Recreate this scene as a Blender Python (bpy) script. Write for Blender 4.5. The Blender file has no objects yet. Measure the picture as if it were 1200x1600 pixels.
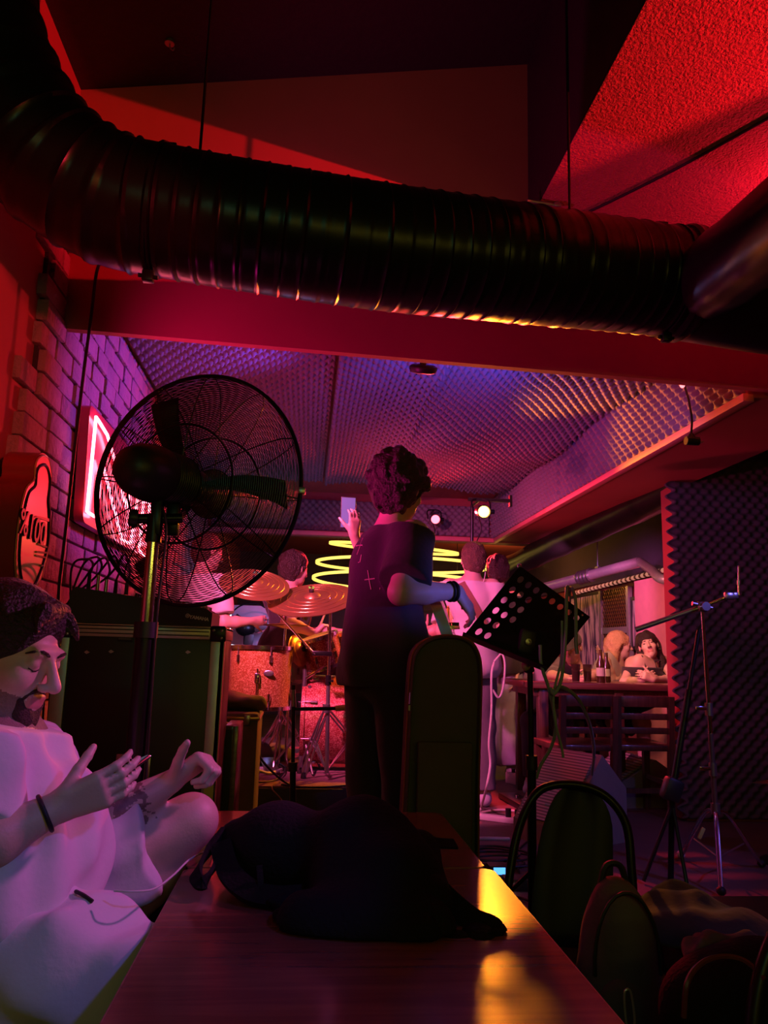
import bpy, bmesh, math, random
import numpy as np
from mathutils import Vector, Matrix, Euler
random.seed(7); np.random.seed(7)
PI = math.pi
scene = bpy.context.scene
COL = scene.collection

# ------------------------------------------------------------------ camera
FPX = 1200.0
CAM = np.array([0.0, 0.0, 1.25])
YAW, PITCH, ROLL = math.radians(-5.5), math.radians(10.2), math.radians(1.6)
ROT = Matrix.Rotation(YAW, 3, 'Z') @ Matrix.Rotation(PI/2+PITCH, 3, 'X') @ Matrix.Rotation(ROLL, 3, 'Z')
RN = np.array(ROT)
cd = bpy.data.cameras.new('camera'); cam = bpy.data.objects.new('camera', cd); COL.objects.link(cam)
cd.sensor_fit = 'VERTICAL'; cd.sensor_height = 36.0; cd.lens = 36.0*FPX/1600.0
cd.clip_start = 0.05; cd.clip_end = 100
cam.location = Vector(CAM); cam.rotation_euler = ROT.to_euler()
scene.camera = cam
def _ray(px, py): return RN @ np.array([(px-600)/FPX, -(py-800)/FPX, -1.0])
def aY(px, py, Y): d = _ray(px, py); return CAM + d*(Y/d[1])          # point of the place at distance Y
def aZ(px, py, z): d = _ray(px, py); return CAM + d*((z-CAM[2])/d[2])  # ... at height z
def aX(px, py, x): d = _ray(px, py); return CAM + d*(x/d[0])          # ... on the plane x
V3 = lambda *a: np.array(a, float)

# ------------------------------------------------------------------ world, exposure
vs = scene.view_settings
scene.display_settings.display_device = 'sRGB'
vs.view_transform = 'Standard'; vs.look = 'None'; vs.gamma = 1.0; vs.use_curve_mapping = False
vs.exposure = 0.0
w = bpy.data.worlds.new('world'); scene.world = w; w.use_nodes = True
w.node_tree.nodes['Background'].inputs[0].default_value = (1.0, 0.25, 0.3, 1)
w.node_tree.nodes['Background'].inputs[1].default_value = 0.004
try:
    scene.cycles.max_bounces = 6; scene.cycles.diffuse_bounces = 3; scene.cycles.glossy_bounces = 3
    scene.cycles.transparent_max_bounces = 8; scene.cycles.sample_clamp_indirect = 4.0
    scene.cycles.caustics_reflective = False; scene.cycles.caustics_refractive = False
except Exception: pass

# ------------------------------------------------------------------ lights
def lamp(name, kind, loc, energy, color, target=None, size=0.1, angle=60, blend=0.3, size_y=None):
    l = bpy.data.lights.new(name, kind); l.energy = energy; l.color = color
    o = bpy.data.objects.new(name, l); COL.objects.link(o); o.location = Vector(loc)
    if target is not None:
        o.rotation_euler = (Vector(target)-Vector(loc)).to_track_quat('-Z', 'Y').to_euler()
    if kind == 'SPOT':
        l.spot_size = math.radians(angle); l.spot_blend = blend; l.shadow_soft_size = size
    elif kind == 'POINT': l.shadow_soft_size = size
    elif kind == 'AREA':
        l.shape = 'RECTANGLE'; l.size = size; l.size_y = size_y or size
    return o
ORANGE_POS = aY(753, 799, 5.75); RED_POS = aY(679, 811, 7.9)
RED_C, PINK_C, BLUE_C, ORANGE_C = (1, .02, .035), (1, .05, .30), (.10, .09, 1.0), (1, .245, .012)
# the two par cans, plus added spots without a can
lamp('orange_par_light', 'SPOT', ORANGE_POS+V3(-.03, -.13, -.02), 240, ORANGE_C, (.62, 2.85, 1.86), .045, 41, .4)
lamp('orange_drum_fill', 'SPOT', ORANGE_POS+V3(-.12, -.02, .10), 300, ORANGE_C, (-.1, 4.85, 1.05), .05, 46, .6)  # added spot, puts extra orange on the drums
lamp('orange_ceiling_fill', 'SPOT', ORANGE_POS+V3(.02, -.10, .12), 420, ORANGE_C, (1.9, 3.5, 2.86), .05, 46, .7)  # added spot, throws orange on the ceiling foam and soffit
lamp('pink_soffit_fill', 'SPOT', (-.75, 6.9, 1.3), 230, (1, .05, .16), (2.0, 5.6, 2.45), .05, 70, .7)  # unseen spot added to brighten the pink soffit edge
lamp('red_par_light', 'SPOT', RED_POS+V3(0, -.16, -.03), 480, RED_C, (0.0, 4.2, 1.3), .06, 100, .5)
# unseen spots washing the stage, ceiling, brick wall and arm; no cans built
lamp('pink_wash_light', 'SPOT', (-.75, 3.35, 2.50), 540, (1, .13, .40), (0.75, 5.9, 1.3), .06, 66, .6)
lamp('blue_ceiling_light', 'SPOT', (0.72, 3.34, 2.42), 70, (.10, .085, 1.0), (0.85, 4.7, 2.95), .05, 100, .9)
lamp('violet_wall_light', 'SPOT', (0.5, 4.2, 2.5), 125, (.26, .07, 1.0), (-1.1, 4.1, 2.45), .06, 70, .6)
lamp('blue_arm_light', 'SPOT', (1.85, 1.7, 1.5), 80, (.14, .13, 1.0), (0.52, 2.80, 1.50), .06, 11, .6)
# our side of the beam
lamp('red_ceiling_light', 'SPOT', (1.98, 2.62, 2.90), 16, (1, .015, .085), (1.8, 2.55, 3.4), .04, 160, .25)
lamp('red_wall_fill', 'SPOT', (.35, .9, 2.2), 70, (1, .015, .06), (-1.1, 2.55, 2.3), .06, 34, .6)  # unseen spot added to redden the near left wall
lamp('red_recess_light', 'SPOT', (2.7, 1.1, 2.775), 520, (1, .012, .03), (-.5, 3.15, 3.42), .01, 26, .4)
lamp('pink_bulkhead_fill', 'SPOT', (-.93, 2.62, 1.62), 90, (1, .015, .36), (.1, 3.15, 2.3), .06, 104, .7)  # unseen spot added to light the beam face magenta
lamp('purple_seat_fill', 'SPOT', (1.2, 2.2, 2.1), 85, (.85, .13, .60), (-.62, 1.7, 1.05), .06, 34, .4)  # unseen fill spot added for the seated man
lamp('blue_lap_fill', 'SPOT', (0.9, .5, 2.1), 30, (.16, .12, 1.0), (-.36, 1.6, .78), .05, 26, .35)  # unseen blue spot added for the shorts
lamp('olive_fill_light', 'AREA', (1.0, -1.6, 1.95), 9, (.72, .60, .06), (0.3, 2.0, 2.3), 3.2, size_y=.07)  # unseen strip added for olive fill and the streak on the duct
lamp('teal_fill_light', 'AREA', (-.55, -1.5, 2.25), 2.0, (.05, .8, .5), (-.3, 2.0, 2.4), .8, size_y=.07)  # unseen strip added for a teal reflection on the duct
# the seating area on the right and the hall beyond
lamp('warm_table_light', 'SPOT', (1.75, 5.3, 2.3), 120, (1, .36, .20), (2.55, 6.35, 1.3), .1, 75, .6)
lamp('violet_corner_fill', 'SPOT', (2.75, 2.3, 2.2), 45, (.22, .16, 1.0), (1.9, 3.65, 1.1), .06, 50, .7)  # unseen spot added to tint the chrome boom stand
lamp('blue_bag_fill', 'SPOT', (1.2, .4, 2.0), 14, (.3, .14, 1.0), (1.15, 1.65, .55), .06, 26, .7)  # unseen spot added to lift the bags at the lower right
lamp('violet_pier_fill', 'SPOT', (1.2, 3.3, 2.44), 16, (.55, .22, .9), (2.6, 5.0, 1.9), .08, 80, .8)  # unseen fill added for the foam pier
lamp('violet_painting_light', 'SPOT', (2.2, 7.0, 2.2), 60, (.85, .16, .55), (3.6, 8.6, 1.6), .1, 90, .6)  # unseen spot aimed at the paintings on the hall wall
lamp('hall_lamp_light', 'POINT', (2.6, 10.2, 2.35), 14, (1, .42, .08), size=.1)
lamp('hall_blue_light', 'POINT', (-.3, 7.0, 1.5), 10, (.35, .35, 1.0), size=.1)
# ------------------------------------------------------------------ materials
def mat(name, color, rough=.6, metal=0.0, var=.12, scale=12, bump=0.0, bscale=60, emit=None, estr=0.0, coat=0.0, spec=.5, sheen=0.0, alpha=None):
    m = bpy.data.materials.new(name); m.use_nodes = True
    nt = m.node_tree; N = nt.nodes; L = nt.links; b = N['Principled BSDF']
    b.inputs['Roughness'].default_value = rough; b.inputs['Metallic'].default_value = metal
    b.inputs['Specular IOR Level'].default_value = spec
    if coat: b.inputs['Coat Weight'].default_value = coat; b.inputs['Coat Roughness'].default_value = .12
    if sheen: b.inputs['Sheen Weight'].default_value = sheen
    tc = N.new('ShaderNodeTexCoord'); n = N.new('ShaderNodeTexNoise'); n.inputs['Scale'].default_value = scale; n.inputs['Detail'].default_value = 4
    L.new(tc.outputs['Object'], n.inputs['Vector'])
    r = N.new('ShaderNodeMix'); r.data_type = 'RGBA'
    c = color[:3]; r.inputs[6].default_value = (*[x*(1-var) for x in c], 1); r.inputs[7].default_value = (*[min(1, x*(1+var)) for x in c], 1)
    L.new(n.outputs['Fac'], r.inputs[0]); L.new(r.outputs[2], b.inputs['Base Color'])
    if bump:
        n2 = N.new('ShaderNodeTexNoise'); n2.inputs['Scale'].default_value = bscale; n2.inputs['Detail'].default_value = 5
        L.new(tc.outputs['Object'], n2.inputs['Vector'])
        bp = N.new('ShaderNodeBump'); bp.inputs['Strength'].default_value = bump; bp.inputs['Distance'].default_value = .02
        L.new(n2.outputs['Fac'], bp.inputs['Height']); L.new(bp.outputs['Normal'], b.inputs['Normal'])
    if emit: b.inputs['Emission Color'].default_value = (*emit, 1); b.inputs['Emission Strength'].default_value = estr
    if alpha is not None: b.inputs['Alpha'].default_value = alpha
    return m
def glitter(name, c1, c2, scale=260):
    m = mat(name, c1, .28, .35, coat=.6); nt = m.node_tree; N = nt.nodes; L = nt.links; b = N['Principled BSDF']
    tc = N.new('ShaderNodeTexCoord'); v = N.new('ShaderNodeTexVoronoi'); v.inputs['Scale'].default_value = scale
    L.new(tc.outputs['Object'], v.inputs['Vector'])
    cr = N.new('ShaderNodeValToRGB'); cr.color_ramp.elements[0].position = .55; cr.color_ramp.elements[0].color = (*c1, 1)
    cr.color_ramp.elements[1].position = .9; cr.color_ramp.elements[1].color = (*c2, 1)
    sep = N.new('ShaderNodeSeparateColor'); L.new(v.outputs['Color'], sep.inputs[0]); L.new(sep.outputs[0], cr.inputs[0])
    L.new(cr.outputs[0], b.inputs['Base Color'])
    return m
def wood(name, c1, c2, rough=.35, scale=3, axis=0, coat=.3):
    m = mat(name, c1, rough, coat=coat); nt = m.node_tree; N = nt.nodes; L = nt.links; b = N['Principled BSDF']
    tc = N.new('ShaderNodeTexCoord'); mp = N.new('ShaderNodeMapping'); s = [18, 18, 18]; s[axis] = 1.2
    mp.inputs['Scale'].default_value = s; n = N.new('ShaderNodeTexNoise'); n.inputs['Scale'].default_value = scale; n.inputs['Detail'].default_value = 6
    L.new(tc.outputs['Object'], mp.inputs[0]); L.new(mp.outputs[0], n.inputs['Vector'])
    cr = N.new('ShaderNodeValToRGB'); cr.color_ramp.elements[0].position = .35; cr.color_ramp.elements[0].color = (*c1, 1)
    cr.color_ramp.elements[1].position = .7; cr.color_ramp.elements[1].color = (*c2, 1)
    L.new(n.outputs['Fac'], cr.inputs[0]); L.new(cr.outputs[0], b.inputs['Base Color'])
    return m
M = {}
M['black_paint'] = mat('black_paint', (.018, .014, .013), .6, bump=.15, bscale=25)
M['red_plaster'] = mat('red_plaster', (.42, .10, .08), .75, bump=.08, bscale=8, var=.15, scale=2)
M['stucco'] = mat('stucco', (.45, .14, .10), .85, bump=.9, bscale=105, var=.2, scale=30)
M['duct'] = mat('duct', (.018, .016, .014), .30, .55, var=.3, scale=6, bump=.05, bscale=15)
M['black_metal'] = mat('black_metal', (.02, .02, .02), .32, .6, var=.3)
M['black_plastic'] = mat('black_plastic', (.018, .017, .018), .42, bump=.03, bscale=200)
M['rubber'] = mat('rubber', (.012, .012, .012), .6)
M['chrome'] = mat('chrome', (.75, .75, .77), .16, 1.0, var=.05)
M['steel'] = mat('steel', (.42, .42, .43), .3, .9)
M['alu'] = mat('alu', (.55, .54, .52), .38, .55, var=.15, scale=30)
M['brass'] = mat('brass', (.62, .38, .14), .28, .85, var=.25, scale=8)
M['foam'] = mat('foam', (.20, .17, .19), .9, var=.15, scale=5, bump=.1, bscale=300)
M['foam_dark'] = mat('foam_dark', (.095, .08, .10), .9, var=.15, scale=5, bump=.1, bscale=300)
M['brick'] = mat('brick', (.36, .22, .22), .85, var=.35, scale=7, bump=.7, bscale=38)
M['mortar'] = mat('mortar', (.05, .03, .03), .9, bump=.4, bscale=60)
M['floor'] = mat('floor', (.085, .06, .06), .6, var=.3, scale=4, bump=.1, bscale=40)
M['stage'] = mat('stage', (.13, .10, .09), .6, var=.25, scale=3, bump=.1, bscale=30)
M['carpet'] = mat('carpet', (.30, .17, .16), .95, var=.25, scale=40, bump=.6, bscale=260)
M['table'] = wood('table', (.15, .045, .028), (.24, .078, .042), .26, 3, 0, .25)
M['table_edge'] = wood('table_edge', (.16, .07, .04), (.24, .11, .06), .35, 3, 0)
M['dark_wood'] = wood('dark_wood', (.07, .03, .02), (.13, .06, .035), .4, 3, 2)
M['bar_wood'] = wood('bar_wood', (.12, .05, .035), (.20, .09, .06), .35, 3, 0)
M['skin'] = mat('skin', (.62, .42, .33), .5, var=.08, scale=25, bump=.06, bscale=180)
M['skin_tan'] = mat('skin_tan', (.55, .36, .27), .5, var=.08, scale=25, bump=.06, bscale=180)
M['lip'] = mat('lip', (.55, .22, .19), .4)
M['hair_dark'] = mat('hair_dark', (.030, .018, .014), .45, var=.5, scale=60, bump=.8, bscale=110)
M['hair_brown'] = mat('hair_brown', (.10, .05, .028), .5, var=.5, scale=60, bump=.8, bscale=120)
M['hair_curl'] = mat('hair_curl', (.055, .03, .035), .4, var=.5, scale=50, bump=.9, bscale=90)
M['hair_blond'] = mat('hair_blond', (.70, .47, .22), .5, var=.25, scale=50, bump=.6, bscale=110)
M['stubble'] = mat('stubble', (.27, .16, .125), .65, var=.35, scale=160, bump=.3, bscale=300)
M['beard'] = mat('beard', (.075, .035, .026), .8, var=.5, scale=90, bump=.8, bscale=260)
M['white_cloth'] = mat('white_cloth', (.66, .64, .63), .85, var=.05, bump=.12, bscale=22, sheen=.2)
M['cream_cloth'] = mat('cream_cloth', (.55, .52, .46), .85, var=.06, bump=.15, bscale=20, sheen=.2)
M['black_cloth'] = mat('black_cloth', (.030, .024, .027), .85, var=.2, bump=.15, bscale=30, sheen=.15)
M['grey_cloth'] = mat('grey_cloth', (.14, .13, .14), .85, var=.1, bump=.12, bscale=30)
M['jeans'] = mat('jeans', (.30, .32, .38), .85, var=.15, scale=20, bump=.12, bscale=40)
M['olive_cloth'] = mat('olive_cloth', (.12, .11, .055), .85, var=.2, bump=.2, bscale=35)
M['bag_black'] = mat('bag_black', (.007, .006, .006), .85, var=.25, bump=.25, bscale=120, spec=.2)
M['gig_bag'] = mat('gig_bag', (.075, .062, .040), .75, var=.15, bump=.25, bscale=220)
M['cable_black'] = mat('cable_black', (.012, .012, .012), .5)
M['cable_white'] = mat('cable_white', (.62, .60, .55), .5)
M['cable_teal'] = mat('cable_teal', (.28, .42, .38), .5)
M['white_plastic'] = mat('white_plastic', (.72, .72, .72), .4)
M['red_glitter'] = glitter('red_glitter', (.40, .05, .05), (.95, .50, .35))
M['orange_glitter'] = glitter('orange_glitter', (.45, .16, .04), (.95, .62, .25))
M['drum_head'] = mat('drum_head', (.75, .74, .72), .5)
M['neon_red'] = mat('neon_red', (1, .2, .25), emit=(1, .13, .20), estr=17)
M['neon_back'] = mat('neon_back', (.60, .05, .08), .3, coat=.4)
M['led_yellow'] = mat('led_yellow', (1, .8, .3), emit=(1, .72, .12), estr=1.5)
M['par_orange'] = mat('par_orange', (1, .6, .2), emit=(1, .46, .06), estr=14)
M['par_red'] = mat('par_red', (1, .2, .2), emit=(1, .07, .10), estr=8)
M['tube_white'] = mat('tube_white', (1, 1, 1), emit=(.75, .85, 1), estr=6)
M['pier_red'] = mat('pier_red', (.33, .07, .06), .7, var=.2, scale=3)
M['trim_pink'] = mat('trim_pink', (.65, .20, .22), .6, var=.1)
M['ink'] = mat('ink', (.02, .012, .012), .5)
M['gold_paint'] = mat('gold_paint', (.85, .60, .20), .3, .6)
M['glass'] = mat('glass', (.05, .03, .02), .1, alpha=.55)
M['bottle'] = mat('bottle', (.05, .025, .012), .12, coat=.5)
M['khaki'] = mat('khaki', (.36, .34, .16), .8)
M['purple_cloth'] = mat('purple_cloth', (.11, .09, .12), .85, var=.2, bump=.2, bscale=40)
M['tuner_blue'] = mat('tuner_blue', (.1, .3, .9), emit=(.10, .42, 1), estr=1.6)
M['strap'] = mat('strap', (.24, .12, .075), .7)
M['guitar_blue'] = mat('guitar_blue', (.30, .42, .62), .22, coat=.5)
M['sneaker'] = mat('sneaker', (.58, .55, .56), .6)

# ------------------------------------------------------------------ mesh builder
def frame(d):
    d = Vector(d).normalized(); a = Vector((0, 0, 1)) if abs(d.z) < .95 else Vector((1, 0, 0))
    x = d.cross(a).normalized(); y = d.cross(x).normalized(); return x, y, d
def catmull(pts, n=8, closed=False):
    P = [np.array(p, float) for p in pts]
    if len(P) < 3 and not closed: return P
    out = []; m = len(P); rng = m if closed else m-1
    for i in range(rng):
        if closed: p0, p1, p2, p3 = P[(i-1) % m], P[i], P[(i+1) % m], P[(i+2) % m]
        else:
            p1, p2 = P[i], P[i+1]; p0 = P[i-1] if i else 2*p1-p2; p3 = P[i+2] if i+2 < m else 2*p2-p1
        for k in range(n):
            t = k/n; out.append(.5*((2*p1)+(-p0+p2)*t+(2*p0-5*p1+4*p2-p3)*t*t+(-p0+3*p1-3*p2+p3)*t**3))
    if not closed: out.append(P[-1])
    return out
class MB:
    def __init__(s): s.v = []; s.f = []; s.mi = []
    def add(s, vs_, fs, mi=0):
        o = len(s.v); s.v.extend([tuple(map(float, p)) for p in vs_]); s.f.extend([tuple(i+o for i in f) for f in fs]); s.mi.extend([mi]*len(fs)); return s
    def bm(s, b, mi=0):
        b.verts.ensure_lookup_table(); b.verts.index_update()
        s.add([v.co[:] for v in b.verts], [[v.index for v in f.verts] for f in b.faces], mi); b.free(); return s
    def box(s, c, size, rot=None, bev=0.0, mi=0, seg=2):
        b = bmesh.new(); bmesh.ops.create_cube(b, size=1)
        for v in b.verts: v.co = Vector((v.co.x*size[0], v.co.y*size[1], v.co.z*size[2]))
        if bev: bmesh.ops.bevel(b, geom=list(b.edges), offset=bev, segments=seg, affect='EDGES', profile=.5)
        R_ = Matrix.Identity(3) if rot is None else (Euler(rot).to_matrix() if len(rot) == 3 and not isinstance(rot, Matrix) else rot)
        for v in b.verts: v.co = R_ @ v.co + Vector(c)
        return s.bm(b, mi)
    def box2(s, lo, hi, bev=0.0, mi=0):
        lo = np.array(lo); hi = np.array(hi); return s.box((lo+hi)/2, hi-lo, bev=bev, mi=mi)
    def hexa(s, p, mi=0):      # 8 points: bottom 4 ccw, top 4 ccw
        return s.add(p, [(3, 2, 1, 0), (4, 5, 6, 7), (0, 1, 5, 4), (1, 2, 6, 5), (2, 3, 7, 6), (3, 0, 4, 7)], mi)
    def cyl(s, a, b, r0, r1=None, n=16, mi=0, cap=True):
        r1 = r0 if r1 is None else r1; a = Vector(a); b = Vector(b); x, y, d = frame(b-a)
        vs_ = [a+(x*math.cos(2*PI*i/n)+y*math.sin(2*PI*i/n))*r0 for i in range(n)]+[b+(x*math.cos(2*PI*i/n)+y*math.sin(2*PI*i/n))*r1 for i in range(n)]
        fs = [(i, (i+1) % n, n+(i+1) % n, n+i) for i in range(n)]
        if cap: fs += [tuple(range(n-1, -1, -1)), tuple(range(n, 2*n))]
        return s.add(vs_, fs, mi)
    def tube(s, path, r, n=8, closed=False, mi=0, cap=True):
        P = [Vector(p) for p in path]; m = len(P); rr = r if hasattr(r, '__len__') else [r]*m
        T = []
        for i in range(m):
            a = P[(i-1) % m] if (closed or i) else P[i]; b = P[(i+1) % m] if (closed or i < m-1) else P[i]
            t = (b-a); T.append(t.normalized() if t.length > 1e-9 else Vector((0, 0, 1)))
        x, y, _ = frame(T[0]); vs_ = []
        for i in range(m):
            if i:
                x = (x - T[i]*x.dot(T[i])); x = x.normalized() if x.length > 1e-6 else frame(T[i])[0]
            y = T[i].cross(x)
            vs_ += [P[i]+(x*math.cos(2*PI*k/n)+y*math.sin(2*PI*k/n))*rr[i] for k in range(n)]
        fs = []
        for i in range(m if closed else m-1):
            j = (i+1) % m
            fs += [(i*n+k, i*n+(k+1) % n, j*n+(k+1) % n, j*n+k) for k in range(n)]
        if cap and not closed: fs += [tuple(range(n-1, -1, -1)), tuple((m-1)*n+k for k in range(n))]
        return s.add(vs_, fs, mi)
    def ribbon(s, path, wdir, w, t, mi=0):   # flat strap of width w, thickness t
        P = [Vector(p) for p in path]; m = len(P); vs_ = []
        W = [Vector(d) for d in wdir] if hasattr(wdir[0], '__len__') else [Vector(wdir)]*m
        for i in range(m):
            tg = (P[min(i+1, m-1)]-P[max(i-1, 0)]).normalized(); u = (W[i]-tg*W[i].dot(tg)).normalized(); nn = tg.cross(u)
            vs_ += [P[i]-u*w/2-nn*t/2, P[i]+u*w/2-nn*t/2, P[i]+u*w/2+nn*t/2, P[i]-u*w/2+nn*t/2]
        fs = [(0, 1, 2, 3)]+[(i*4+k, i*4+(k+1) % 4, i*4+4+(k+1) % 4, i*4+4+k) for i in range(m-1) for k in range(4)]+[((m-1)*4+3, (m-1)*4+2, (m-1)*4+1, (m-1)*4)]
        return s.add(vs_, fs, mi)
    def lathe(s, prof, o, ax=(0, 0, 1), n=32, mi=0):
        o = Vector(o); x, y, d = frame(ax); vs_ = []; m = len(prof)
        for (r, h) in prof: vs_ += [o+d*h+(x*math.cos(2*PI*k/n)+y*math.sin(2*PI*k/n))*max(r, 1e-4) for k in range(n)]
        fs = [(i*n+k, i*n+(k+1) % n, (i+1)*n+(k+1) % n, (i+1)*n+k) for i in range(m-1) for k in range(n)]
        if prof[0][0] > 1e-3: fs.append(tuple(range(n-1, -1, -1)))
        if prof[-1][0] > 1e-3: fs.append(tuple((m-1)*n+k for k in range(n)))
        return s.add(vs_, fs, mi)
    def ell(s, c, r, R_=None, n=16, mi=0):
        vs_ = []; m = n//2+1
        for i in range(m):
            th = PI*i/(m-1)
            for k in range(n):
                p = Vector((r[0]*math.sin(th)*math.cos(2*PI*k/n), r[1]*math.sin(th)*math.sin(2*PI*k/n), r[2]*math.cos(th)))
                vs_.append((R_ @ p if R_ is not None else p)+Vector(c))
        return s.add(vs_, [(i*n+k, (i+1)*n+k, (i+1)*n+(k+1) % n, i*n+(k+1) % n) for i in range(m-1) for k in range(n)], mi)
    def prism(s, poly, d, mi=0):       # closed 3-D polygon extruded by the vector d
        n = len(poly); P = [Vector(p) for p in poly]; d = Vector(d)
        return s.add(P+[p+d for p in P], [tuple(range(n-1, -1, -1)), tuple(range(n, 2*n))]+[(i, (i+1) % n, n+(i+1) % n, n+i) for i in range(n)], mi)
def link(name, me, parent=None):
    o = bpy.data.objects.new(name, me); COL.objects.link(o)
    if parent is not None: o.parent = parent
    return o
def root_loc(o):
    while o.parent is not None: o = o.parent
    return Vector(o.location)
def finish(me, mats, ang=38, recalc=True):
    for m in (mats if isinstance(mats, (list, tuple)) else [mats]): me.materials.append(M[m] if isinstance(m, str) else m)
    if recalc:
        b = bmesh.new(); b.from_mesh(me); bmesh.ops.recalc_face_normals(b, faces=b.faces); b.to_mesh(me); b.free()
    me.polygons.foreach_set('use_smooth', [True]*len(me.polygons))
    try: me.set_sharp_from_angle(angle=math.radians(ang))
    except Exception: pass
def O(name, mb, mats, parent=None, label=None, loc=None, ang=38):
    """one mesh object; vertices are given in world space"""
    off = root_loc(parent) if parent is not None else (Vector(loc) if loc is not None else Vector((0, 0, 0)))
    me = bpy.data.meshes.new(name)
    me.from_pydata([Vector(p)-off for p in mb.v], [], mb.f)
    if any(mb.mi): me.polygons.foreach_set('material_index', mb.mi)
    finish(me, mats, ang)
    o = link(name, me, parent)
    if parent is None and loc is not None: o.location = off
    if label: o['label'] = label
    return o
def T(name, label, cat, loc, group=None):
    o = bpy.data.objects.new(name, None); COL.objects.link(o); o.location = Vector(loc); o.empty_display_size = .05
    o['label'] = label; o['category'] = cat
    if group: o['group'] = group
    return o
def tag(o, label, cat, group=None, kind=None):
    o['label'] = label; o['category'] = cat
    if group: o['group'] = group
    if kind: o['kind'] = kind
    return o
def S(name, mb, mats, label=None, ang=30):
    o = O(name, mb, mats, ang=ang); o['kind'] = 'structure'
    if label: o['label'] = label
    return o
def text_obj(name, body, size, origin, xdir, ydir, m, parent=None, depth=.001, align='CENTER', label=None, bold=0.0):
    c = bpy.data.curves.new(name, 'FONT'); c.body = body; c.size = size; c.extrude = depth; c.align_x = align; c.align_y = 'CENTER'; c.offset = bold
    t = bpy.data.objects.new('tmp', c); COL.objects.link(t); bpy.context.view_layer.update()
    me = bpy.data.meshes.new_from_object(t.evaluated_get(bpy.context.evaluated_depsgraph_get())); bpy.data.objects.remove(t)
    x = Vector(xdir).normalized(); y = Vector(ydir); y = (y-x*y.dot(x)).normalized(); z = x.cross(y)
    Mx = Matrix((x, y, z)).transposed().to_4x4(); Mx.translation = Vector(origin)-(root_loc(parent) if parent is not None else Vector())
    me.transform(Mx); me.materials.clear(); me.materials.append(M[m]); me.name = name
    o = link(name, me, parent)
    if label: o['label'] = label
    return o
def cable(name, label, pts, r=.004, m='cable_black', n=10, group=None, seg=8):
    o = O(name, MB().tube(catmull(pts, n), r, seg), m, loc=pts[0]); return tag(o, label, 'cable', group)

# ------------------------------------------------------------------ soft bodies: a field of blended shapes turned into one surface
def cone(a, b, ra, rb=None, k=.02, cut=None): return ('cone', np.array(a, float), np.array(b, float), ra, ra if rb is None else rb, k, cut)
def ell(c, r, R_=None, k=.02, cut=None): return ('ell', np.array(c, float), np.array(r, float), R_, None, k, cut)
def sub(c, r, R_=None, k=.01): return ('sub', np.array(c, float), np.array(r, float), R_, None, k, None)
def _dist(p, X, Y_, Z):
    t = p[0]
    if t == 'cone':
        a, b, ra, rb = p[1:5]; ab = b-a; L2 = max(float(ab @ ab), 1e-9)
        px, py, pz = X-a[0], Y_-a[1], Z-a[2]
        h = np.clip((px*ab[0]+py*ab[1]+pz*ab[2])/L2, 0, 1)
        d = np.sqrt((px-ab[0]*h)**2+(py-ab[1]*h)**2+(pz-ab[2]*h)**2)-(ra+(rb-ra)*h)
    else:
        c, r, R_ = p[1:4]; px, py, pz = X-c[0], Y_-c[1], Z-c[2]
        if R_ is not None:   # columns of R_ are the local axes
            px, py, pz = (px*R_[0, i]+py*R_[1, i]+pz*R_[2, i] for i in range(3))
        k0 = np.sqrt((px/r[0])**2+(py/r[1])**2+(pz/r[2])**2); k1 = np.sqrt((px/r[0]**2)**2+(py/r[1]**2)**2+(pz/r[2]**2)**2)
        d = k0*(k0-1)/np.maximum(k1, 1e-6)
    if p[6]:
        for (q, n) in p[6]: d = np.maximum(d, (X-q[0])*n[0]+(Y_-q[1])*n[1]+(Z-q[2])*n[2])
    return d
def _bb(p):
    if p[0] == 'cone':
        m = max(p[3], p[4]); return np.minimum(p[1], p[2])-m, np.maximum(p[1], p[2])+m
    m = max(p[2]); return p[1]-m, p[1]+m
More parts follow.
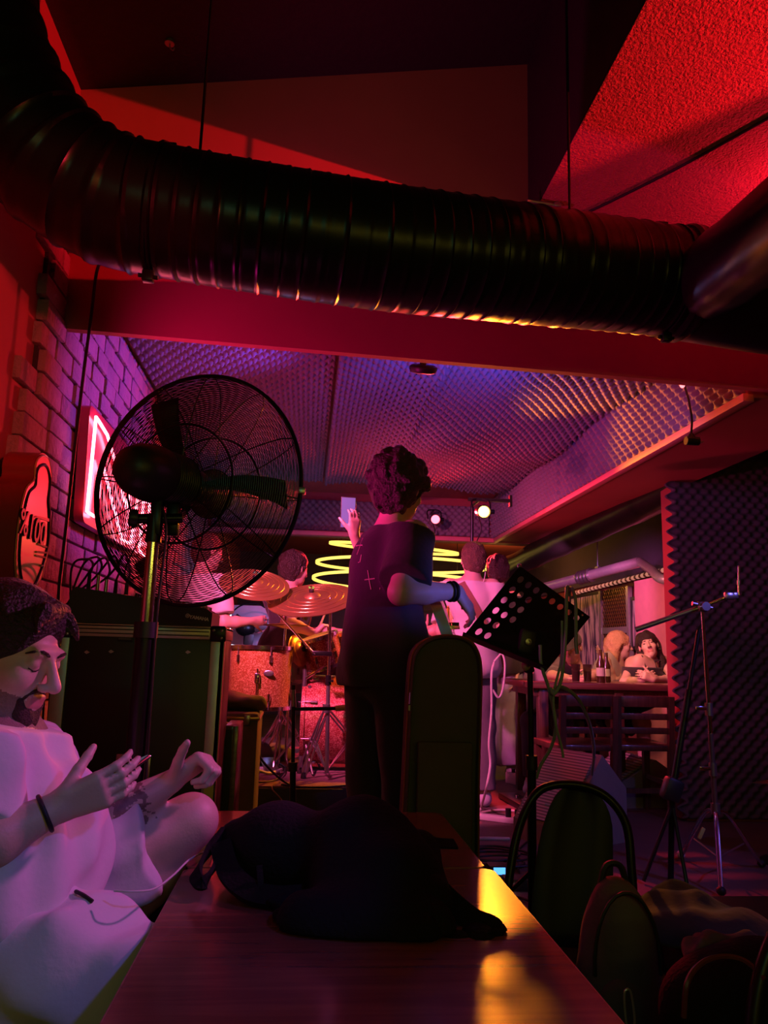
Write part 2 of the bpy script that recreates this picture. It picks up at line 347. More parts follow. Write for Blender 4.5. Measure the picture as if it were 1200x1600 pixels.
def soft(prims, h, cuts=None, wr=0.0, wf=28, seed=1):
    lo = np.min([_bb(p)[0] for p in prims if p[0] != 'sub'], 0)-3*h-wr; hi = np.max([_bb(p)[1] for p in prims if p[0] != 'sub'], 0)+3*h+wr
    n = np.ceil((hi-lo)/h).astype(int)+1
    xs, ys, zs = (lo[i]+h*np.arange(n[i]) for i in range(3))
    Fd = np.full(n, .5, np.float32)
    for p in prims:
        b0, b1 = _bb(p); mg = p[5]+3*h
        i0 = np.maximum(((b0-mg-lo)/h).astype(int), 0); i1 = np.minimum(((b1+mg-lo)/h).astype(int)+2, n)
        sl = tuple(slice(i0[i], i1[i]) for i in range(3))
        if any(s_.stop <= s_.start for s_ in sl): continue
        X, Y_, Z = np.meshgrid(xs[sl[0]], ys[sl[1]], zs[sl[2]], indexing='ij')
        d = _dist(p, X, Y_, Z); f = Fd[sl]; k = p[5]
        if p[0] == 'sub':
            q = np.maximum(k-np.abs(f+d), 0)/k; Fd[sl] = np.maximum(f, -d)+q*q*k*.25
        else:
            q = np.maximum(k-np.abs(f-d), 0)/k; Fd[sl] = np.minimum(f, d)-q*q*k*.25
    if cuts or wr:
        X, Y_, Z = np.meshgrid(xs, ys, zs, indexing='ij')
        if wr:
            rs = np.random.RandomState(seed)
            for j in range(5):
                dv = rs.normal(size=3); dv /= np.linalg.norm(dv); f_ = wf*(.6+.9*rs.rand())
                Fd += (wr*.5*np.sin(f_*(dv[0]*X+dv[1]*Y_+dv[2]*Z)+rs.rand()*6+1.5*np.sin(f_*.4*(X*dv[1]-Z*dv[0])))).astype(np.float32)
        for (q, nn) in (cuts or []): Fd = np.maximum(Fd, (X-q[0])*nn[0]+(Y_-q[1])*nn[1]+(Z-q[2])*nn[2]).astype(np.float32)
    for ax in range(3):
        sl = [slice(None)]*3
        for e in (0, -1): sl[ax] = e; Fd[tuple(sl)] = np.maximum(Fd[tuple(sl)], h)
    Sg = Fd < 0
    cnt = sum(Sg[i:n[0]-1+i, j:n[1]-1+j, k:n[2]-1+k].astype(np.int8) for i in (0, 1) for j in (0, 1) for k in (0, 1))
    I, J, K = np.nonzero((cnt > 0) & (cnt < 8))
    idx = np.full(n-1, -1, np.int32); idx[I, J, K] = np.arange(len(I))
    acc = np.zeros((len(I), 3)); cn = np.zeros(len(I))
    cs = [(i, j, k) for i in (0, 1) for j in (0, 1) for k in (0, 1)]
    for a in cs:
        for b in cs:
            if sum(abs(a[i]-b[i]) for i in range(3)) != 1 or a > b: continue
            fa = Fd[I+a[0], J+a[1], K+a[2]]; fb = Fd[I+b[0], J+b[1], K+b[2]]; m = (fa < 0) != (fb < 0)
            t = np.where(m, fa/np.where(m, fa-fb, 1), 0)
            for i in range(3): acc[:, i] += np.where(m, a[i]+(b[i]-a[i])*t, 0)
            cn += m
    P = (acc/np.maximum(cn, 1)[:, None]+np.stack([I, J, K], 1))*h+lo
    Q = []
    for ax in range(3):
        u, v = (ax+1) % 3, (ax+2) % 3
        s0 = [slice(None)]*3; s1 = [slice(None)]*3
        s0[ax] = slice(0, -1); s1[ax] = slice(1, None)
        E_ = Sg[tuple(s0)] != Sg[tuple(s1)]
        C = np.stack(np.nonzero(E_), 1); ok = (C[:, u] > 0) & (C[:, v] > 0) & (C[:, u] < n[u]-1) & (C[:, v] < n[v]-1); C = C[ok]
        ins = Sg[C[:, 0], C[:, 1], C[:, 2]]
        def g(du, dv):
            c = C.copy(); c[:, u] -= du; c[:, v] -= dv; return idx[c[:, 0], c[:, 1], c[:, 2]]
        q = np.stack([g(1, 1), g(0, 1), g(0, 0), g(1, 0)], 1)
        q[~ins] = q[~ins][:, ::-1]; Q.append(q)
    Q = np.concatenate(Q); Q = Q[(Q >= 0).all(1)]
    return P, Q
def mesh_np(name, P, Q, mats, parent=None, label=None, mi=None, loc=None, ang=180):
    off = np.array(root_loc(parent)) if parent is not None else (np.array(loc, float) if loc is not None else np.zeros(3))
    me = bpy.data.meshes.new(name); nv, nf = len(P), len(Q); k = Q.shape[1]
    me.vertices.add(nv); me.vertices.foreach_set('co', (P-off).astype(np.float32).ravel())
    me.loops.add(nf*k); me.loops.foreach_set('vertex_index', Q.astype(np.int32).ravel())
    me.polygons.add(nf); me.polygons.foreach_set('loop_start', np.arange(nf, dtype=np.int32)*k)
    if mi is not None: me.polygons.foreach_set('material_index', mi.astype(np.int32))
    me.update(calc_edges=True); me.validate()
    finish(me, mats, ang, recalc=False)
    o = link(name, me, parent)
    if parent is None and loc is not None: o.location = Vector(off)
    if label: o['label'] = label
    return o
def SO(name, prims, h, mats, parent=None, label=None, loc=None, **kw):
    P, Q = soft(prims, h, **kw); return mesh_np(name, P, Q, mats, parent, label, loc=loc)
# ================================================================== the place
UP = .22          # level of the stage and the hall floor
RISER = .50
CZ = 2.92         # stage ceiling
LW = -1.1         # left wall
S('floor', MB().box2((-1.3, -2.6, -.1), (5.2, 2.78, 0)), 'floor')
S('stage_floor', MB().box2((-1.3, 2.78, -.1), (5.2, 13.2, UP)), 'stage')
S('stage_riser', MB().box2((LW, 4.45, UP), (.78, 6.9, RISER-.012), bev=.004), 'black_paint')
S('wall_left', MB().box2((-1.3, -2.6, -.1), (LW, 13.2, 4.3)), 'red_plaster')
S('wall_right', MB().box2((3.6, 5.2, UP), (3.8, 13.2, 3.0)).box2((4.4, -2.6, 0), (4.6, 5.2, 3.4)), 'pier_red')
S('wall_near', MB().box2((-1.3, -2.7, -.1), (5.2, -2.6, 4.3)), 'black_paint')
S('wall_back', MB().box2((-1.3, 12.4, UP), (3.8, 12.6, 3.0)), 'purple_cloth')
# bulkhead: beam face and the panel of the ceiling recess above it
bh = MB()
bh.hexa([(LW, 3.15, 2.54), (4.4, 3.15, 2.41), (4.4, 3.19, 2.41), (LW, 3.19, 2.54), (LW, 3.15, 4.15), (4.4, 3.15, 4.15), (4.4, 3.19, 4.15), (LW, 3.19, 4.15)])
S('wall_front', bh, 'red_plaster')
c = MB()
c.hexa([(LW, -2.6, 3.66), (.94, -2.6, 4.02), (.94, 3.15, 4.02), (LW, 3.15, 3.66), (LW, -2.6, 4.3), (.94, -2.6, 4.3), (.94, 3.15, 4.3), (LW, 3.15, 4.3)])
c.box2((.93, -2.6, 3.20), (1.0, 3.15, 4.3))
S('ceiling_recess', c, 'black_paint')
S('ceiling_right', MB().box2((.935, -2.6, 3.195), (4.6, 3.15, 3.4)), 'stucco')
S('ceiling', MB().box2((LW, 3.19, CZ), (2.0, 8.3, CZ+.12)), 'stucco')
S('ceiling_hall', MB().box2((2.0, 3.23, 2.9), (4.6, 8.3, 3.05)).box2((LW, 8.3, 2.75), (3.8, 13, 2.9)), 'pier_red')
S('trim_1', MB().box2((2.0, 3.24, 2.455), (2.62, 8.4, CZ)), 'pier_red')                      # soffit on the right
S('trim_2', MB().box2((1.975, 3.24, 2.435), (2.03, 8.2, 2.475), bev=.004), 'trim_pink')
S('trim_3', MB().box2((LW, 8.2, 2.45), (2.62, 8.42, CZ)), 'pier_red')                        # far beam
S('trim_4', MB().box2((LW, 8.08, 2.43), (1.99, 8.2, 2.475), bev=.004), 'trim_pink')
S('wall_pier', MB().box2((2.5, 5.0, UP), (4.4, 5.2, 2.9)), 'pier_red')

# brick cladding of the left wall, real courses with recessed joints
rb = random.Random(3)
bk = MB(); z = UP
row = 0
while z < 2.90:
    hgt = .098; y = (2.86 if z > 1.5 else 2.80)+rb.uniform(-.08, .08)-(.10 if z < 2.2 else 0)
    if 2.0 < z < 2.35: y -= .05
    y += (row % 2)*.09
    while y < 8.05:
        L_ = rb.uniform(.17, .27); top = min(z+hgt, 2.905)
        d = rb.uniform(.028, .046)
        bk.box2((LW-.005, y+.006, z+.005), (LW+d, min(y+L_, 8.08)-.006, top-.005), bev=.007)
        y += L_
    z += hgt; row += 1
S('wall_left_bricks', bk, 'brick')
mo = MB().box2((LW-.004, 2.95, UP), (LW+.016, 8.08, 2.9))
S('wall_left_mortar', mo, 'mortar')

# convoluted acoustic foam: one sheet = one thing, the egg-crate is real relief
def foam(name, label, o, u, v, nrm, lu, lv, p=.066, amp=.05, base=.006, m='foam', sag=None, wavy=0.0, res=7, group=None, pv=None):
    pv = pv or p
    o, u, v, nrm = (np.array(a, float) for a in (o, u, v, nrm))
    nu = int(lu/p*res)+1; nv = int(lv/pv*res)+1
    A, B = np.meshgrid(np.linspace(0, lu, nu), np.linspace(0, lv, nv), indexing='ij')
    H = base+amp*(.5+.5*np.sin(2*PI*A/p)*np.sin(2*PI*B/pv))
    if sag is not None: H = H+sag(A, B)
    A2 = A.copy()
    if wavy:
        A2[:6] += (wavy*np.sin(2*PI*B[:6]/p))*np.linspace(1, 0, 6)[:, None]
    P = o+A2[..., None]*u+B[..., None]*v+H[..., None]*nrm
    P = P.reshape(-1, 3); id_ = np.arange(nu*nv).reshape(nu, nv)
    Q = np.stack([id_[:-1, :-1], id_[1:, :-1], id_[1:, 1:], id_[:-1, 1:]], -1).reshape(-1, 4)
    ring = np.concatenate([id_[:, 0], id_[-1, 1:], id_[-2::-1, -1], id_[0, -2:0:-1]])
    Bp = (o+A2.ravel()[ring][:, None]*u+B.ravel()[ring][:, None]*v); k = len(P); P = np.concatenate([P, Bp]); m_ = len(ring)
    j = np.arange(m_); q2 = np.stack([ring[j], k+j, k+(j+1) % m_, ring[(j+1) % m_]], 1)
    if np.dot(np.cross(u, v), nrm) < 0: Q = Q[:, ::-1]; q2 = q2[:, ::-1]
    ob = mesh_np(name, P, np.concatenate([Q, q2]), m, loc=o)
    return tag(ob, label, 'acoustic foam', group)
FY0, FY1 = 3.30, 7.45
xa = float(aZ(520, 640, 2.9)[0]); xb = float(aZ(662, 640, 2.9)[0])
g = 'foam sheets under the stage ceiling'
foam('acoustic_foam', 'dark egg-crate foam sheet on the stage ceiling beside the brick wall', (LW+.06, FY0, CZ-.001), (1, 0, 0), (0, 1, 0), (0, 0, -1), xa-LW-.08, FY1-FY0, pv=.105, sag=lambda A, B: .02*np.sin(A*2.2)**2*np.sin(B*1.6+1)**2, group=g)
foam('acoustic_foam', 'narrow egg-crate foam strip on the ceiling between two lifted seams, above the bassist', (xa, FY0+.10, CZ-.001), (1, 0, 0), (0, 1, 0), (0, 0, -1), xb-xa-.012, FY1-FY0-.13, pv=.105, sag=lambda A, B: .008+.045*(2*A/(xb-xa)-1)**2*(.4+.6*np.sin(B*2.1)**2), group=g)
foam('acoustic_foam', 'wide sagging egg-crate foam sheet on the ceiling lit blue and orange', (xb, FY0+.30, CZ-.001), (1, 0, 0), (0, 1, 0), (0, 0, -1), 2.0-xb-.05, FY1-FY0-.32, pv=.105, sag=lambda A, B: .01+.05*np.sin(A*3.4+.4*B)**2*np.sin(B*1.9+.6)**2, group=g)
foam('acoustic_foam', 'egg-crate foam along the side of the right-hand soffit above the pink edge', (1.999, 3.26, 2.478), (0, 1, 0), (0, 0, 1), (-1, 0, 0), 4.92, .43, p=.088, pv=.078, amp=.045, sag=None)
foam('acoustic_foam', 'purple-lit egg-crate foam strip on the far beam above the pink ledge', (LW+.05, 8.199, 2.50), (1, 0, 0), (0, 0, 1), (0, -1, 0), 3.0, .33, p=.075, m='foam')
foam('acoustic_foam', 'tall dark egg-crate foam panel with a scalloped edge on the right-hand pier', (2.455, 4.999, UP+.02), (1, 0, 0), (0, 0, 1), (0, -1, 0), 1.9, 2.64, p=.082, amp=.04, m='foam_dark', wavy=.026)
# ================================================================== the ventilation duct
t = T('ventilation_duct', 'thick black spiral ventilation duct crossing the room in front of the red beam', 'ventilation duct', aY(600, 390, 2.3))
dp = [(1330, 488, 2.66, .2), (1200, 468, 2.62, .2), (1100, 450, 2.58, .2), (1000, 435, 2.55, .2), (800, 412, 2.42, .2), (600, 388, 2.33, .2), (400, 357, 2.29, .2), (250, 331, 2.28, .2)]
ctr = [aY(a, b, Y) for a, b, Y, r in dp]
path = catmull(ctr, 60)
L_ = 0; rr = []
ln = [0]
for i in range(1, len(path)): ln.append(ln[-1]+float(np.linalg.norm(path[i]-path[i-1])))
i0 = 2*60+30
for i, s_ in enumerate(ln):
    r = .2
    if i > i0:
        ph = (s_ % .062)/.062
        r += .0045*math.exp(-((ph-.5)/.07)**2)-.002*math.exp(-((ph-.36)/.06)**2)
    rr.append(r)
O('duct_pipe', MB().tube(path[i0-6:], rr[i0-6:], 56), 'duct', t)
O('tee_piece', MB().tube(path[:i0], .206, 48), 'duct', t)
O('collar', MB().tube([path[i0-14], path[i0-10], path[i0-6], path[i0-2], path[i0+2]], [.209, .216, .212, .216, .209], 48), 'duct', t)
el = [(250, 331, 2.28), (175, 313, 2.27), (90, 262, 2.25), (20, 180, 2.22), (-35, 60, 2.2), (-62, -60, 2.2)]
ep = catmull([aY(*a) for a in el], 16)
er = [.2+(.008 if i % 16 in (0, 1, 8) else 0) for i in range(len(ep))]
O('elbow', MB().tube(ep, er, 48), 'duct', t)
b0 = aY(1095, 448, 2.5); b1 = aY(1290, 300, 1.75)
O('branch_pipe', MB().tube([b0+(b1-b0)*k/12 for k in range(13)], [.135+(.006 if k in (3, 4) else 0) for k in range(13)], 40), 'duct', t, 'smaller black duct branching off towards the right')
for px, py, Y in ((243, 331, 2.28), (1040, 441, 2.56)):
    k = min(range(len(path)), key=lambda i: np.linalg.norm(path[i]-aY(px, py, Y)))
    h_ = MB().tube([path[k-1], path[k]], [.207, .207], 48)
    cpt = Vector(path[k]); tg = (Vector(path[k])-Vector(path[k-1])).normalized(); up = (Vector((0, 0, 1))-tg*tg.z).normalized()
    for sg in (1, -1): h_.box(cpt+up*sg*.222, (.035, .03, .035), bev=.004).cyl(cpt+up*sg*.222-tg*.03, cpt+up*sg*.222+tg*.03, .007, n=8)
    O('hanger_strap', h_, 'black_metal', t)
for px, py in ((300, 340), (900, 424)):
    q = Vector(aY(px, py, 2.3)); top = 3.66+(q.x-LW)*.176 if q.x < .93 else 3.2
    O('hanger_rod', MB().cyl(q+Vector((0, .05, .18)), Vector((q.x, q.y+.05, top)), .005, n=8), 'black_metal', t)

cable('cable', 'thin black cable hanging down the brick wall from the duct', [aY(158, 405, 2.75), aY(150, 430, 3.05), aY(143, 490, 3.08), aY(131, 580, 3.08), aY(118, 690, 3.08), aY(107, 790, 3.08), aY(99, 860, 3.08), aY(92, 925, 3.08), aY(90, 1010, 3.08)], .0065)
cable('cable', 'black cable stretched across the red stucco ceiling on the right', [aZ(1260, 152, 3.188), aZ(1200, 185, 3.188), aZ(1060, 262, 3.188), aZ(960, 312, 3.188), aZ(905, 338, 3.188)], .006)
t = T('ceiling_hook', 'small metal hook on the dark ceiling above the duct', 'hook', (aY(265, 68, 2.9)))
q = aY(265, 68, 2.9)
zc_ = 3.66+(q[0]-LW)*.176
O('plate', MB().cyl((q[0], q[1], zc_+.005), (q[0], q[1], zc_-.012), .02), 'steel', t)
O('hook', MB().tube(catmull([(q[0], q[1], zc_-.01), (q[0]+.004, q[1], zc_-.03), (q[0]+.016, q[1], zc_-.04), (q[0]+.022, q[1], zc_-.026)], 5), .003), 'steel', t)
t = T('pipe_stub', 'rusty little pipe end poking from the corner above the duct', 'pipe', aZ(870, 318, 3.19))
q = aZ(870, 318, 3.19)
O('pipe', MB().tube([q+V3(-.14, -.02, -.012), q+V3(0, 0, -.012)], .010).cyl(q+V3(0, 0, .01), q+V3(0, 0, -.05), .012), 'steel', t)
O('clamp', MB().box(q+V3(0, 0, -.012), (.034, .034, .018), bev=.004), 'steel', t)

# ------------------------------------------------------------------ neon letters on the brick wall
def n3(x, y, X): return aX(110+x/4.85, 620+y/4.85, X)
NX = -1.008
t = T('neon_sign', 'glowing red neon letter sign on a red board on the brick wall', 'neon sign', n3(130, 900, -1.05))
cs = [aX(141, 630, NX), aX(129, 815, NX), aX(252, 886, NX), aX(252, 755, NX)]
poly = []
for i in range(4):
    p = cs[i]; a = cs[i-1]; b = cs[(i+1) % 4]
    u = (a-p)/np.linalg.norm(a-p)*.05; v = (b-p)/np.linalg.norm(b-p)*.05
    poly += [p+u*(1-s)**2+v*s**2 for s in (0, .25, .5, .75, 1)]
O('board', MB().prism(poly, (-.042, 0, 0)), 'neon_back', t)
NL = NX+.018
Npoly = [(125, 870), (195, 150), (280, 290), (350, 530), (425, 845), (462, 640), (520, 700), (455, 1118), (390, 1080), (240, 490), (195, 915)]
def dens(pp, r=8, closed=True):
    out = []; m = len(pp)
    for i in range(m if closed else m-1):
        a, b = pp[i], pp[(i+1) % m]
        out += [(a[0]+(b[0]-a[0])*k/4, a[1]+(b[1]-a[1])*k/4) for k in range(4)]
    if not closed: out.append(pp[-1])
    return out
O('neon_letter', MB().tube([n3(a, b, NL) for a, b in dens(Npoly)], .0075, 8, closed=True), 'neon_red', t)
Upoly = [(555, 780), (520, 1160), (560, 1210), (610, 1235), (650, 1180), (680, 900), (655, 860), (625, 1110), (598, 1130), (575, 1090), (600, 810)]
O('neon_letter', MB().tube([n3(a, b, NL) for a, b in dens(Upoly)], .0075, 8, closed=True), 'neon_red', t)

# ------------------------------------------------------------------ bottle-shaped light box
PX = -.955
pl = [(380, 160), (330, 190), (305, 260), (295, 380), (230, 450), (190, 570), (150, 780), (125, 1000), (118, 1180), (135, 1350), (165, 1480), (190, 1502), (265, 1480), (320, 1380), (370, 1240), (410, 1090), (430, 960), (440, 700), (430, 560), (445, 420), (450, 330), (435, 230), (415, 180)]
P_ = [aX(a/5.718, 680+b/5.718, PX) for a, b in pl]
cc = np.mean(P_, 0)
t = T('bottle_sign', 'dark red bottle-shaped box sign marked %100 on the left wall', 'sign', (PX-.05, cc[1], min(p[2] for p in P_)))
sm = catmull(P_, 4, True)
M['sign_red'] = mat('sign_red', (.30, .035, .02), .35, coat=.3)
M['sign_face'] = mat('sign_face', (.30, .045, .02), .4, coat=.3)
O('box', MB().prism(sm, (-.105, 0, 0)), 'sign_red', t)
O('face_plate', MB().prism([cc+(p-cc)*.965+V3(.006, 0, 0) for p in sm], (-.004, 0, 0)), 'sign_face', t, 'orange-red printed face of the sign')
O('border', MB().tube([cc+(p-cc)*.965+V3(.004, 0, 0) for p in sm], .0035, 6, closed=True), 'gold_paint', t)
O('inner_band', MB().tube([cc+(p-cc)*.83+V3(.006, 0, 0) for p in sm], .006, 6, closed=True), 'ink', t)
def b3(x, y): return aX(x/5.718, 680+y/5.718, PX+.008)
o_ = b3(290, 840)
text_obj('lettering', '%100', .118, o_, (0, 1, -.06), (0, 0, 1), 'ink', t, .004, bold=.0015)
for (a, b, c_, d) in ((335, 970, 415, 1000), (320, 1042, 410, 1050), (315, 1072, 400, 1092), (360, 1165, 388, 1165)):
    O('gold_bar', MB().tube([b3(a, b), b3(c_, d)], .004, 6), 'gold_paint', t)
M['sign_cream'] = mat('sign_cream', (.45, .16, .12), .5)
O('ribbon_mark', MB().prism([b3(300, 730), b3(440, 775), b3(440, 745), b3(330, 718)], (.002, 0, 0)), 'sign_cream', t)
O('mounting_bracket', MB().box((-1.08, cc[1], cc[2]), (.05, .08, .2)), 'black_metal', t)

# ------------------------------------------------------------------ stage lamps on the far beam
def par(pos, lens, label, r=.062, stand=False):
    t = T('par_can', label, 'stage light', pos)
    pos = Vector(pos); d = Vector((-.05, -.95, -.2)).normalized()
    O('housing', MB().lathe([(.02, -.13), (r*.75, -.125), (r*.95, -.07), (r, .02), (r*1.12, .10), (r*1.12, .105), (r*.96, .105), (r*.96, .085)], pos, d, 24), 'black_metal', t)
    O('lens', MB().lathe([(r*.92, .084), (r*.7, .098), (r*.35, .104), (0, .106)], pos, d, 24), lens, t, 'glowing lens of the lamp')
    yk = [pos+Vector((-r-.02, 0, 0)), pos+Vector((-r-.02, .05, .09)), pos+Vector((0, .09, .115)), pos+Vector((r+.02, .05, .09)), pos+Vector((r+.02, 0, 0))]
    O('yoke', MB().tube(catmull(yk, 6), .007, 6), 'black_metal', t)
    O('knob', MB().cyl(pos+Vector((r+.015, 0, 0)), pos+Vector((r+.05, 0, 0)), .018), 'rubber', t)
    if stand:
        O('cross_bar', MB().box(pos+Vector((.08, .09, .11)), (.34, .025, .025)).box(pos+Vector((.25, .09, .11)), (.02, .04, .09)), 'black_metal', t)
        O('pole', MB().cyl((pos.x, pos.y+.36, UP), pos+Vector((0, .36, .12)), .014, n=12).cyl(pos+Vector((0, .09, .11)), pos+Vector((0, .38, .11)), .012, n=10), 'black_metal', t)
        for k in range(3): O('leg', MB().tube([(pos.x, pos.y+.36, UP+.5), (pos.x+.26*math.cos(.5+2.1*k), pos.y+.36+.26*math.sin(.5+2.1*k), UP+.012)], .010, 8), 'black_metal', t)
    else:
        O('clamp', MB().cyl(pos+Vector((0, .09, .11)), Vector((pos.x, 8.15, pos.z+.1)), .014), 'black_metal', t)
    O('power_cord', MB().tube(catmull([pos+Vector((0, .12, -.02)), pos+Vector((.03, .15, -.12)), pos+Vector((-.02, .14, -.26)), pos+Vector((.01, .12, -.36))], 6), .005, 6), 'cable_black', t)
par(ORANGE_POS, 'par_orange', 'bright orange stage lamp on a pole, above the guitarist in white', .048, True)
par(RED_POS, 'par_red', 'glowing red stage lamp on the far beam, left of the orange one', .05)
p_ = aY(610, 806, 7.9)

# round fixture and small red bulb under the near beam
q = Vector(aY(661, 577, 3.36))
t = T('ceiling_speaker', 'small round black fitting under the ceiling just behind the red beam', 'ceiling fitting', q)
O('ring', MB().lathe([(.052, .02), (.064, .012), (.066, 0), (.06, -.014), (.046, -.018), (.044, -.006)], q, (0, -.45, .9), 32), 'black_plastic', t)
O('grille', MB().lathe([(.045, -.008), (.03, -.016), (.012, -.02), (0, -.021)], q, (0, -.45, .9), 24), 'duct', t)
O('stem', MB().cyl(q+Vector((0, 0, .01)), (q.x, q.y+.04, 2.90), .016), 'black_plastic', t)
q = Vector(aY(1066, 600, 3.27))
t = T('red_bulb', 'tiny red lamp tucked under the right end of the red beam', 'lamp', q)
M['bulb_red'] = mat('bulb_red', (1, .3, .3), emit=(1, .18, .2), estr=3)
O('bulb', MB().ell(q, (.013, .013, .02)), 'bulb_red', t)
O('socket', MB().cyl(q+Vector((0, 0, .012)), q+Vector((0, -.035, .06)), .016), 'white_plastic', t)
cc_ = [aY(1070, 598, 3.33), aY(1076, 625, 3.33), aY(1081, 655, 3.33), aY(1080, 678, 3.33)]
t = T('plugged_cable', 'short black power cord with a plug dangling from the red beam', 'cord', cc_[0])
O('cord', MB().tube(catmull([Vector(cc_[0])+Vector((0, -.08, .03))]+cc_, 8), .0055, 8), 'cable_black', t)
e = Vector(cc_[-1])
O('plug', MB().cyl(e, e+Vector((0, 0, -.025)), .011, .02).cyl(e+Vector((-.028, 0, -.034)), e+Vector((.034, 0, -.034)), .021, n=14), 'black_plastic', t)
O('pin', MB().cyl(e+Vector((.03, -.008, -.034)), e+Vector((.055, -.008, -.038)), .003, n=6), 'steel', t)
O('pin', MB().cyl(e+Vector((.03, .008, -.034)), e+Vector((.055, .008, -.038)), .003, n=6), 'steel', t)

# ------------------------------------------------------------------ hall behind the stage: ring lamps
ct = Vector(aY(625, 880, 9.6)); t = T('ring_chandelier', 'chandelier of three thin glowing yellow rings hanging in the hall behind the band', 'chandelier', ct)
def ringlamp(cx, cy, Y, semi, tilt):
    cpt = Vector(aY(cx, cy, Y)); r = semi/FPX*Y*1.02; Rm = Euler((tilt[0], tilt[1], 0)).to_matrix()
    pts = [cpt+Rm @ Vector((r*math.cos(2*PI*k/64), r*.55*math.sin(2*PI*k/64), 0)) for k in range(65)]
    O('light_ring', MB().ribbon(pts, (0, 0, 1), .034, .025), 'led_yellow', t)
    for k in (8, 24, 48): O('wire', MB().tube([pts[k], (pts[k].x, pts[k].y, 2.738)], .003, 6), 'cable_black', t)
ringlamp(616, 857, 9.6, 100, (.06, .05)); ringlamp(630, 883, 9.6, 134, (-.05, .0)); ringlamp(628, 910, 9.6, 137, (-.1, .02))
O('ceiling_plate', MB().box((ct.x, ct.y, 2.742), (1.9, 1.2, .012), bev=.004), 'black_metal', t)
# ceiling lamps lighting up the hall ceiling
for px, py, lb in ((428, 868, 'small warm ceiling lamp in the hall above the drummer'), (848, 870, 'small warm ceiling lamp in the hall right of the guitarist')):
    q = Vector(aZ(px, py, 2.74)); t = T('ceiling_lamp', lb, 'ceiling lamp', q)
    M.setdefault('lamp_warm', mat('lamp_warm', (1, .7, .3), emit=(1, .45, .08), estr=5))
    O('shade', MB().lathe([(.05, .02), (.07, -.01), (.068, -.05), (.05, -.05)], q, (0, 0, 1), 20), 'brass', t)
    O('bulb', MB().ell(q+Vector((0, 0, -.04)), (.035, .035, .035), n=12), 'lamp_warm', t)
    lamp('ceiling_lamp_light', 'POINT', q+Vector((0, -.1, -.16)), 3.2, (1, .42, .07), size=.05)
q = aY(356, 968, 7.0)
t = T('tube_lamp', 'bright white vertical tube lamp behind the flight case', 'tube light', (q[0], q[1], UP))
O('tube', MB().cyl(aY(355, 1000, 7.0), aY(357, 940, 7.0), .028), 'tube_white', t)
O('stand', MB().cyl((q[0], q[1]+.05, UP), (q[0], q[1]+.05, aY(357, 936, 7.0)[2]), .02), 'black_metal', t)
O('foot', MB().lathe([(.15, 0), (.15, .02), (.03, .03)], (q[0], q[1]+.05, UP)), 'black_metal', t)
q0 = aY(362, 945, 7.9); q1 = aY(418, 1014, 7.9)
t = T('white_board', 'pale board standing behind the drums, lit blue by the tube lamp', 'board', ((q0[0]+q1[0])/2, 7.92, RISER*0+UP))
M['board'] = mat('board', (.62, .62, .68), .5)
O('panel', MB().box2((q0[0]-.06, 7.9, 1.0), (q1[0], 7.94, q0[2]), bev=.006), 'board', t)
for x_ in (q0[0], q1[0]-.06): O('leg', MB().box2((x_-.02, 7.9, UP), (x_+.02, 7.94, 1.0)), 'black_metal', t)
# added fan shape, imitates the dark silhouette of the big fan on the board
q = aY(392, 985, 7.6)
t = T('fan_silhouette', 'small dark round fan in front of the blue-lit board behind the drums', 'fan', (q[0], 7.6, UP))
O('guard', MB().tube([q+V3(.24*math.cos(2*PI*k/32), -.04, .26*math.sin(2*PI*k/32)) for k in range(32)], .008, 6, closed=True), 'black_metal', t)
O('motor', MB().ell(q+V3(-.05, 0, .02), (.10, .08, .08)), 'black_metal', t)
for k in range(3):
    a = .4+k*2*PI/3; O('blade', MB().box(q+V3(.12*math.cos(a), -.03, .12*math.sin(a)), (.17, .008, .085), rot=(0, -a, 0), bev=.003), 'black_plastic', t)
O('pole', MB().cyl((q[0]-.05, 7.62, UP), q+V3(-.05, .02, 0), .018), 'black_metal', t)
O('base', MB().lathe([(.16, 0), (.16, .02), (.03, .04)], (q[0]-.05, 7.62, UP)), 'black_metal', t)

# ------------------------------------------------------------------ far right: pipes, wall pictures, grilles
a, b = aY(800, 885, 9.0), aY(1075, 752, 5.05)
t = T('dark_duct', 'wide dark duct under the hall ceiling left of the foam pier', 'ventilation duct', a)
a = Vector(a); b = Vector(b)
O('pipe', MB().tube([a+(b-a)*k/20 for k in range(21)], [.13+(.008 if k % 4 == 0 else 0) for k in range(21)], 28), 'duct', t)
for k_ in (.3, .7): qq = a+(b-a)*k_; O('hanger', MB().cyl(qq, (qq.x, qq.y, 2.91), .006, n=8), 'black_metal', t)
p0, p1, p2 = Vector(aY(850, 918, 8.6)), Vector(aY(1000, 878, 7.2)), Vector(aY(1040, 906, 6.6))
t = T('silver_pipe', 'bright silver pipe with a ribbed coupling along the hall ceiling above the posters', 'pipe', p1)
O('pipe', MB().tube([p0+(p1-p0)*k/16 for k in range(17)], .052, 20), 'alu', t)
O('coupling', MB().tube([p0+(p1-p0)*(.40+.012*k) for k in range(12)], [.075 if k % 3 else .064 for k in range(12)], 20), 'steel', t)
O('bend', MB().tube(catmull([p1, p1+(p2-p1)*.5, p2, p2+Vector((.45, -.05, .0))], 8), .045, 16), 'alu', t)
O('hanger', MB().cyl(p0+(p1-p0)*.6, p0+(p1-p0)*.6+Vector((0, 0, .55)), .006, n=8).box(p0+(p1-p0)*.6+Vector((0, 0, .06)), (.03, .08, .02)), 'steel', t)
WX = 3.6
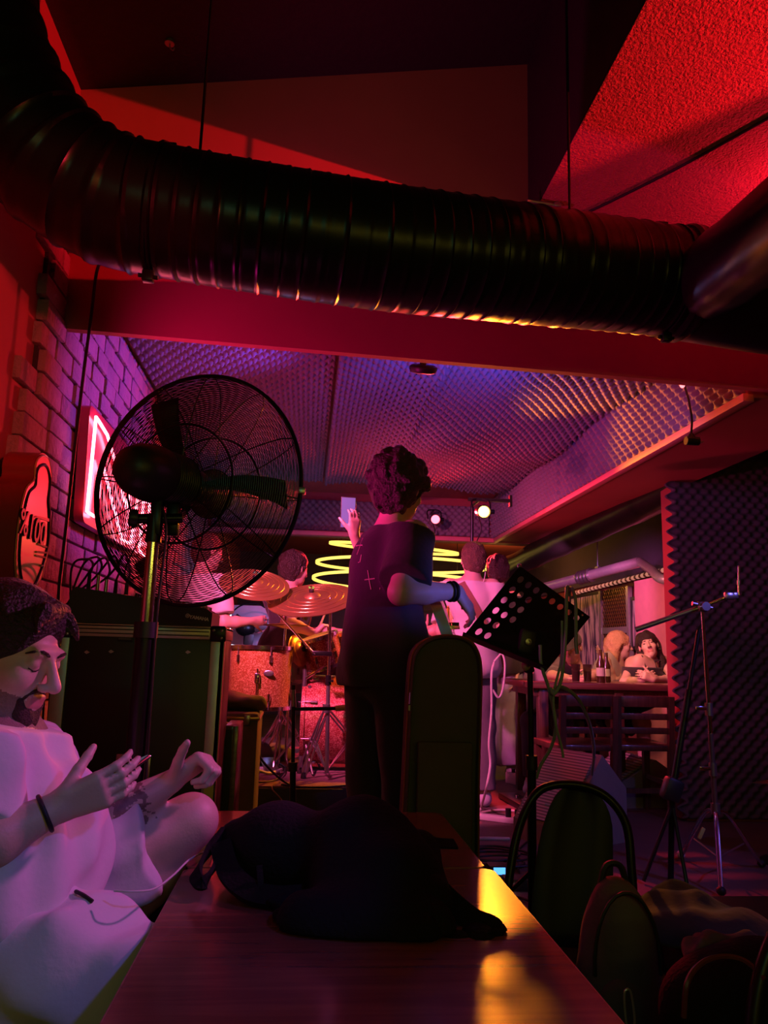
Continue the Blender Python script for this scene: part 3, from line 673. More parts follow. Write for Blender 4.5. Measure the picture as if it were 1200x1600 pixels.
def wallpanel(name, px0, px1, yt, ybot, thick, m, label, cat, parts=None):
    A_ = aX(px0, (yt+ybot)/2, WX); B_ = aX(px1, (yt+ybot)/2, WX); zt = aX((px0+px1)/2, yt, WX)[2]; zb = aX((px0+px1)/2, ybot, WX)[2]
    return min(A_[1], B_[1]), max(A_[1], B_[1]), zb, zt
def poster(px0, px1, yt, ybot, label, seed):
    y0, y1, zb, zt = wallpanel('p', px0, px1, yt, ybot, 0, 0, '', '')
    t = T('wall_painting', label, 'painting', (WX, (y0+y1)/2, zb))
    m = mat('drip_paint_'+str(seed), (.75, .58, .62), .5); nt = m.node_tree; N = nt.nodes; L = nt.links; bs = N['Principled BSDF']
    tc = N.new('ShaderNodeTexCoord'); mp = N.new('ShaderNodeMapping'); mp.inputs['Scale'].default_value = (1, 9, 1.6); n = N.new('ShaderNodeTexNoise'); n.inputs['Scale'].default_value = 1.6+seed*.2; n.inputs['Detail'].default_value = 6
    cr = N.new('ShaderNodeValToRGB'); cr.color_ramp.elements[0].position = .42; cr.color_ramp.elements[0].color = (.10, .07, .16, 1); cr.color_ramp.elements[1].position = .56; cr.color_ramp.elements[1].color = (.82, .62, .66, 1)
    L.new(tc.outputs['Object'], mp.inputs[0]); L.new(mp.outputs[0], n.inputs['Vector']); L.new(n.outputs['Fac'], cr.inputs[0]); L.new(cr.outputs[0], bs.inputs['Base Color'])
    O('canvas', MB().box2((WX-.045, y0, zb), (WX-.015, y1, zt), bev=.004), m, t)
    O('frame', MB().box2((WX-.05, y0-.05, zb-.04), (WX, y0, zt+.04)).box2((WX-.05, y1, zb-.04), (WX, y1+.05, zt+.04)).box2((WX-.05, y0, zt), (WX, y1, zt+.04)).box2((WX-.05, y0, zb-.04), (WX, y1, zb)), 'black_plastic', t)
poster(898, 944, 932, 1062, 'tall pale painting with purple drips on the hall wall, left of the wire grille', 1)
poster(994, 1032, 936, 1010, 'pale dripping painting behind the dark-haired woman, right of the wire grille', 2)
y0, y1, zb, zt = wallpanel('g', 946, 990, 920, 1030, 0, 0, '', '')
t = T('wall_grille', 'dark lattice grille with pale bars on the hall wall behind the blond woman', 'grille', (WX, (y0+y1)/2, zb))
O('backing', MB().box2((WX-.03, y0, zb), (WX-.004, y1, zt)), 'black_plastic', t)
lt = MB(); n_ = 14
for k in range(-n_, n_*2):
    for sg in (1, -1):
        ya = y0+(y1-y0)*k/n_; yb = ya+sg*(zt-zb)*.7
        lo_, hi_ = 0.0, 1.0
        t0 = 0 if yb == ya else (y0-ya)/(yb-ya); t1 = 1 if yb == ya else (y1-ya)/(yb-ya); lo_ = max(0, min(t0, t1)); hi_ = min(1, max(t0, t1))
        if hi_ > lo_: lt.cyl((WX-.04, ya+(yb-ya)*lo_, zb+(zt-zb)*lo_), (WX-.04, ya+(yb-ya)*hi_, zb+(zt-zb)*hi_), .006, n=5)
O('lattice', lt, 'brass', t)
zm = aX(968, 985, WX)[2]
O('rail', MB().box2((WX-.06, y0, zm-.035), (WX-.03, y1, zm+.035)), 'alu', t)
for yy in (y0, y1): O('post', MB().box2((WX-.07, yy-.03, zb), (WX-.02, yy+.03, zt)), 'alu', t)
# light strip along the top of the wall
t = T('light_rope', 'row of little dashes of light along the top of the hall wall', 'light strip', aX(980, 905, WX))
A_ = Vector(aX(1052, 888, WX-.03)); B_ = Vector(aX(903, 926, WX-.03))
O('rail', MB().tube([A_, B_], .02, 8), 'black_plastic', t)
m_ = mat('rope_glow', (.5, .3, .25), .5); nt = m_.node_tree; N = nt.nodes; L = nt.links
tc = N.new('ShaderNodeTexCoord'); wv = N.new('ShaderNodeTexWave'); wv.bands_direction = 'Y'; wv.inputs['Scale'].default_value = 2.6; L.new(tc.outputs['Object'], wv.inputs['Vector'])
cr = N.new('ShaderNodeValToRGB'); cr.color_ramp.elements[0].position = .35; cr.color_ramp.elements[0].color = (0, 0, 0, 1); cr.color_ramp.elements[1].position = .45; cr.color_ramp.elements[1].color = (1, .35, .25, 1)
L.new(wv.outputs['Fac'], cr.inputs[0]); L.new(cr.outputs[0], N['Principled BSDF'].inputs['Emission Color']); N['Principled BSDF'].inputs['Emission Strength'].default_value = .5
M['rope_glow'] = m_
O('glow_tube', MB().tube([A_+(B_-A_)*k/30+Vector((-.02, 0, 0)) for k in range(31)], .024, 10), 'rope_glow', t)
y0, y1, zb, zt = wallpanel('w', 1030, 1075, 905, 1075, 0, 0, '', '')
M['pink_paint'] = mat('pink_paint', (.75, .30, .30), .7, bump=.1)
S('wall_right_column', MB().box2((3.35, y0-.4, UP), (3.6, y1, zt)), 'pink_paint')
M['wall_dark'] = mat('wall_dark', (.10, .075, .12), .8)
S('wall_right_upper', MB().box2((3.56, 5.2, 2.13), (3.599, 12.4, 2.9)), 'wall_dark')
# ================================================================== near: tables
def dup(root, loc, rz, label=None, group=None, scale=None):
    r = root.copy(); COL.objects.link(r); r.location = Vector(loc); r.rotation_euler = (0, 0, rz)
    if label: r['label'] = label
    if group: r['group'] = group
    if scale: r.scale = (scale,)*3
    for ch in [o for o in bpy.data.objects if o.parent == root]:
        c_ = ch.copy(); COL.objects.link(c_); c_.parent = r
        for g_ in [o for o in bpy.data.objects if o.parent == ch]:
            d_ = g_.copy(); COL.objects.link(d_); d_.parent = c_
    return r
def rrect(x0, x1, y0, y1, r, z):
    P = []
    for cx, cy, a0 in ((x1-r, y1-r, 0), (x0+r, y1-r, 90), (x0+r, y0+r, 180), (x1-r, y0+r, 270)):
        P += [(cx+r*math.cos(math.radians(a0+18*k)), cy+r*math.sin(math.radians(a0+18*k)), z) for k in range(6)]
    return P
TZ = .75
def table(x0, x1, y0, y1, label):
    cx, cy = (x0+x1)/2, (y0+y1)/2
    t = T('cafe_table', label, 'table', (cx, cy, 0), 'small dark cafe tables pushed together')
    O('tabletop', MB().prism(rrect(x0, x1, y0, y1, .022, TZ-.028), (0, 0, .028)), 'table', t)
    O('edge_band', MB().tube([Vector(p)+Vector((0, 0, .026)) for p in rrect(x0-.001, x1+.001, y0-.001, y1+.001, .023, TZ-.028)], .0022, 6, closed=True), 'table_edge', t)
    O('column', MB().cyl((cx, cy, .03), (cx, cy, TZ-.028), .038, n=20).box((cx, cy, TZ-.036), (.3, .3, .015)), 'black_metal', t)
    O('foot_plate', MB().lathe([(.22, 0), (.22, .012), (.06, .03), (.045, .05)], (cx, cy, 0)), 'black_metal', t)
table(-.248, .462, 1.10, 1.893, 'glossy dark wooden cafe table nearest the viewer under the black backpack')
table(-.248, .448, 1.908, 2.525, 'dark wooden cafe table pushed behind the nearest one, towards the gig bag')

# ------------------------------------------------------------------ backpack lying on the tables
bp = T('backpack', 'large black backpack lying across the dark cafe tables', 'backpack', (.07, 1.62, TZ))
cutT = [(V3(0, 0, TZ+.002), V3(0, 0, -1))]
def bpp(a, b, ra, rb, k=.05): return cone(aY(*a), aY(*b), ra, rb, k)
SO('main_compartment', [bpp((372, 1316, 1.82), (440, 1322, 1.78), .055, .075), bpp((440, 1325, 1.78), (560, 1335, 1.72), .078, .100), bpp((560, 1340, 1.70), (632, 1375, 1.60), .100, .085), bpp((530, 1390, 1.62), (610, 1402, 1.58), .065, .09), bpp((470, 1440, 1.52), (580, 1458, 1.49), .05, .06), bpp((580, 1455, 1.49), (668, 1450, 1.50), .06, .055)], .0075, 'bag_black', bp, cuts=cutT, wr=.007, wf=26)
SO('front_pocket', [bpp((650, 1345, 1.68), (660, 1405, 1.56), .055, .06, .03), bpp((600, 1460, 1.47), (655, 1462, 1.47), .04, .04, .03)], .007, 'bag_black', bp, cuts=cutT, wr=.005, wf=40)
SO('side_pocket', [bpp((438, 1432, 1.56), (470, 1462, 1.50), .02, .03, .02), bpp((425, 1408, 1.60), (440, 1412, 1.60), .008, .02, .02)], .006, 'bag_black', bp, cuts=cutT, wr=.004, wf=60)
def PX_(l): return [aY(*a) for a in l]
O('grab_handle', MB().ribbon(catmull(PX_([(350, 1300, 1.80), (322, 1335, 1.74), (306, 1368, 1.69), (318, 1380, 1.67), (336, 1352, 1.72), (358, 1318, 1.78)]), 8), (.3, .6, .6), .026, .008), 'bag_black', bp)
O('shoulder_strap', MB().ribbon(catmull(PX_([(345, 1318, 1.76), (358, 1362, 1.69), (390, 1392, 1.64), (430, 1402, 1.62), (475, 1400, 1.62)]), 8), (.2, .7, .5), .045, .012), 'bag_black', bp)
O('shoulder_strap', MB().ribbon(catmull(PX_([(665, 1372, 1.66), (700, 1410, 1.58), (735, 1440, 1.52), (768, 1455, 1.50), (772, 1474, 1.47), (745, 1488, 1.45), (690, 1487, 1.46)]), 8), (.4, .5, .6), .05, .014), 'bag_black', bp)
O('strap_pad', MB().ell(aY(748, 1466, 1.485), (.035, .05, .022)).ell(aY(712, 1474, 1.475), (.05, .035, .02)), 'bag_black', bp)
O('compression_strap', MB().ribbon(catmull(PX_([(560, 1262, 1.86), (600, 1278, 1.87), (640, 1300, 1.88), (680, 1316, 1.90), (712, 1319, 1.92)]), 8), (.2, .8, .3), .03, .006), 'bag_black', bp)
O('zip', MB().tube(catmull(PX_([(575, 1268, 1.80), (630, 1290, 1.72), (668, 1330, 1.62), (678, 1390, 1.55)]), 8), .003, 6), 'steel', bp)
for px, py, Y in ((462, 1342, 1.50), (505, 1478, 1.42)):
    q = aY(px, py, Y)
O('buckle', MB().box(aY(745, 1486, 1.44), (.035, .02, .012), bev=.003), 'black_plastic', bp)
O('side_strap', MB().ribbon(PX_([(405, 1352, 1.66), (407, 1375, 1.645), (408, 1394, 1.635)]), (1, .2, 0), .012, .003), 'bag_black', bp)

# ------------------------------------------------------------------ bistro chairs
def bistro(loc, label):
    t = T('metal_chair', label, 'chair', loc, None)
    x, y, z = loc; W = lambda a, b, c_: Vector((x+a, y+b, z+c_))
    hoop = catmull([W(-.20, .17, .45), W(-.185, .20, .58), W(-.15, .235, .74), W(-.10, .25, .84), W(-.04, .258, .873), W(.05, .258, .873), W(.12, .25, .84), W(.165, .24, .77), W(.17, .22, .66), W(.17, .20, .55), W(.175, .17, .45)], 8)
    O('back_hoop', MB().tube(hoop, .0125, 10), 'black_metal', t)
    pan = MB(); n = 14; vs_ = []
    L_ = hoop[:len(hoop)//2+1][::-1]; R__ = hoop[len(hoop)//2:]
    for k in range(n+1):
        a = Vector(L_[int(k*(len(L_)-1)/n)]); b = Vector(R__[int(k*(len(R__)-1)/n)])
        a, b = a.lerp(b, .2), a.lerp(b, .84); m_ = (a+b)/2+Vector((0, .03, 0))
        vs_ += [a, (a+m_)/2+Vector((0, .008, 0)), m_, (b+m_)/2+Vector((0, .008, 0)), b]
    fs = [(k*5+j, k*5+j+1, k*5+5+j+1, k*5+5+j) for k in range(n) for j in range(4)]
    o = O('back_panel', MB().add(vs_, fs), 'rubber', t); md = o.modifiers.new('thickness', 'SOLIDIFY'); md.thickness = .003
    O('seat', MB().prism(rrect(x-.19, x+.19, y-.20, y+.19, .06, z+.435), (0, 0, .022)), 'dark_wood', t)
    O('seat_rim', MB().tube(rrect(x-.195, x+.195, y-.205, y+.195, .065, z+.44), .009, 8, closed=True), 'black_metal', t)
    for sx, sy in ((-1, -1), (1, -1), (-1, 1), (1, 1)):
        O('leg', MB().tube([W(.17*sx, .17*sy, .435), W(.21*sx, .22*sy, 0.0)], [.0135, .011], 10), 'black_metal', t)
    O('brace', MB().tube([W(-.19, -.19, .22), W(.19, .19, .22)], .006, 8).tube([W(.19, -.19, .22), W(-.19, .19, .22)], .006, 8), 'black_metal', t)
    return t
ch = bistro((0, 0, 0), 'black metal chair with a hooped back beside the far end of the tables')
p = aY(893, 1216, 2.3)
ch.location = (p[0]-.045, p[1]-.258, 0); ch.rotation_euler = (0, 0, -.12)
dup(ch, (.835, .95, 0), 0.0, 'black metal chair cut off by the lower right edge of the picture')

# ------------------------------------------------------------------ bags at the lower right, on a low bench
bx0, bx1 = .86, 1.55
t = T('bench', 'low dark bench holding the bags at the lower right', 'bench', (1.2, 1.66, 0))
O('seat_board', MB().box2((.66, 1.50, .36), (1.12, 1.82, .40), bev=.006), 'dark_wood', t)
for x_ in (.69, 1.08):
    for y_ in (1.53, 1.78): O('leg', MB().box2((x_-.02, y_-.02, 0), (x_+.02, y_+.02, .36)), 'dark_wood', t)
def backpack(c_, s_, label, m, name='backpack', zb=.402):
    c_ = np.array(c_, float); t = T(name, label, 'backpack', (c_[0], c_[1], zb))
    ct = [(V3(0, 0, zb), V3(0, 0, -1))]
    SO('body', [ell(c_+V3(0, 0, .02*s_), V3(.085, .10, .19)*s_, k=.05), ell(c_+V3(-.01, 0, -.08*s_), V3(.09, .11, .12)*s_, k=.06)], .009, m, t, cuts=ct, wr=.005, wf=30)
    SO('pocket', [ell(c_+V3(-.02, -.08*s_, -.06*s_), V3(.065, .05, .10)*s_, k=.02)], .008, m, t, cuts=ct, wr=.003, wf=40)
    O('zip', MB().tube([c_+V3(.075*s_*math.sin(a)-.005, -.062*s_, .05*s_+.15*s_*math.cos(a)) for a in np.linspace(-1.7, 1.7, 16)], .004, 6), 'rubber', t)
    O('handle', MB().tube(catmull([c_+V3(-.03, .02, .19*s_), c_+V3(-.015, .02, .235*s_), c_+V3(.015, .02, .235*s_), c_+V3(.03, .02, .19*s_)], 5), .007, 6), 'rubber', t)
    return t
b1 = backpack(aY(968, 1530, 1.68)+V3(0, 0, 0), .92, 'upright purple-lit backpack between the table and the other bag', 'purple_cloth')
q = aY(983, 1578, 1.50)
O('carabiner', MB().tube(catmull([q+V3(-.008, 0, .028), q+V3(.004, 0, .03), q+V3(.010, 0, -.02), q+V3(.002, 0, -.034), q+V3(-.006, 0, -.02)], 6, True), .0022, 6, closed=True), 'alu', b1, 'small silver snap hook')
t = T('equipment_case', 'low black equipment case behind the bags at the lower right', 'case', (1.22, 2.12, 0))
O('body', MB().box2((.98, 1.90, .03), (1.62, 2.34, .56), bev=.012), 'black_plastic', t)
O('trim', MB().box2((.975, 1.895, .52), (1.625, 1.91, .545)).box2((.975, 1.895, .05), (1.625, 1.91, .08)), 'steel', t)
for x_ in (1.15, 1.45): O('latch', MB().box((x_, 1.892, .50), (.05, .012, .06), bev=.003), 'steel', t)
for x_ in (1.02, 1.58):
    for y_ in (1.94, 2.3): O('foot', MB().cyl((x_, y_, 0), (x_, y_, .03), .02), 'rubber', t)
q = aZ(985, 1424, .562)
t = T('plug_adapter', 'white plug adapter lying on the black equipment case', 'adapter', q)
q = q+V3(0, 0, .022)
O('body', MB().box(q, (.05, .036, .038), bev=.009, rot=(0, 0, .1)), 'white_plastic', t)
O('collar', MB().cyl(q+V3(.022, .002, 0), q+V3(.05, .005, 0), .016), 'white_plastic', t)
O('socket_face', MB().cyl(q+V3(-.012, -.017, 0), q+V3(-.012, -.0195, 0), .013), 'steel', t)
o = SO('jacket', [ell(aZ(1075, 1432, .60), (.16, .10, .045), k=.05), ell(aZ(1130, 1455, .60), (.13, .11, .05), k=.05), ell(aZ(1060, 1400, .60), (.08, .06, .035), k=.05)], .009, 'black_cloth', cuts=[(V3(0, 0, .563), V3(0, 0, -1))], wr=.012, wf=34, loc=aZ(1090, 1430, .563))
tag(o, 'crumpled dark jacket thrown over the black equipment case', 'jacket')
q = aY(1160, 1550, 1.32)
t = T('duffel_bag', 'dark bag with red piping at the lower right corner, in front of the jacket', 'bag', (q[0], q[1], .402))
t.location.z = 0.0
SO('body', [ell(q+V3(0.02, 0, -.05), (.15, .12, .13), k=.05), ell(q+V3(.07, .02, -.12), (.16, .13, .14), k=.05), cone((q[0]+.03, q[1], .09), (q[0]+.03, q[1], .3), .15, .15, .05)], .010, 'bag_black', t, cuts=[(V3(0, 0, .004), V3(0, 0, -1))], wr=.006, wf=25)
M['piping_red'] = mat('piping_red', (.10, .02, .02), .4)
O('piping', MB().tube(catmull(PX_([(1068, 1590, 1.19), (1074, 1535, 1.19), (1096, 1505, 1.21), (1130, 1494, 1.22), (1165, 1502, 1.21), (1195, 1530, 1.18)]), 8), .004, 6), 'piping_red', t)
o = SO('scarf', [ell(aY(1135, 1490, 1.42), (.075, .06, .03), k=.03), ell(aY(1165, 1505, 1.42), (.06, .06, .03), k=.03)], .006, 'purple_cloth', wr=.006, wf=90, loc=aY(1112, 1490, 1.42))
tag(o, 'ribbed purple scarf lying on top of the dark bag', 'scarf')

# ------------------------------------------------------------------ gig bag
gp = [(622, 1330), (632, 1230), (637, 1120), (642, 1040), (651, 1012), (672, 997), (700, 993), (728, 998), (744, 1014), (751, 1045), (750, 1120), (747, 1230), (745, 1330)]
G_ = [aY(a, b, 2.60) for a, b in gp]; G_[0][2] = .30; G_[-1][2] = .30
G_ += [V3(G_[-1][0]-.03, 2.6, .06), V3(G_[-1][0]-.08, 2.6, .0), V3(G_[0][0]+.08, 2.6, .0), V3(G_[0][0]+.03, 2.6, .06)]
gg = catmull(G_, 5, True); gc = np.mean(gg, 0)
t = T('gig_bag', 'tall black padded gig bag standing upright behind the far table', 'instrument bag', (gc[0], 2.65, 0))
m_ = MB(); rings = []
for y_, s_ in ((2.588, .90), (2.572, .93), (2.575, .965), (2.60, 1.0), (2.70, 1.0), (2.73, .96), (2.735, .9)):
    rings.append([V3(gc[0]+(p[0]-gc[0])*(1-(1-s_)*1.0), y_, max(gc[2]+(p[2]-gc[2])*(1-(1-s_)*.22), 0.001)) for p in gg])
n_ = len(gg); vs_ = [p for r in rings for p in r]
fs = [(i*n_+k, i*n_+(k+1) % n_, (i+1)*n_+(k+1) % n_, (i+1)*n_+k) for i in range(len(rings)-1) for k in range(n_)]+[tuple(range(n_)), tuple(range((len(rings)-1)*n_, len(rings)*n_))[::-1]]
O('shell', m_.add(vs_, fs), 'gig_bag', t, ang=60)
O('zip', MB().tube([p+V3((p[0]-gc[0])*.012, -.002, 0) for p in gg[:n_//1-20]], .0045, 6), 'pier_red', t, 'reddish zip piping along the edge')
pk = [aY(652, 1158, 2.565), aY(738, 1160, 2.565), V3(aY(738, 1160, 2.56)[0], 2.565, .12), V3(aY(652, 1158, 2.56)[0], 2.565, .12)]
mid = MB().box(((pk[0][0]+pk[1][0])/2, 2.563, (pk[0][2]+.12)/2), (pk[1][0]-pk[0][0], .022, pk[0][2]-.12), bev=.009)
O('front_pocket', mid, 'gig_bag', t)
O('zip_pull', MB().tube([aY(641, 1082, 2.58), aY(640, 1100, 2.58)], .004, 6).box(aY(640, 1106, 2.578), (.008, .004, .018)), 'steel', t)
O('strap', MB().ribbon(catmull([V3(gc[0]-.06, 2.74, 1.15), V3(gc[0]-.07, 2.76, .8), V3(gc[0]-.06, 2.74, .45)], 8), (1, 0, 0), .05, .006), 'bag_black', t)

# ------------------------------------------------------------------ flight case with mixer
FCY = 2.75
x0 = float(aY(84, 1050, FCY)[0]); x1 = float(aY(346, 1050, FCY)[0]); zt = float(aY(250, 978, FCY)[2]); D = .30
t = T('flight_case', 'big black flight case with aluminium edges standing behind the seated man', 'flight case', ((x0+x1)/2, FCY+D/2, 0))
zb = .30
O('body', MB().box2((x0, FCY+.004, zb), (x1, FCY+D, zt-.004), bev=.004), 'black_plastic', t)
tr = MB(); w_ = .042
for (lo, hi) in (((x0-.004, FCY-.004, zt-w_), (x1+.004, FCY+.012, zt)), ((x0-.004, FCY-.004, zt-.008), (x1+.004, FCY+w_, zt+.002)), ((x0-.004, FCY-.004, zb), (x1+.004, FCY+.012, zb+w_)),
                 ((x1-w_, FCY-.004, zb), (x1+.004, FCY+.012, zt)), ((x1-.012, FCY-.004, zb), (x1+.004, FCY+w_, zt)), ((x0-.004, FCY-.004, zb), (x0+w_, FCY+.012, zt)),
                 ((x1-w_, FCY, zt-.01), (x1+.004, FCY+D, zt+.002)), ((x1-.012, FCY, zt-w_), (x1+.004, FCY+D, zt))):
    tr.box2(lo, hi, bev=.002)
O('edge_trim', tr, 'alu', t)
O('trim_groove', MB().box2((x0, FCY-.0055, zt-.018), (x1-.05, FCY-.003, zt-.014)).box2((x0, FCY-.0055, zt-.032), (x1-.05, FCY-.003, zt-.028)), 'black_plastic', t)
for cx_, cz_ in ((x1-.02, zt-.022), (x1-.02, zb+.022), (x0+.02, zb+.022), (x0+.02, zt-.022)):
    co = O('corner_guard', MB().box((cx_, FCY+.006, cz_), (.056, .03, .056), bev=.008), 'black_metal', t)
    O('rivet', MB().lathe([(.0055, 0), (.004, .003), (0, .004)], (cx_-.014, FCY-.009, cz_+.012), (0, -1, 0), 10).lathe([(.0055, 0), (.004, .003), (0, .004)], (cx_+.014, FCY-.009, cz_+.012), (0, -1, 0), 10).lathe([(.0055, 0), (.004, .003), (0, .004)], (cx_+.014, FCY-.009, cz_-.014), (0, -1, 0), 10), 'steel', co)
for px, py in ((135, 1019), (173, 1018), (293, 1019)):
    q = aY(px, py, FCY-.001); O('rivet', MB().prism([q+V3(-.008, 0, 0), q+V3(0, 0, -.006), q+V3(.011, 0, 0), q+V3(0, 0, .006)], (0, .006, 0)), 'steel', t)
q = aY(207, 1207, FCY)
lt = O('latch_plate', MB().box(q+V3(0, .002, 0), (.115, .012, .12), bev=.004), 'steel', t)
O('latch', MB().box(q+V3(-.03, -.008, .0), (.02, .014, .08), bev=.004).box(q+V3(.022, -.008, 0), (.012, .012, .09), bev=.003), 'black_metal', lt)
lb = aY(196, 990, FCY)
M['label_grey'] = mat('label_grey', (.20, .19, .19), .5)
O('sticker', MB().box(lb+V3(0, .001, -.004), (.05, .004, .045)), 'black_metal', t)
O('sticker_print', MB().tube([lb+V3(.011*math.cos(a), -.002, .008+.011*math.sin(a)) for a in np.linspace(.6, 5.6, 14)], .0022, 5).box(lb+V3(0, -.0015, -.012), (.042, .001, .0025)).box(lb+V3(0, -.0015, -.018), (.042, .001, .002)), 'label_grey', t)
M['tape_yellow'] = mat('tape_yellow', (.62, .52, .12), .6)
q = aY(326, 1236, FCY-.006); O('yellow_tape', MB().box((q[0], FCY-.006, q[2]), (.032, .003, .062), bev=.001), 'tape_yellow', t, 'strip of yellow tape on the metal edge')
for cx_ in (x0+.08, x1-.08):
    for cy_ in (FCY+.06, FCY+D-.06):
        cs_ = O('castor', MB().box((cx_, cy_, zb-.02), (.09, .09, .04)), 'steel', t); O('wheel', MB().cyl((cx_-.02, cy_, .05), (cx_+.02, cy_, .05), .05, n=20).box((cx_, cy_, .16), (.05, .04, .26)), 'rubber', cs_)
# mixer: seen from its side, thick at the back (left), thin at the front (right)
MY = FCY+.03
mp_ = [(112, 958), (108, 926), (119, 917), (205, 931), (322, 951), (332, 958), (330, 976)]
mpp = [aY(a, b, MY) for a, b in mp_]
mpp[0][2] = zt+.004; mpp[-1][2] = zt+.004
t = T('mixing_desk', 'black wedge-shaped mixing desk on top of the flight case with cables plugged in', 'mixer', ((x0+x1)/2, MY+.2, zt+.003))
O('body', MB().prism(mpp, (0, .25, 0)), 'black_plastic', t)
sl_a, sl_b = mpp[3], mpp[4]; dn = Vector(sl_b-sl_a).normalized(); up_ = Vector((0, 1, 0)).cross(dn)*-1
if up_.z < 0: up_ = -up_
kn = 0
for i in range(11):
    for j in range(6):
        q = Vector(sl_a)+(Vector(sl_b)-Vector(sl_a))*(i+.5)/11+Vector((0, .02+.038*j, 0)); kn += 1
        O('fader_knob' if i > 7 else 'knob', MB().cyl(q, q+up_*.013, .0055, .0045, n=10) if i <= 7 else MB().box(q+up_*.006, (.012, .008, .012)), ['steel', 'white_plastic', 'cable_teal', 'pier_red'][(i+j) % 4] if i % 3 else 'black_plastic', t)
text_obj('brand_lettering', 'YAMAHA', .0165, aY(311, 966, MY-.001), (1, 0, -.12), (0, 0, 1), 'label_cyan' if 'label_cyan' in M else M.setdefault('label_cyan', mat('label_cyan', (.80, .92, .90), .4)).name, t, .0006, bold=.0006)
q = aY(293, 962, MY-.001); O('brand_emblem', MB().tube([q+V3(.0065*math.cos(a), 0, .0065*math.sin(a)) for a in np.linspace(0, 2*PI, 17)[:-1]], .0012, 5, closed=True).tube([q+V3(0, 0, -.005), q+V3(0, 0, .006)], .0008, 5).tube([q+V3(-.005, 0, -.003), q+V3(.005, 0, .003)], .0008, 5).tube([q+V3(.005, 0, -.003), q+V3(-.005, 0, .003)], .0008, 5), 'label_cyan', t)
for i, (px, Yo, h_, mt) in enumerate(((138, .05, .055, 'rubber'), (152, .16, .06, 'steel'), (165, .08, .045, 'steel'), (180, .2, .05, 'rubber'), (197, .14, .045, 'purple_cloth'))):
    q = Vector(aY(px, 922+(px-138)*.12, MY+Yo)); q.z = max(q.z, zt+.06)
    g_ = T('audio_cable', ['black audio cable plugged into the mixing desk, nearest the wall', 'audio cable with a silver plug on the mixing desk, second from the wall', 'audio cable with a short silver plug in the middle of the mixing desk plugs', 'black audio cable fourth from the wall on the mixing desk', 'audio cable with a purple plug nearest the fan pole on the mixing desk'][i], 'cable', q, 'cables on the mixing desk')
    O('plug', MB().cyl(q, q+Vector((0, 0, h_)), .008, .0065, n=12), mt, g_)
    e = q+Vector((0, 0, h_)); wx = LW+.09
    O('cord', MB().tube(catmull([e, e+Vector((.002, .02, .04)), e+Vector((-.035, .07, .062+.012*i)), e+Vector((-.10, .12, .03)), Vector((max(wx, x0-.05-.02*i), FCY+.30, zt-.02)), Vector((max(wx, x0-.06-.025*i), FCY+.30+.03*i, .8)), Vector((max(wx, x0-.06-.02*i), FCY+.30+.03*i, .23))], 8), .0045, 6), 'cable_black', g_)
# paper / boxes behind the mixer
t = T('wooden_speaker', 'narrow dark wooden speaker box beside the flight case', 'speaker', aY(358, 1300, 3.2)*V3(1, 1, 0)+V3(0, 0, UP))
sx0 = float(aY(347, 1200, 3.12)[0]); sx1 = float(aY(369, 1200, 3.12)[0]); szt = float(aY(358, 1134, 3.12)[2])
O('cabinet', MB().box2((sx0-.0, 3.12, UP), (sx1, 3.36, szt), bev=.004), 'dark_wood', t)
O('front_baffle', MB().box2((sx0+.002, 3.114, UP+.02), (sx1-.022, 3.122, szt-.014)), 'black_plastic', t)
O('edge', MB().box2((sx1-.02, 3.11, UP), (sx1, 3.122, szt), bev=.002), 'bar_wood', t)
# ================================================================== big pedestal fan
FC = Vector(aY(304, 763, 2.32)); fa = math.radians(24); AX = Vector((math.sin(fa), math.cos(fa), .02)).normalized()
fx, fy = Vector((0, 0, 1)).cross(AX).normalized(), None
fy = AX.cross(fx)
FR = .352
pole_x = Vector(aY(243, 800, 2.14))
t = T('pedestal_fan', 'large black wire-cage pedestal fan in front of the neon sign', 'fan', (pole_x.x-.0, 2.14, 0))
def fp(r, a, h): return FC+fx*(r*math.cos(a))+fy*(r*math.sin(a))+AX*h
def prof(s_, sg): return (.004+.088*math.sqrt(max(0, 1-s_**2.6)))*sg
for nm, sg, nr in (('rear_grille', -1, 46), ('front_grille', 1, 46)):
    mb = MB()
    for i in range(nr):
        s_ = .22+.77*i/(nr-1); mb.tube([fp(FR*s_, 2*PI*k/72, prof(s_, sg)) for k in range(72)], .0012, 4, closed=True)
    for k in range(12):
        a = 2*PI*k/12+.13; mb.tube([fp(FR*s_, a, prof(s_, sg)-.001*sg) for s_ in np.linspace(.2, 1, 12)], .0022, 5)
    for s_ in (.22, .5): mb.tube([fp(FR*s_, 2*PI*k/72, prof(s_, sg)) for k in range(72)], .0028, 5, closed=True)
    O(nm, mb, 'black_metal', t)
O('rim', MB().tube([fp(FR, 2*PI*k/96, 0) for k in range(96)], .0065, 8, closed=True), 'black_metal', t)
O('rim_clip', MB().box(fp(FR+.004, PI*1.02, 0), (.02, .03, .02), bev=.003), 'steel', t)
O('front_badge', MB().lathe([(.075, .0), (.075, .006), (.06, .012), (0, .014)], FC+AX*.088, AX, 28), 'black_plastic', t)
hub = O('blade_hub', MB().lathe([(.05, -.03), (.055, .0), (.05, .03), (0, .036)], FC, AX, 24), 'black_plastic', t)
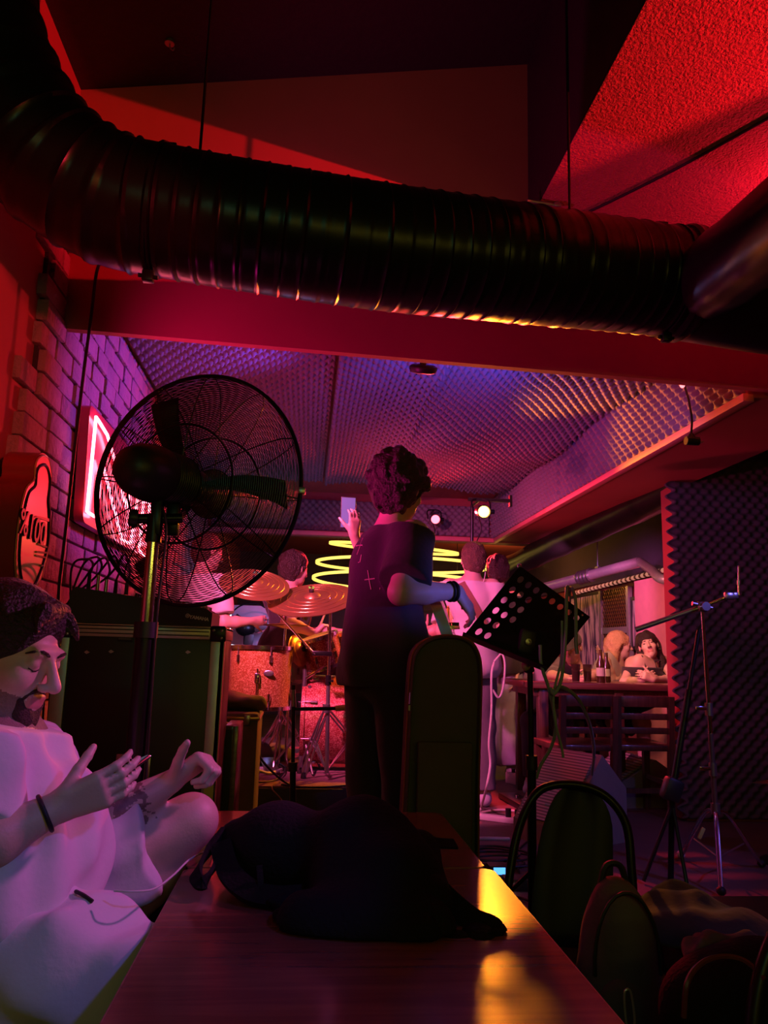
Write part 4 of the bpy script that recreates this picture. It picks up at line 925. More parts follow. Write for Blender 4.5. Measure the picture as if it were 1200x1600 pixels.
for k in range(3):
    a0 = .9+k*2*PI/3; vs_ = []; nu, nv = 8, 10
    for i in range(nv+1):
        s_ = .05+(.31-.05)*i/nv; w_ = .27*math.sin(min(1, .35+.9*i/nv)*PI*.62)
        for j in range(nu+1):
            u = j/nu-.5; vs_.append(fp(s_, a0+u*w_+.25*(i/nv), .03*u*2*(1-.3*i/nv)))
    o = O('blade', MB().add(vs_, [(i*(nu+1)+j, i*(nu+1)+j+1, (i+1)*(nu+1)+j+1, (i+1)*(nu+1)+j) for i in range(nv) for j in range(nu)]), 'black_plastic', t); md = o.modifiers.new('thickness', 'SOLIDIFY'); md.thickness = .002
mo = O('motor_housing', MB().lathe([(0, -.335), (.03, -.332), (.055, -.315), (.072, -.28), (.079, -.23), (.080, -.20)], FC, AX, 36).lathe([(.080, -.20), (.076, -.195), (.076, -.1), (.070, -.085), (0, -.085)], FC, AX, 36), 'black_plastic', t)
vr = MB()
for k in range(10): vr.lathe([(.0765, -.190+.010*k), (.0785, -.188+.010*k), (.0785, -.185+.010*k), (.0765, -.183+.010*k)], FC, AX, 36)
O('cooling_rib', vr, 'black_plastic', mo)
mc = FC-AX*.21
O('tilt_bracket', MB().box(Vector((pole_x.x+.005, pole_x.y, mc.z-.12)), (.03, .04, .10), bev=.006).box(Vector((pole_x.x+.04, pole_x.y+.05, mc.z-.115)), (.035, .035, .09), bev=.005).cyl((pole_x.x-.05, pole_x.y, mc.z-.125), (pole_x.x+.07, pole_x.y+.02, mc.z-.115), .014), 'black_metal', t)
O('tilt_knob', MB().lathe([(.022, -.012), (.026, 0), (.022, .012), (0, .014)], (pole_x.x-.055, pole_x.y-.01, mc.z-.125), (-1, -.2, 0), 10), 'black_plastic', t)
pz = float(aY(240, 825, 2.14)[2])
O('upper_tube', MB().cyl(Vector((pole_x.x, pole_x.y, mc.z-.11)), Vector((pole_x.x, pole_x.y, pz-.04)), .020, .022), 'black_metal', t)
O('pole', MB().cyl((pole_x.x, pole_x.y, pz), (pole_x.x, pole_x.y, aY(232, 985, 2.14)[2]), .0165, n=20), 'chrome', t, 'bright chrome upper pole')
O('lower_pole', MB().cyl((pole_x.x, pole_x.y, aY(232, 980, 2.14)[2]), (pole_x.x, pole_x.y, .04), .026, n=20), 'black_metal', t)
O('height_collar', MB().cyl((pole_x.x, pole_x.y, aY(232, 985, 2.14)[2]-.02), (pole_x.x, pole_x.y, aY(232, 972, 2.14)[2]), .032), 'black_plastic', t)
O('base', MB().lathe([(.24, 0), (.24, .014), (.20, .03), (.05, .05), (.03, .08)], (pole_x.x, pole_x.y, 0), (0, 0, 1), 40), 'black_metal', t)
pc = [Vector((pole_x.x+.01, pole_x.y-.01, mc.z-.07)), Vector((pole_x.x+.035, pole_x.y-.012, mc.z-.16)), Vector((pole_x.x+.028, pole_x.y-.012, 1.3)), Vector((pole_x.x+.034, pole_x.y-.012, .8)), Vector((pole_x.x+.04, pole_x.y-.012, .1)), Vector((pole_x.x+.2, pole_x.y+.28, .012))]
O('power_cord', MB().tube(catmull(pc, 10), .0038, 6), 'cable_black', t)
# ================================================================== drum kit on the riser
def lug(mb, p, n_, ax, L_=.05):
    p = Vector(p); mb.tube([p-Vector(ax)*L_/2, p+Vector(ax)*L_/2], .009, 8)
def drum(name, label, c_, ax, r, depth, shell, cat='drum', hoops='chrome', lugs=6, rods=True):
    c_ = Vector(c_); x, y, d = frame(ax)
    t = T(name, label, cat, c_)
    O('shell', MB().lathe([(r, -depth/2), (r, depth/2)], c_, d, 48), shell, t)
    for sg in (1, -1):
        O('head', MB().lathe([(r*.99, sg*depth/2), (r*.97, sg*(depth/2+.004)), (0, sg*(depth/2+.004))], c_, d, 48), 'drum_head', t)
        O('hoop', MB().lathe([(r+.003, sg*(depth/2-.012)), (r+.011, sg*(depth/2-.010)), (r+.011, sg*(depth/2+.012)), (r-.004, sg*(depth/2+.014)), (r-.004, sg*(depth/2-.0))], c_, d, 48), hoops, t)
    for k in range(lugs):
        a = 2*PI*k/lugs+.35; e = x*math.cos(a)+y*math.sin(a)
        mb = MB()
        for sg in (1, -1): mb.tube([c_+e*(r+.006)+d*sg*(depth/2-.085), c_+e*(r+.006)+d*sg*(depth/2-.045)], .010, 8)
        lo_ = O('lug', mb, 'chrome', t)
        if rods: O('tension_rod', MB().tube([c_+e*(r+.010)-d*(depth/2+.006), c_+e*(r+.010)-d*(depth/2-.05)], .0035, 6).tube([c_+e*(r+.010)+d*(depth/2+.006), c_+e*(r+.010)+d*(depth/2-.05)], .0035, 6), 'steel', lo_)
    return t, c_, x, y, d
z1 = float(aY(406, 1012, 4.85)[2]); z0 = float(aY(406, 1104, 4.85)[2]); cx_ = float(aY(406, 1060, 4.85)[0])
t, c_, x, y, d = drum('floor_tom', 'tall glitter floor tom lit crimson and orange at the left of the drum kit', (cx_, 4.85, (z0+z1)/2), (0, 0, 1), .188, z1-z0, 'orange_glitter')
for k in range(3):
    a = 2*PI*k/3+.5; e = Vector((math.cos(a), math.sin(a), 0)); lp = Vector((cx_, 4.85, 0))+e*.205
    O('leg', MB().tube([Vector((lp.x, lp.y, z1-.12)), Vector((lp.x, lp.y, RISER+.09)), Vector((lp.x, lp.y, RISER+.09))+e*.03+Vector((0, 0, -.08))], .006, 8).box(Vector((lp.x, lp.y, (z0+z1)/2)), (.03, .03, .06), bev=.006), 'chrome', t)
q = aY(420, 1052, 4.85-.186); O('badge', MB().ell((q[0], 4.85-.1895, q[2]), (.03, .003, .018)), 'steel', t)
# bass drum
ba = math.radians(-3); bax = (math.cos(ba), math.sin(ba), 0); bc = aY(532, 1117, 5.12); bc[2] = RISER+.305
t, c_, x, y, d = drum('bass_drum', 'large red glitter bass drum lying on its side behind the cymbal stand', bc, bax, .275, .46, 'red_glitter', hoops='red_glitter', lugs=8)
for sg in (-1, 1):
    s0 = Vector(bc)+Vector(bax)*.10+Vector((sg*-.20*math.sin(ba), sg*.20*math.cos(ba), -.14)); s1 = s0+Vector((.03, sg*.14, 0)); s1.z = RISER+.0
    O('spur', MB().tube([s0, s1], .008, 8).cyl(s1, s1+Vector((0, 0, .03)), .012, .009).box(s0, (.05, .03, .05), bev=.008), 'chrome', t)
O('tom_mount', MB().cyl(Vector(bc)+Vector((0, 0, .27)), Vector(bc)+Vector((0, 0, .40)), .013).tube([Vector(bc)+Vector((-.1, -.02, .44)), Vector(bc)+Vector((0, 0, .39)), Vector(bc)+Vector((.12, .05, .44))], .010, 8), 'chrome', t)
drum('rack_tom', 'small red rack tom tilted towards the drummer above the bass drum', aY(503, 1018, 5.12), (-.32, -.10, .94), .125, .19, 'red_glitter', lugs=6)
drum('rack_tom', 'small orange glitter rack tom right of the red one, beside the bassist', aY(545, 1008, 5.3), (-.28, -.05, .95), .115, .17, 'orange_glitter', lugs=6)
# snare
q = aY(440, 1075, 5.35)
t, c_, x, y, d = drum('snare_drum', 'shallow snare drum on its stand hidden between floor tom and bass drum', (q[0]+.05, 5.35, 1.1), (0, 0, 1), .17, .13, 'steel', lugs=8, rods=False)
O('stand', MB().cyl((c_.x, c_.y, RISER+.0), (c_.x, c_.y, 1.03), .012).tube([(c_.x-.12, c_.y, 1.03), (c_.x, c_.y, 1.0), (c_.x+.12, c_.y, 1.03)], .008, 6).tube([(c_.x, c_.y, .8), (c_.x-.18, c_.y-.1, RISER+.01)], .007, 6).tube([(c_.x, c_.y, .8), (c_.x+.18, c_.y-.1, RISER+.01)], .007, 6).tube([(c_.x, c_.y, .8), (c_.x, c_.y+.2, RISER+.01)], .007, 6), 'chrome', t)
def cymbal(label, c_, n_, r, group=None, name='cymbal'):
    c_ = Vector(c_); t = T(name, label, 'cymbal', c_, group)
    pr = [(.004, .030*r/.22), (.02, .029*r/.22), (.04, .020*r/.22), (.052, .010*r/.22)]+[(.052+(r-.052)*s_, .010*r/.22-.022*s_*s_) for s_ in np.linspace(.1, 1, 12)]
    pr += [(r, -.0145), (r*.6, -.004), (.052, .006), (.004, .026)]
    mb = MB().lathe(pr, c_, n_, 56)
    O('bronze_plate', mb, 'brass', t)
    x, y, d = frame(n_)
    gv = MB()
    for s_ in (.4, .55, .7, .85): gv.tube([c_+d*(.0115*r/.22-.022*((r*s_-.052)/(r-.052))**2)+(x*math.cos(2*PI*k/56)+y*math.sin(2*PI*k/56))*r*s_ for k in range(56)], .0012, 4, closed=True)
    O('groove', gv, 'brass', t)
    O('felt', MB().cyl(c_+d*.028*r/.22, c_+d*(.028*r/.22+.018), .016), 'rubber', t)
    O('wing_nut', MB().cyl(c_+d*.045, c_+d*.075, .006).box(c_+d*.066, (.034, .006, .014)), 'chrome', t)
    return t
CA = aY(398, 910, 4.75); CB = aY(488, 934, 4.72)
cymbal('bronze cymbal on the boom arm, left one behind the fan cage', CA, (.10, -.50, .86), .215)
cymbal('large bronze cymbal above the toms, close to the bassist', CB, (-.13, -.40, .9), .275)
cymbal('small splash cymbal standing nearly on edge between tom and floor tom', aY(469, 1016, 5.0), (.82, -.5, .28), .105)
# cymbal stand with boom
b0_ = Vector(aY(511, 1195, 4.66)); b0_.z = RISER
t = T('cymbal_stand', 'chrome cymbal stand on a double-braced tripod in front of the bass drum', 'stand', b0_)
top = Vector(aY(517, 938, 4.66))
O('upper_tube', MB().cyl(Vector(aY(513, 1065, 4.66)), top, .0085, n=12), 'chrome', t)
O('lower_tube', MB().cyl(b0_+Vector((0, 0, .04)), Vector(aY(513, 1062, 4.66)), .0125, n=12), 'steel', t)
O('collar', MB().cyl(Vector(aY(513, 1070, 4.66)), Vector(aY(513, 1055, 4.66)), .018).box(Vector(aY(517, 1064, 4.64)), (.03, .02, .012)), 'black_metal', t)
O('tilter', MB().box(top+Vector((0, 0, .0)), (.02, .03, .03), bev=.004).cyl(top, Vector(CB), .006).tube([top+Vector((-.10, 0, -.0)), top+Vector((.08, .0, .012))], .007, 8), 'chrome', t)
cl = Vector(aY(503, 1021, 4.645))
O('boom_clamp', MB().box(cl, (.12, .035, .03), bev=.006), 'black_metal', t)
O('boom_arm', MB().cyl(Vector(aY(492, 1023, 4.63)), Vector(aY(398, 918, 4.73)), .0065, n=10).cyl(Vector(aY(398, 918, 4.73)), Vector(CA)-Vector((0, 0, .0)), .005, n=8), 'chrome', t)
O('boom_tilter', MB().box(Vector(aY(397, 917, 4.73)), (.035, .03, .045), bev=.008), 'chrome', t)
hz = Vector(aY(510, 1107, 4.66))
O('tripod_collar', MB().cyl(hz+Vector((0, 0, -.025)), hz+Vector((0, 0, .025)), .024), 'steel', t)
lowc = b0_+Vector((0, 0, .05))
for (px, py) in ((468, 1205), (474, 1213), (584, 1197)):
    ft = Vector(aZ(px, py, RISER+.012)) if py > 1206 else Vector(aZ(px, py, RISER+.012))
    L__ = O('leg', MB().tube([hz+(ft-hz)*.03+Vector((.012, 0, 0)), ft+Vector((.012, 0, 0))], .006, 8).tube([hz+(ft-hz)*.03-Vector((.012, 0, 0)), ft-Vector((.012, 0, 0))], .006, 8), 'steel', t)
    md_ = hz.lerp(ft, .5); O('brace', MB().tube([md_+Vector((.012, 0, 0)), lowc], .0045, 6).tube([md_-Vector((.012, 0, 0)), lowc], .0045, 6), 'steel', L__)
    O('rubber_foot', MB().cyl(ft+Vector((0, 0, -.010)), ft+Vector((0, 0, .022)), .017, .012), 'rubber', L__)
# hi-hat
h0 = Vector(aY(446, 977, 5.1)); t = T('hi_hat', 'pair of hi-hat cymbals seen edge-on in front of the drummer', 'cymbal', (h0.x, h0.y, RISER))
for sg, nm in ((1, 'top_cymbal'), (-1, 'bottom_cymbal')): O(nm, MB().lathe([(.004, sg*.022), (.03, sg*.018), (.045, sg*.012), (.15, sg*.003), (.15, sg*.0015), (.045, sg*.010), (.004, sg*.02)], h0, (0, 0, 1), 40), 'brass', t)
O('rod', MB().cyl((h0.x, h0.y, RISER), (h0.x, h0.y, h0.z+.12), .008), 'chrome', t)
for k in range(3): a = .4+k*2*PI/3; O('leg', MB().tube([(h0.x, h0.y, RISER+.35), (h0.x+.22*math.cos(a), h0.y+.22*math.sin(a), RISER+.008)], .007, 6), 'chrome', t)
O('pedal', MB().box((h0.x-.05, h0.y-.16, RISER+.04), (.09, .26, .012), rot=(.18, 0, .2), bev=.003), 'steel', t)
# tom stand hardware between floor tom and bass drum
st = Vector(aY(470, 1190, 4.95)); st.z = RISER
t = T('tom_stand', 'heavy double-tube tom stand between the floor tom and the bass drum', 'stand', st)
O('post', MB().cyl(st, st+Vector((0, 0, .62)), .014).cyl(st+Vector((.035, .0, 0)), st+Vector((.035, 0, .52)), .011), 'steel', t)
O('clamp', MB().box(st+Vector((.01, 0, .40)), (.10, .05, .05), bev=.008).box(st+Vector((.02, 0, .24)), (.08, .05, .04), bev=.008), 'black_metal', t)
O('arm', MB().tube([st+Vector((0, 0, .56)), st+Vector((.06, -.02, .60)), st+Vector((.15, .1, .66))], .010, 8), 'chrome', t)
for k in range(3): a = .9+k*2*PI/3; O('leg', MB().tube([st+Vector((0, 0, .25)), st+Vector((.2*math.cos(a), .16*math.sin(a), .008))], .008, 8), 'steel', t)
# rug
o = O('rug', MB().box2((LW+.35, 4.46, RISER-.011), (.70, 6.2, RISER-.001), bev=.003), 'carpet', loc=(0, 5.2, RISER-.01)); tag(o, 'reddish carpet under the drum kit on the riser', 'rug')
# things by the floor tom
q = aY(373, 1150, 4.0)
t = T('hardware_case', 'dark olive case with a latch below the floor tom, topped by an olive bag', 'case', (q[0], 4.0, UP))
ez = float(aY(373, 1112, 4.0)[2])
O('body', MB().box2((aY(330, 1150, 4)[0], 3.95, UP), (aY(404, 1150, 4)[0], 4.3, ez), bev=.02), 'olive_cloth', t)
O('lid_rim', MB().box2((aY(330, 1150, 4)[0]-.005, 3.944, ez-.035), (aY(404, 1150, 4)[0]+.005, 4.305, ez-.02), bev=.003), 'brass', t)
O('latch', MB().box(aY(386, 1125, 3.94), (.03, .012, .05), bev=.004), 'steel', t)
o = SO('soft_bag', [ell(aY(370, 1095, 4.1), (.13, .10, .035), k=.04), ell(aY(388, 1100, 4.1), (.09, .09, .03), k=.04), ell(aY(355, 1092, 4.1), (.08, .08, .035), k=.04)], .009, 'olive_cloth', cuts=[(V3(0, 0, ez+.001), V3(0, 0, -1))], wr=.008, wf=35, loc=(q[0], 4.1, ez))
tag(o, 'flat olive cloth bag lying on the dark case below the floor tom', 'bag')
o = SO('crumpled_jacket', [ell(aZ(400, 1180, RISER+.06), (.12, .12, .08), k=.05), ell(aZ(430, 1178, RISER+.04), (.10, .09, .06), k=.05), ell(aZ(385, 1190, RISER+.03), (.09, .09, .05), k=.05)], .010, 'grey_cloth', cuts=[(V3(0, 0, RISER+.001), V3(0, 0, -1))], wr=.014, wf=30, loc=aZ(400, 1190, RISER))
tag(o, 'crumpled purple-lit jacket lying on the carpet under the floor tom', 'jacket')
q = aZ(398, 1207, RISER); t = T('power_strip', 'white power strip lit red at the edge of the drum riser', 'power strip', q)
O('body', MB().box(q+V3(0, 0, .018), (.28, .06, .034), rot=(0, 0, .12), bev=.008), 'white_plastic', t)
for k in range(4): O('socket', MB().cyl(q+V3(-.09+.06*k, -.01+.007*k, .036), q+V3(-.09+.06*k, -.01+.007*k, .032), .019), 'black_plastic', t)
cable('cable', 'pale thick cable looping over the front of the drum riser', [aZ(440, 1202, RISER+.02), aZ(420, 1208, RISER+.06), aY(395, 1202, 4.40), aY(386, 1215, 4.38), aY(390, 1240, 4.36), aY(400, 1262, 4.34), aY(410, 1290, 4.3)], .008, 'cable_white')
cable('cable', 'dark cable running diagonally from the flight case to the mic stand', [aY(345, 1128, 3.6), aY(365, 1135, 3.8), aY(390, 1160, 4.1), aY(415, 1195, 4.3), aY(445, 1222, 4.42), aZ(470, 1230, RISER+.006)], .006, 'cable_black')
cable('cable', 'cable lying along the front edge of the carpet', [aZ(440, 1226, RISER+.004), aZ(480, 1230, RISER+.006), aZ(530, 1228, RISER+.006), aZ(575, 1222, RISER+.006), aZ(600, 1210, RISER+.006)], .006, 'cable_black')
cable('cable', 'thin cable coiling on the carpet left of the mic stand', [aZ(370, 1195, RISER+.01), aZ(400, 1180, RISER+.03), aZ(420, 1186, RISER+.02), aZ(445, 1200, RISER+.02), aZ(432, 1218, RISER+.01), aZ(400, 1222, RISER+.01), aZ(380, 1212, RISER+.01)], .005)
cable('cable', 'thin tan cable drooping down the front of the riser below the power strip', [aZ(430, 1222, RISER+.01), aY(425, 1232, 4.41), aY(440, 1250, 4.40), aY(450, 1275, 4.38)], .004, 'strap')
# ================================================================== music stand
MYd = 2.92
TL, TR, BR, BL = (Vector(aY(*a)) for a in ((812, 884, 2.96), (922, 964, 2.86), (853, 1049, 2.80), (723, 995, 2.90)))
base = Vector(aY(830, 1100, 2.90))
t = T('music_stand', 'black perforated music stand desk on a pole, turned away in front of the guitarist', 'music stand', (base.x, base.y, UP))
def dk(u, v, h=0):
    p = (TL*(1-u)+TR*u)*(1-v)+(BL*(1-u)+BR*u)*v; nn = (TR-TL).cross(BL-TL).normalized(); return p+nn*h
mb = MB(); ncol, nrow = 8, 6; mg = .055
def cell(u0, u1, v0, v1, hole):
    n = 20
    if not hole: mb.add([dk(u0, v0), dk(u1, v0), dk(u1, v1), dk(u0, v1)], [(0, 1, 2, 3)]); return
    outp, inn = [], []
    for k in range(n):
        a = 2*PI*k/n+PI/4; cx_, cy_ = math.cos(a), math.sin(a); m_ = max(abs(cx_), abs(cy_))
        outp.append(dk((u0+u1)/2+(u1-u0)/2*cx_/m_, (v0+v1)/2+(v1-v0)/2*cy_/m_)); inn.append(dk((u0+u1)/2+(u1-u0)*.29*cx_, (v0+v1)/2+(v1-v0)*.30*cy_))
    mb.add(outp+inn, [(k, (k+1) % n, n+(k+1) % n, n+k) for k in range(n)])
U = [0, mg]+[mg+(1-2*mg)*(i+1)/ncol for i in range(ncol)]+[1]; VV = [0, .05]+[.05+.9*(j+1)/nrow for j in range(nrow)]+[1]
for i in range(len(U)-1):
    for j in range(len(VV)-1):
        inner = 0 < i < len(U)-2 and 0 < j < len(VV)-2
        hole = inner and (j == 1 or i <= 3) and not (j >= 5 and i > 2)
        cell(U[i], U[i+1], VV[j], VV[j+1], hole)
o = O('desk', mb, 'black_metal', t)
b_ = bmesh.new(); b_.from_mesh(o.data); bmesh.ops.remove_doubles(b_, verts=b_.verts, dist=.0004); bmesh.ops.recalc_face_normals(b_, faces=b_.faces); b_.to_mesh(o.data); b_.free(); o.data.polygons.foreach_set('use_smooth', [False]*len(o.data.polygons))
md = o.modifiers.new('thickness', 'SOLIDIFY'); md.thickness = .003
lip = MB().hexa([dk(0, 1), dk(1, 1), dk(1, 1, -.055), dk(0, 1, -.055), dk(0, 1.012), dk(1, 1.012), dk(1, 1.012, -.055), dk(0, 1.012, -.055)])
O('ledge', lip, 'black_metal', t)
O('corner_screw', MB().ell(dk(.0, .0, .004), (.010, .010, .010), n=10), 'chrome', t)
O('corner_screw', MB().ell(dk(.92, .045, .006), (.008, .008, .008), n=10), 'chrome', t)
hb = Vector(aY(822, 1003, 2.86))
O('tilt_block', MB().box(hb+Vector((0, .0, 0)), (.06, .05, .09), bev=.008, rot=(0, .2, 0)).cyl(hb+Vector((0, 0, -.02)), Vector(aY(827, 1048, 2.90)), .02), 'black_plastic', t)
O('hinge_bolt', MB().lathe([(.012, 0), (.012, .004), (.006, .005), (.006, -.002)], hb+Vector((0, -.03, 0)), (0, -1, 0), 14), 'steel', t)
O('clip', MB().box(Vector(aY(829, 1030, 2.87)), (.03, .03, .05), bev=.006).ell(Vector(aY(822, 1040, 2.86)), (.018, .015, .02), n=10), 'khaki', t)
O('upper_pole', MB().cyl(Vector(aY(828, 1040, 2.9)), Vector((base.x, base.y, .62)), .011, n=12), 'black_metal', t)
O('lower_pole', MB().cyl((base.x, base.y, .85), (base.x, base.y, UP+.05), .0165, n=14), 'black_metal', t)
O('collar', MB().cyl((base.x, base.y, .83), (base.x, base.y, .88), .022), 'black_plastic', t)
for k in range(3):
    a = .9+2*PI*k/3; O('leg', MB().tube([(base.x, base.y, UP+.26), (base.x+.24*math.cos(a), base.y+.18*math.sin(a)+.05, UP+.012)], .009, 8), 'black_metal', t)
g = 'pale cables hung over the music stand'
cable('cable', 'pale teal cable draped over the right edge of the music stand desk, straight left strand', [aY(890, 930, 2.93), aY(886, 917, 2.87), aY(885, 940, 2.80), aY(884, 985, 2.77), aY(881, 1030, 2.77), aY(876, 1065, 2.77), aY(866, 1084, 2.77), aY(860, 1076, 2.79)], .0065, 'cable_teal', group=g)
cable('cable', 'pale blue cable draped over the music stand corner, right strand with a dark end', [aY(889, 928, 2.93), aY(893, 919, 2.86), aY(899, 936, 2.79), aY(900, 975, 2.77), aY(900, 1005, 2.77), aY(902, 1022, 2.77)], .0065, 'cable_teal', group=g)
cable('cable', 'pale cable looping from the music stand over to the floor monitor', [aY(862, 1086, 2.79), aY(868, 1076, 2.80), aY(882, 1075, 2.86), aY(905, 1095, 3.0), aY(922, 1135, 3.3), aY(928, 1175, 3.8), aY(925, 1210, 4.2)], .0075, 'cable_teal', group=g)
cable('cable', 'pale cable hanging from the middle of the music stand to the floor', [aY(844, 1008, 2.79), aY(846, 1040, 2.78), aY(858, 1078, 2.80), aY(868, 1130, 2.84), aY(862, 1165, 2.88), aY(845, 1195, 2.92), aY(838, 1215, 2.95)], .0065, 'cable_teal', group=g)
cable('cable', 'thin pale cable end dangling below the music stand', [aY(878, 970, 2.79), aY(877, 1030, 2.78), aY(865, 1085, 2.79), aY(868, 1130, 2.80), aY(877, 1165, 2.82), aY(880, 1184, 2.82)], .005, 'cable_teal', group=g)

# ------------------------------------------------------------------ microphone stands
def micstand(label, foot, top, r=.011, m='black_metal', legs=3, spread=.28, arms=(), a0=.4, name='microphone_stand', floor=UP):
    foot = Vector(foot); foot.z = floor; top = Vector(top)
    t = T(name, label, 'stand', foot)
    O('lower_tube', MB().cyl(foot+Vector((0, 0, .05)), foot.lerp(top, .55), r*1.25, n=12), m, t)
    O('upper_tube', MB().cyl(foot.lerp(top, .5), top, r*.8, n=12), m, t)
    O('clutch', MB().cyl(foot.lerp(top, .52), foot.lerp(top, .57), r*1.9), 'black_plastic', t)
    for k in range(legs):
        a = a0+2*PI*k/legs
        lg = O('leg', MB().tube([foot+Vector((0, 0, .20)), foot+Vector((spread*math.cos(a), spread*math.sin(a), .012))], r*.75, 8), m, t)
        O('rubber_foot', MB().ell(foot+Vector((spread*math.cos(a), spread*math.sin(a), .014)), (.018, .018, .014), n=10), 'rubber', lg)
    for nm, a, b, rr_, mm in arms: O(nm, MB().cyl(Vector(a), Vector(b), rr_, n=12), mm, t)
    return t
f = aY(461, 1250, 3.9)
micstand('thin black microphone stand with a yellow-tipped side arm in front of the drums', (f[0], 3.9, UP), aY(459, 1070, 3.9), .012, spread=.22,
         arms=(('side_arm', aY(459, 1108, 3.9), aY(524, 1107, 3.9), .009, 'black_metal'), ('clip_tip', aY(524, 1107, 3.9), aY(556, 1104, 3.9), .014, 'tape_yellow'), ('silver_rod', aY(458, 1078, 3.89), aY(459, 1104, 3.89), .011, 'steel')))
f = aZ(803, 1205, UP)
micstand('black microphone stand between the man in jeans and the music stand', f, (aY(793, 1025, f[1])), .016, spread=.30)
# chrome boom stand on the right
f = Vector(aZ(1125, 1372, UP)); top = Vector(aY(1097, 948, 3.62)); tk = f.y
t = T('boom_stand', 'tall chrome boom stand in front of the dark foam pier', 'stand', f)
def lerpP(k): return (f+Vector((0, 0, .02))).lerp(top, k)
O('lower_tube', MB().cyl(lerpP(.22), lerpP(.52), .0125, n=14), 'steel', t)
O('middle_tube', MB().cyl(lerpP(.36), lerpP(.80), .010, n=14), 'chrome', t)
O('upper_tube', MB().cyl(lerpP(.62), lerpP(1), .0078, n=14), 'chrome', t)
for k_ in (.385, .61):
    p = lerpP(k_); c_ = O('clutch', MB().cyl(p-Vector((0, 0, .03)), p+Vector((0, 0, .03)), .019), 'steel', t); O('wing_bolt', MB().box(p+Vector((-.045, -.01, .005)), (.055, .008, .018), bev=.003), 'chrome', c_)
O('tilter', MB().box(top, (.05, .045, .05), bev=.012).cyl(top+Vector((-.05, 0, .015)), top+Vector((.05, 0, -.005)), .011).lathe([(.022, -.012), (.024, 0), (.022, .012)], top+Vector((-.0, -.03, 0)), (0, -1, 0), 10), 'steel', t)
e0 = Vector(aY(993, 984, 3.72)); e1 = Vector(aY(1140, 931, 3.58))
O('boom_tube', MB().cyl(e0, top, .0135, .0125, n=14), 'steel', t, 'dark blue-lit rear boom tube'); O('boom_rod', MB().cyl(top, e1, .0075, n=12), 'chrome', t)
e2 = Vector(aY(1154, 930, 3.57)); e3 = Vector(aY(1154, 884, 3.57))
O('cymbal_tilter', MB().box(e1, (.05, .03, .035), bev=.008).box(e1.lerp(e2, .6), (.03, .02, .03), bev=.005), 'steel', t)
O('cymbal_post', MB().cyl(e2, e3, .005, n=8).cyl(e2+(e3-e2)*.35, e2+(e3-e2)*.5, .009), 'chrome', t)
hub = lerpP(.235)
O('tripod_hub', MB().cyl(hub-Vector((0, 0, .02)), hub+Vector((0, 0, .03)), .022), 'steel', t)
for (px, py) in ((1064, 1338), (1190, 1352), (1127, 1396)):
    ft = Vector(aZ(px, py, UP+.012)); kn = hub.lerp(ft, .32)+Vector((0, 0, .05))
    L__ = O('leg', MB().tube(catmull([hub+Vector((0, -.01, 0)), kn+Vector((0, -.01, 0)), ft+Vector((0, -.01, 0))], 5), .006, 8).tube(catmull([hub+Vector((0, .012, 0)), kn+Vector((0, .012, 0)), ft+Vector((0, .012, 0))], 5), .006, 8), 'chrome', t)
    O('rubber_foot', MB().ell(ft+Vector((0, 0, .01)), (.022, .022, .02), n=10), 'white_plastic' if py < 1340 else 'rubber', L__)
    O('brace', MB().tube([hub.lerp(ft, .6), lerpP(.06)], .0045, 6), 'steel', L__)
q = hub.lerp(Vector(aZ(1064, 1338, UP)), .55)+Vector((.02, -.02, .02)); O('yellow_tag', MB().box(q, (.02, .012, .06), bev=.004, rot=(0, .5, 0)), 'tape_yellow', t)
# folded black stand beside it
f2 = Vector(aZ(1048, 1375, UP)); f2.z = UP
t = T('folded_stand', 'black folded stand leaning beside the chrome boom stand', 'stand', f2)
q0, q1 = Vector(aY(1050, 1240, f2.y)), Vector(aY(1092, 985, f2.y+.06))
O('thick_tube', MB().cyl(q0, q0.lerp(q1, .62), .0165, n=14), 'black_metal', t); O('thin_tube', MB().cyl(q0.lerp(q1, .55), q1, .010, n=12), 'black_metal', t)
O('joint', MB().box(q0+Vector((.0, 0, .02)), (.09, .07, .11), bev=.02, rot=(0, .35, 0)), 'black_plastic', t)
O('lower_tube', MB().cyl(q0, f2+Vector((0, 0, .0)), .014, n=12), 'black_metal', t)
for dx, dy in ((-.10, .05), (-.16, -.06), (.02, -.12)): O('leg', MB().tube([q0+Vector((0, 0, -.05)), f2+Vector((dx, dy, .012))], .009, 8), 'black_metal', t)

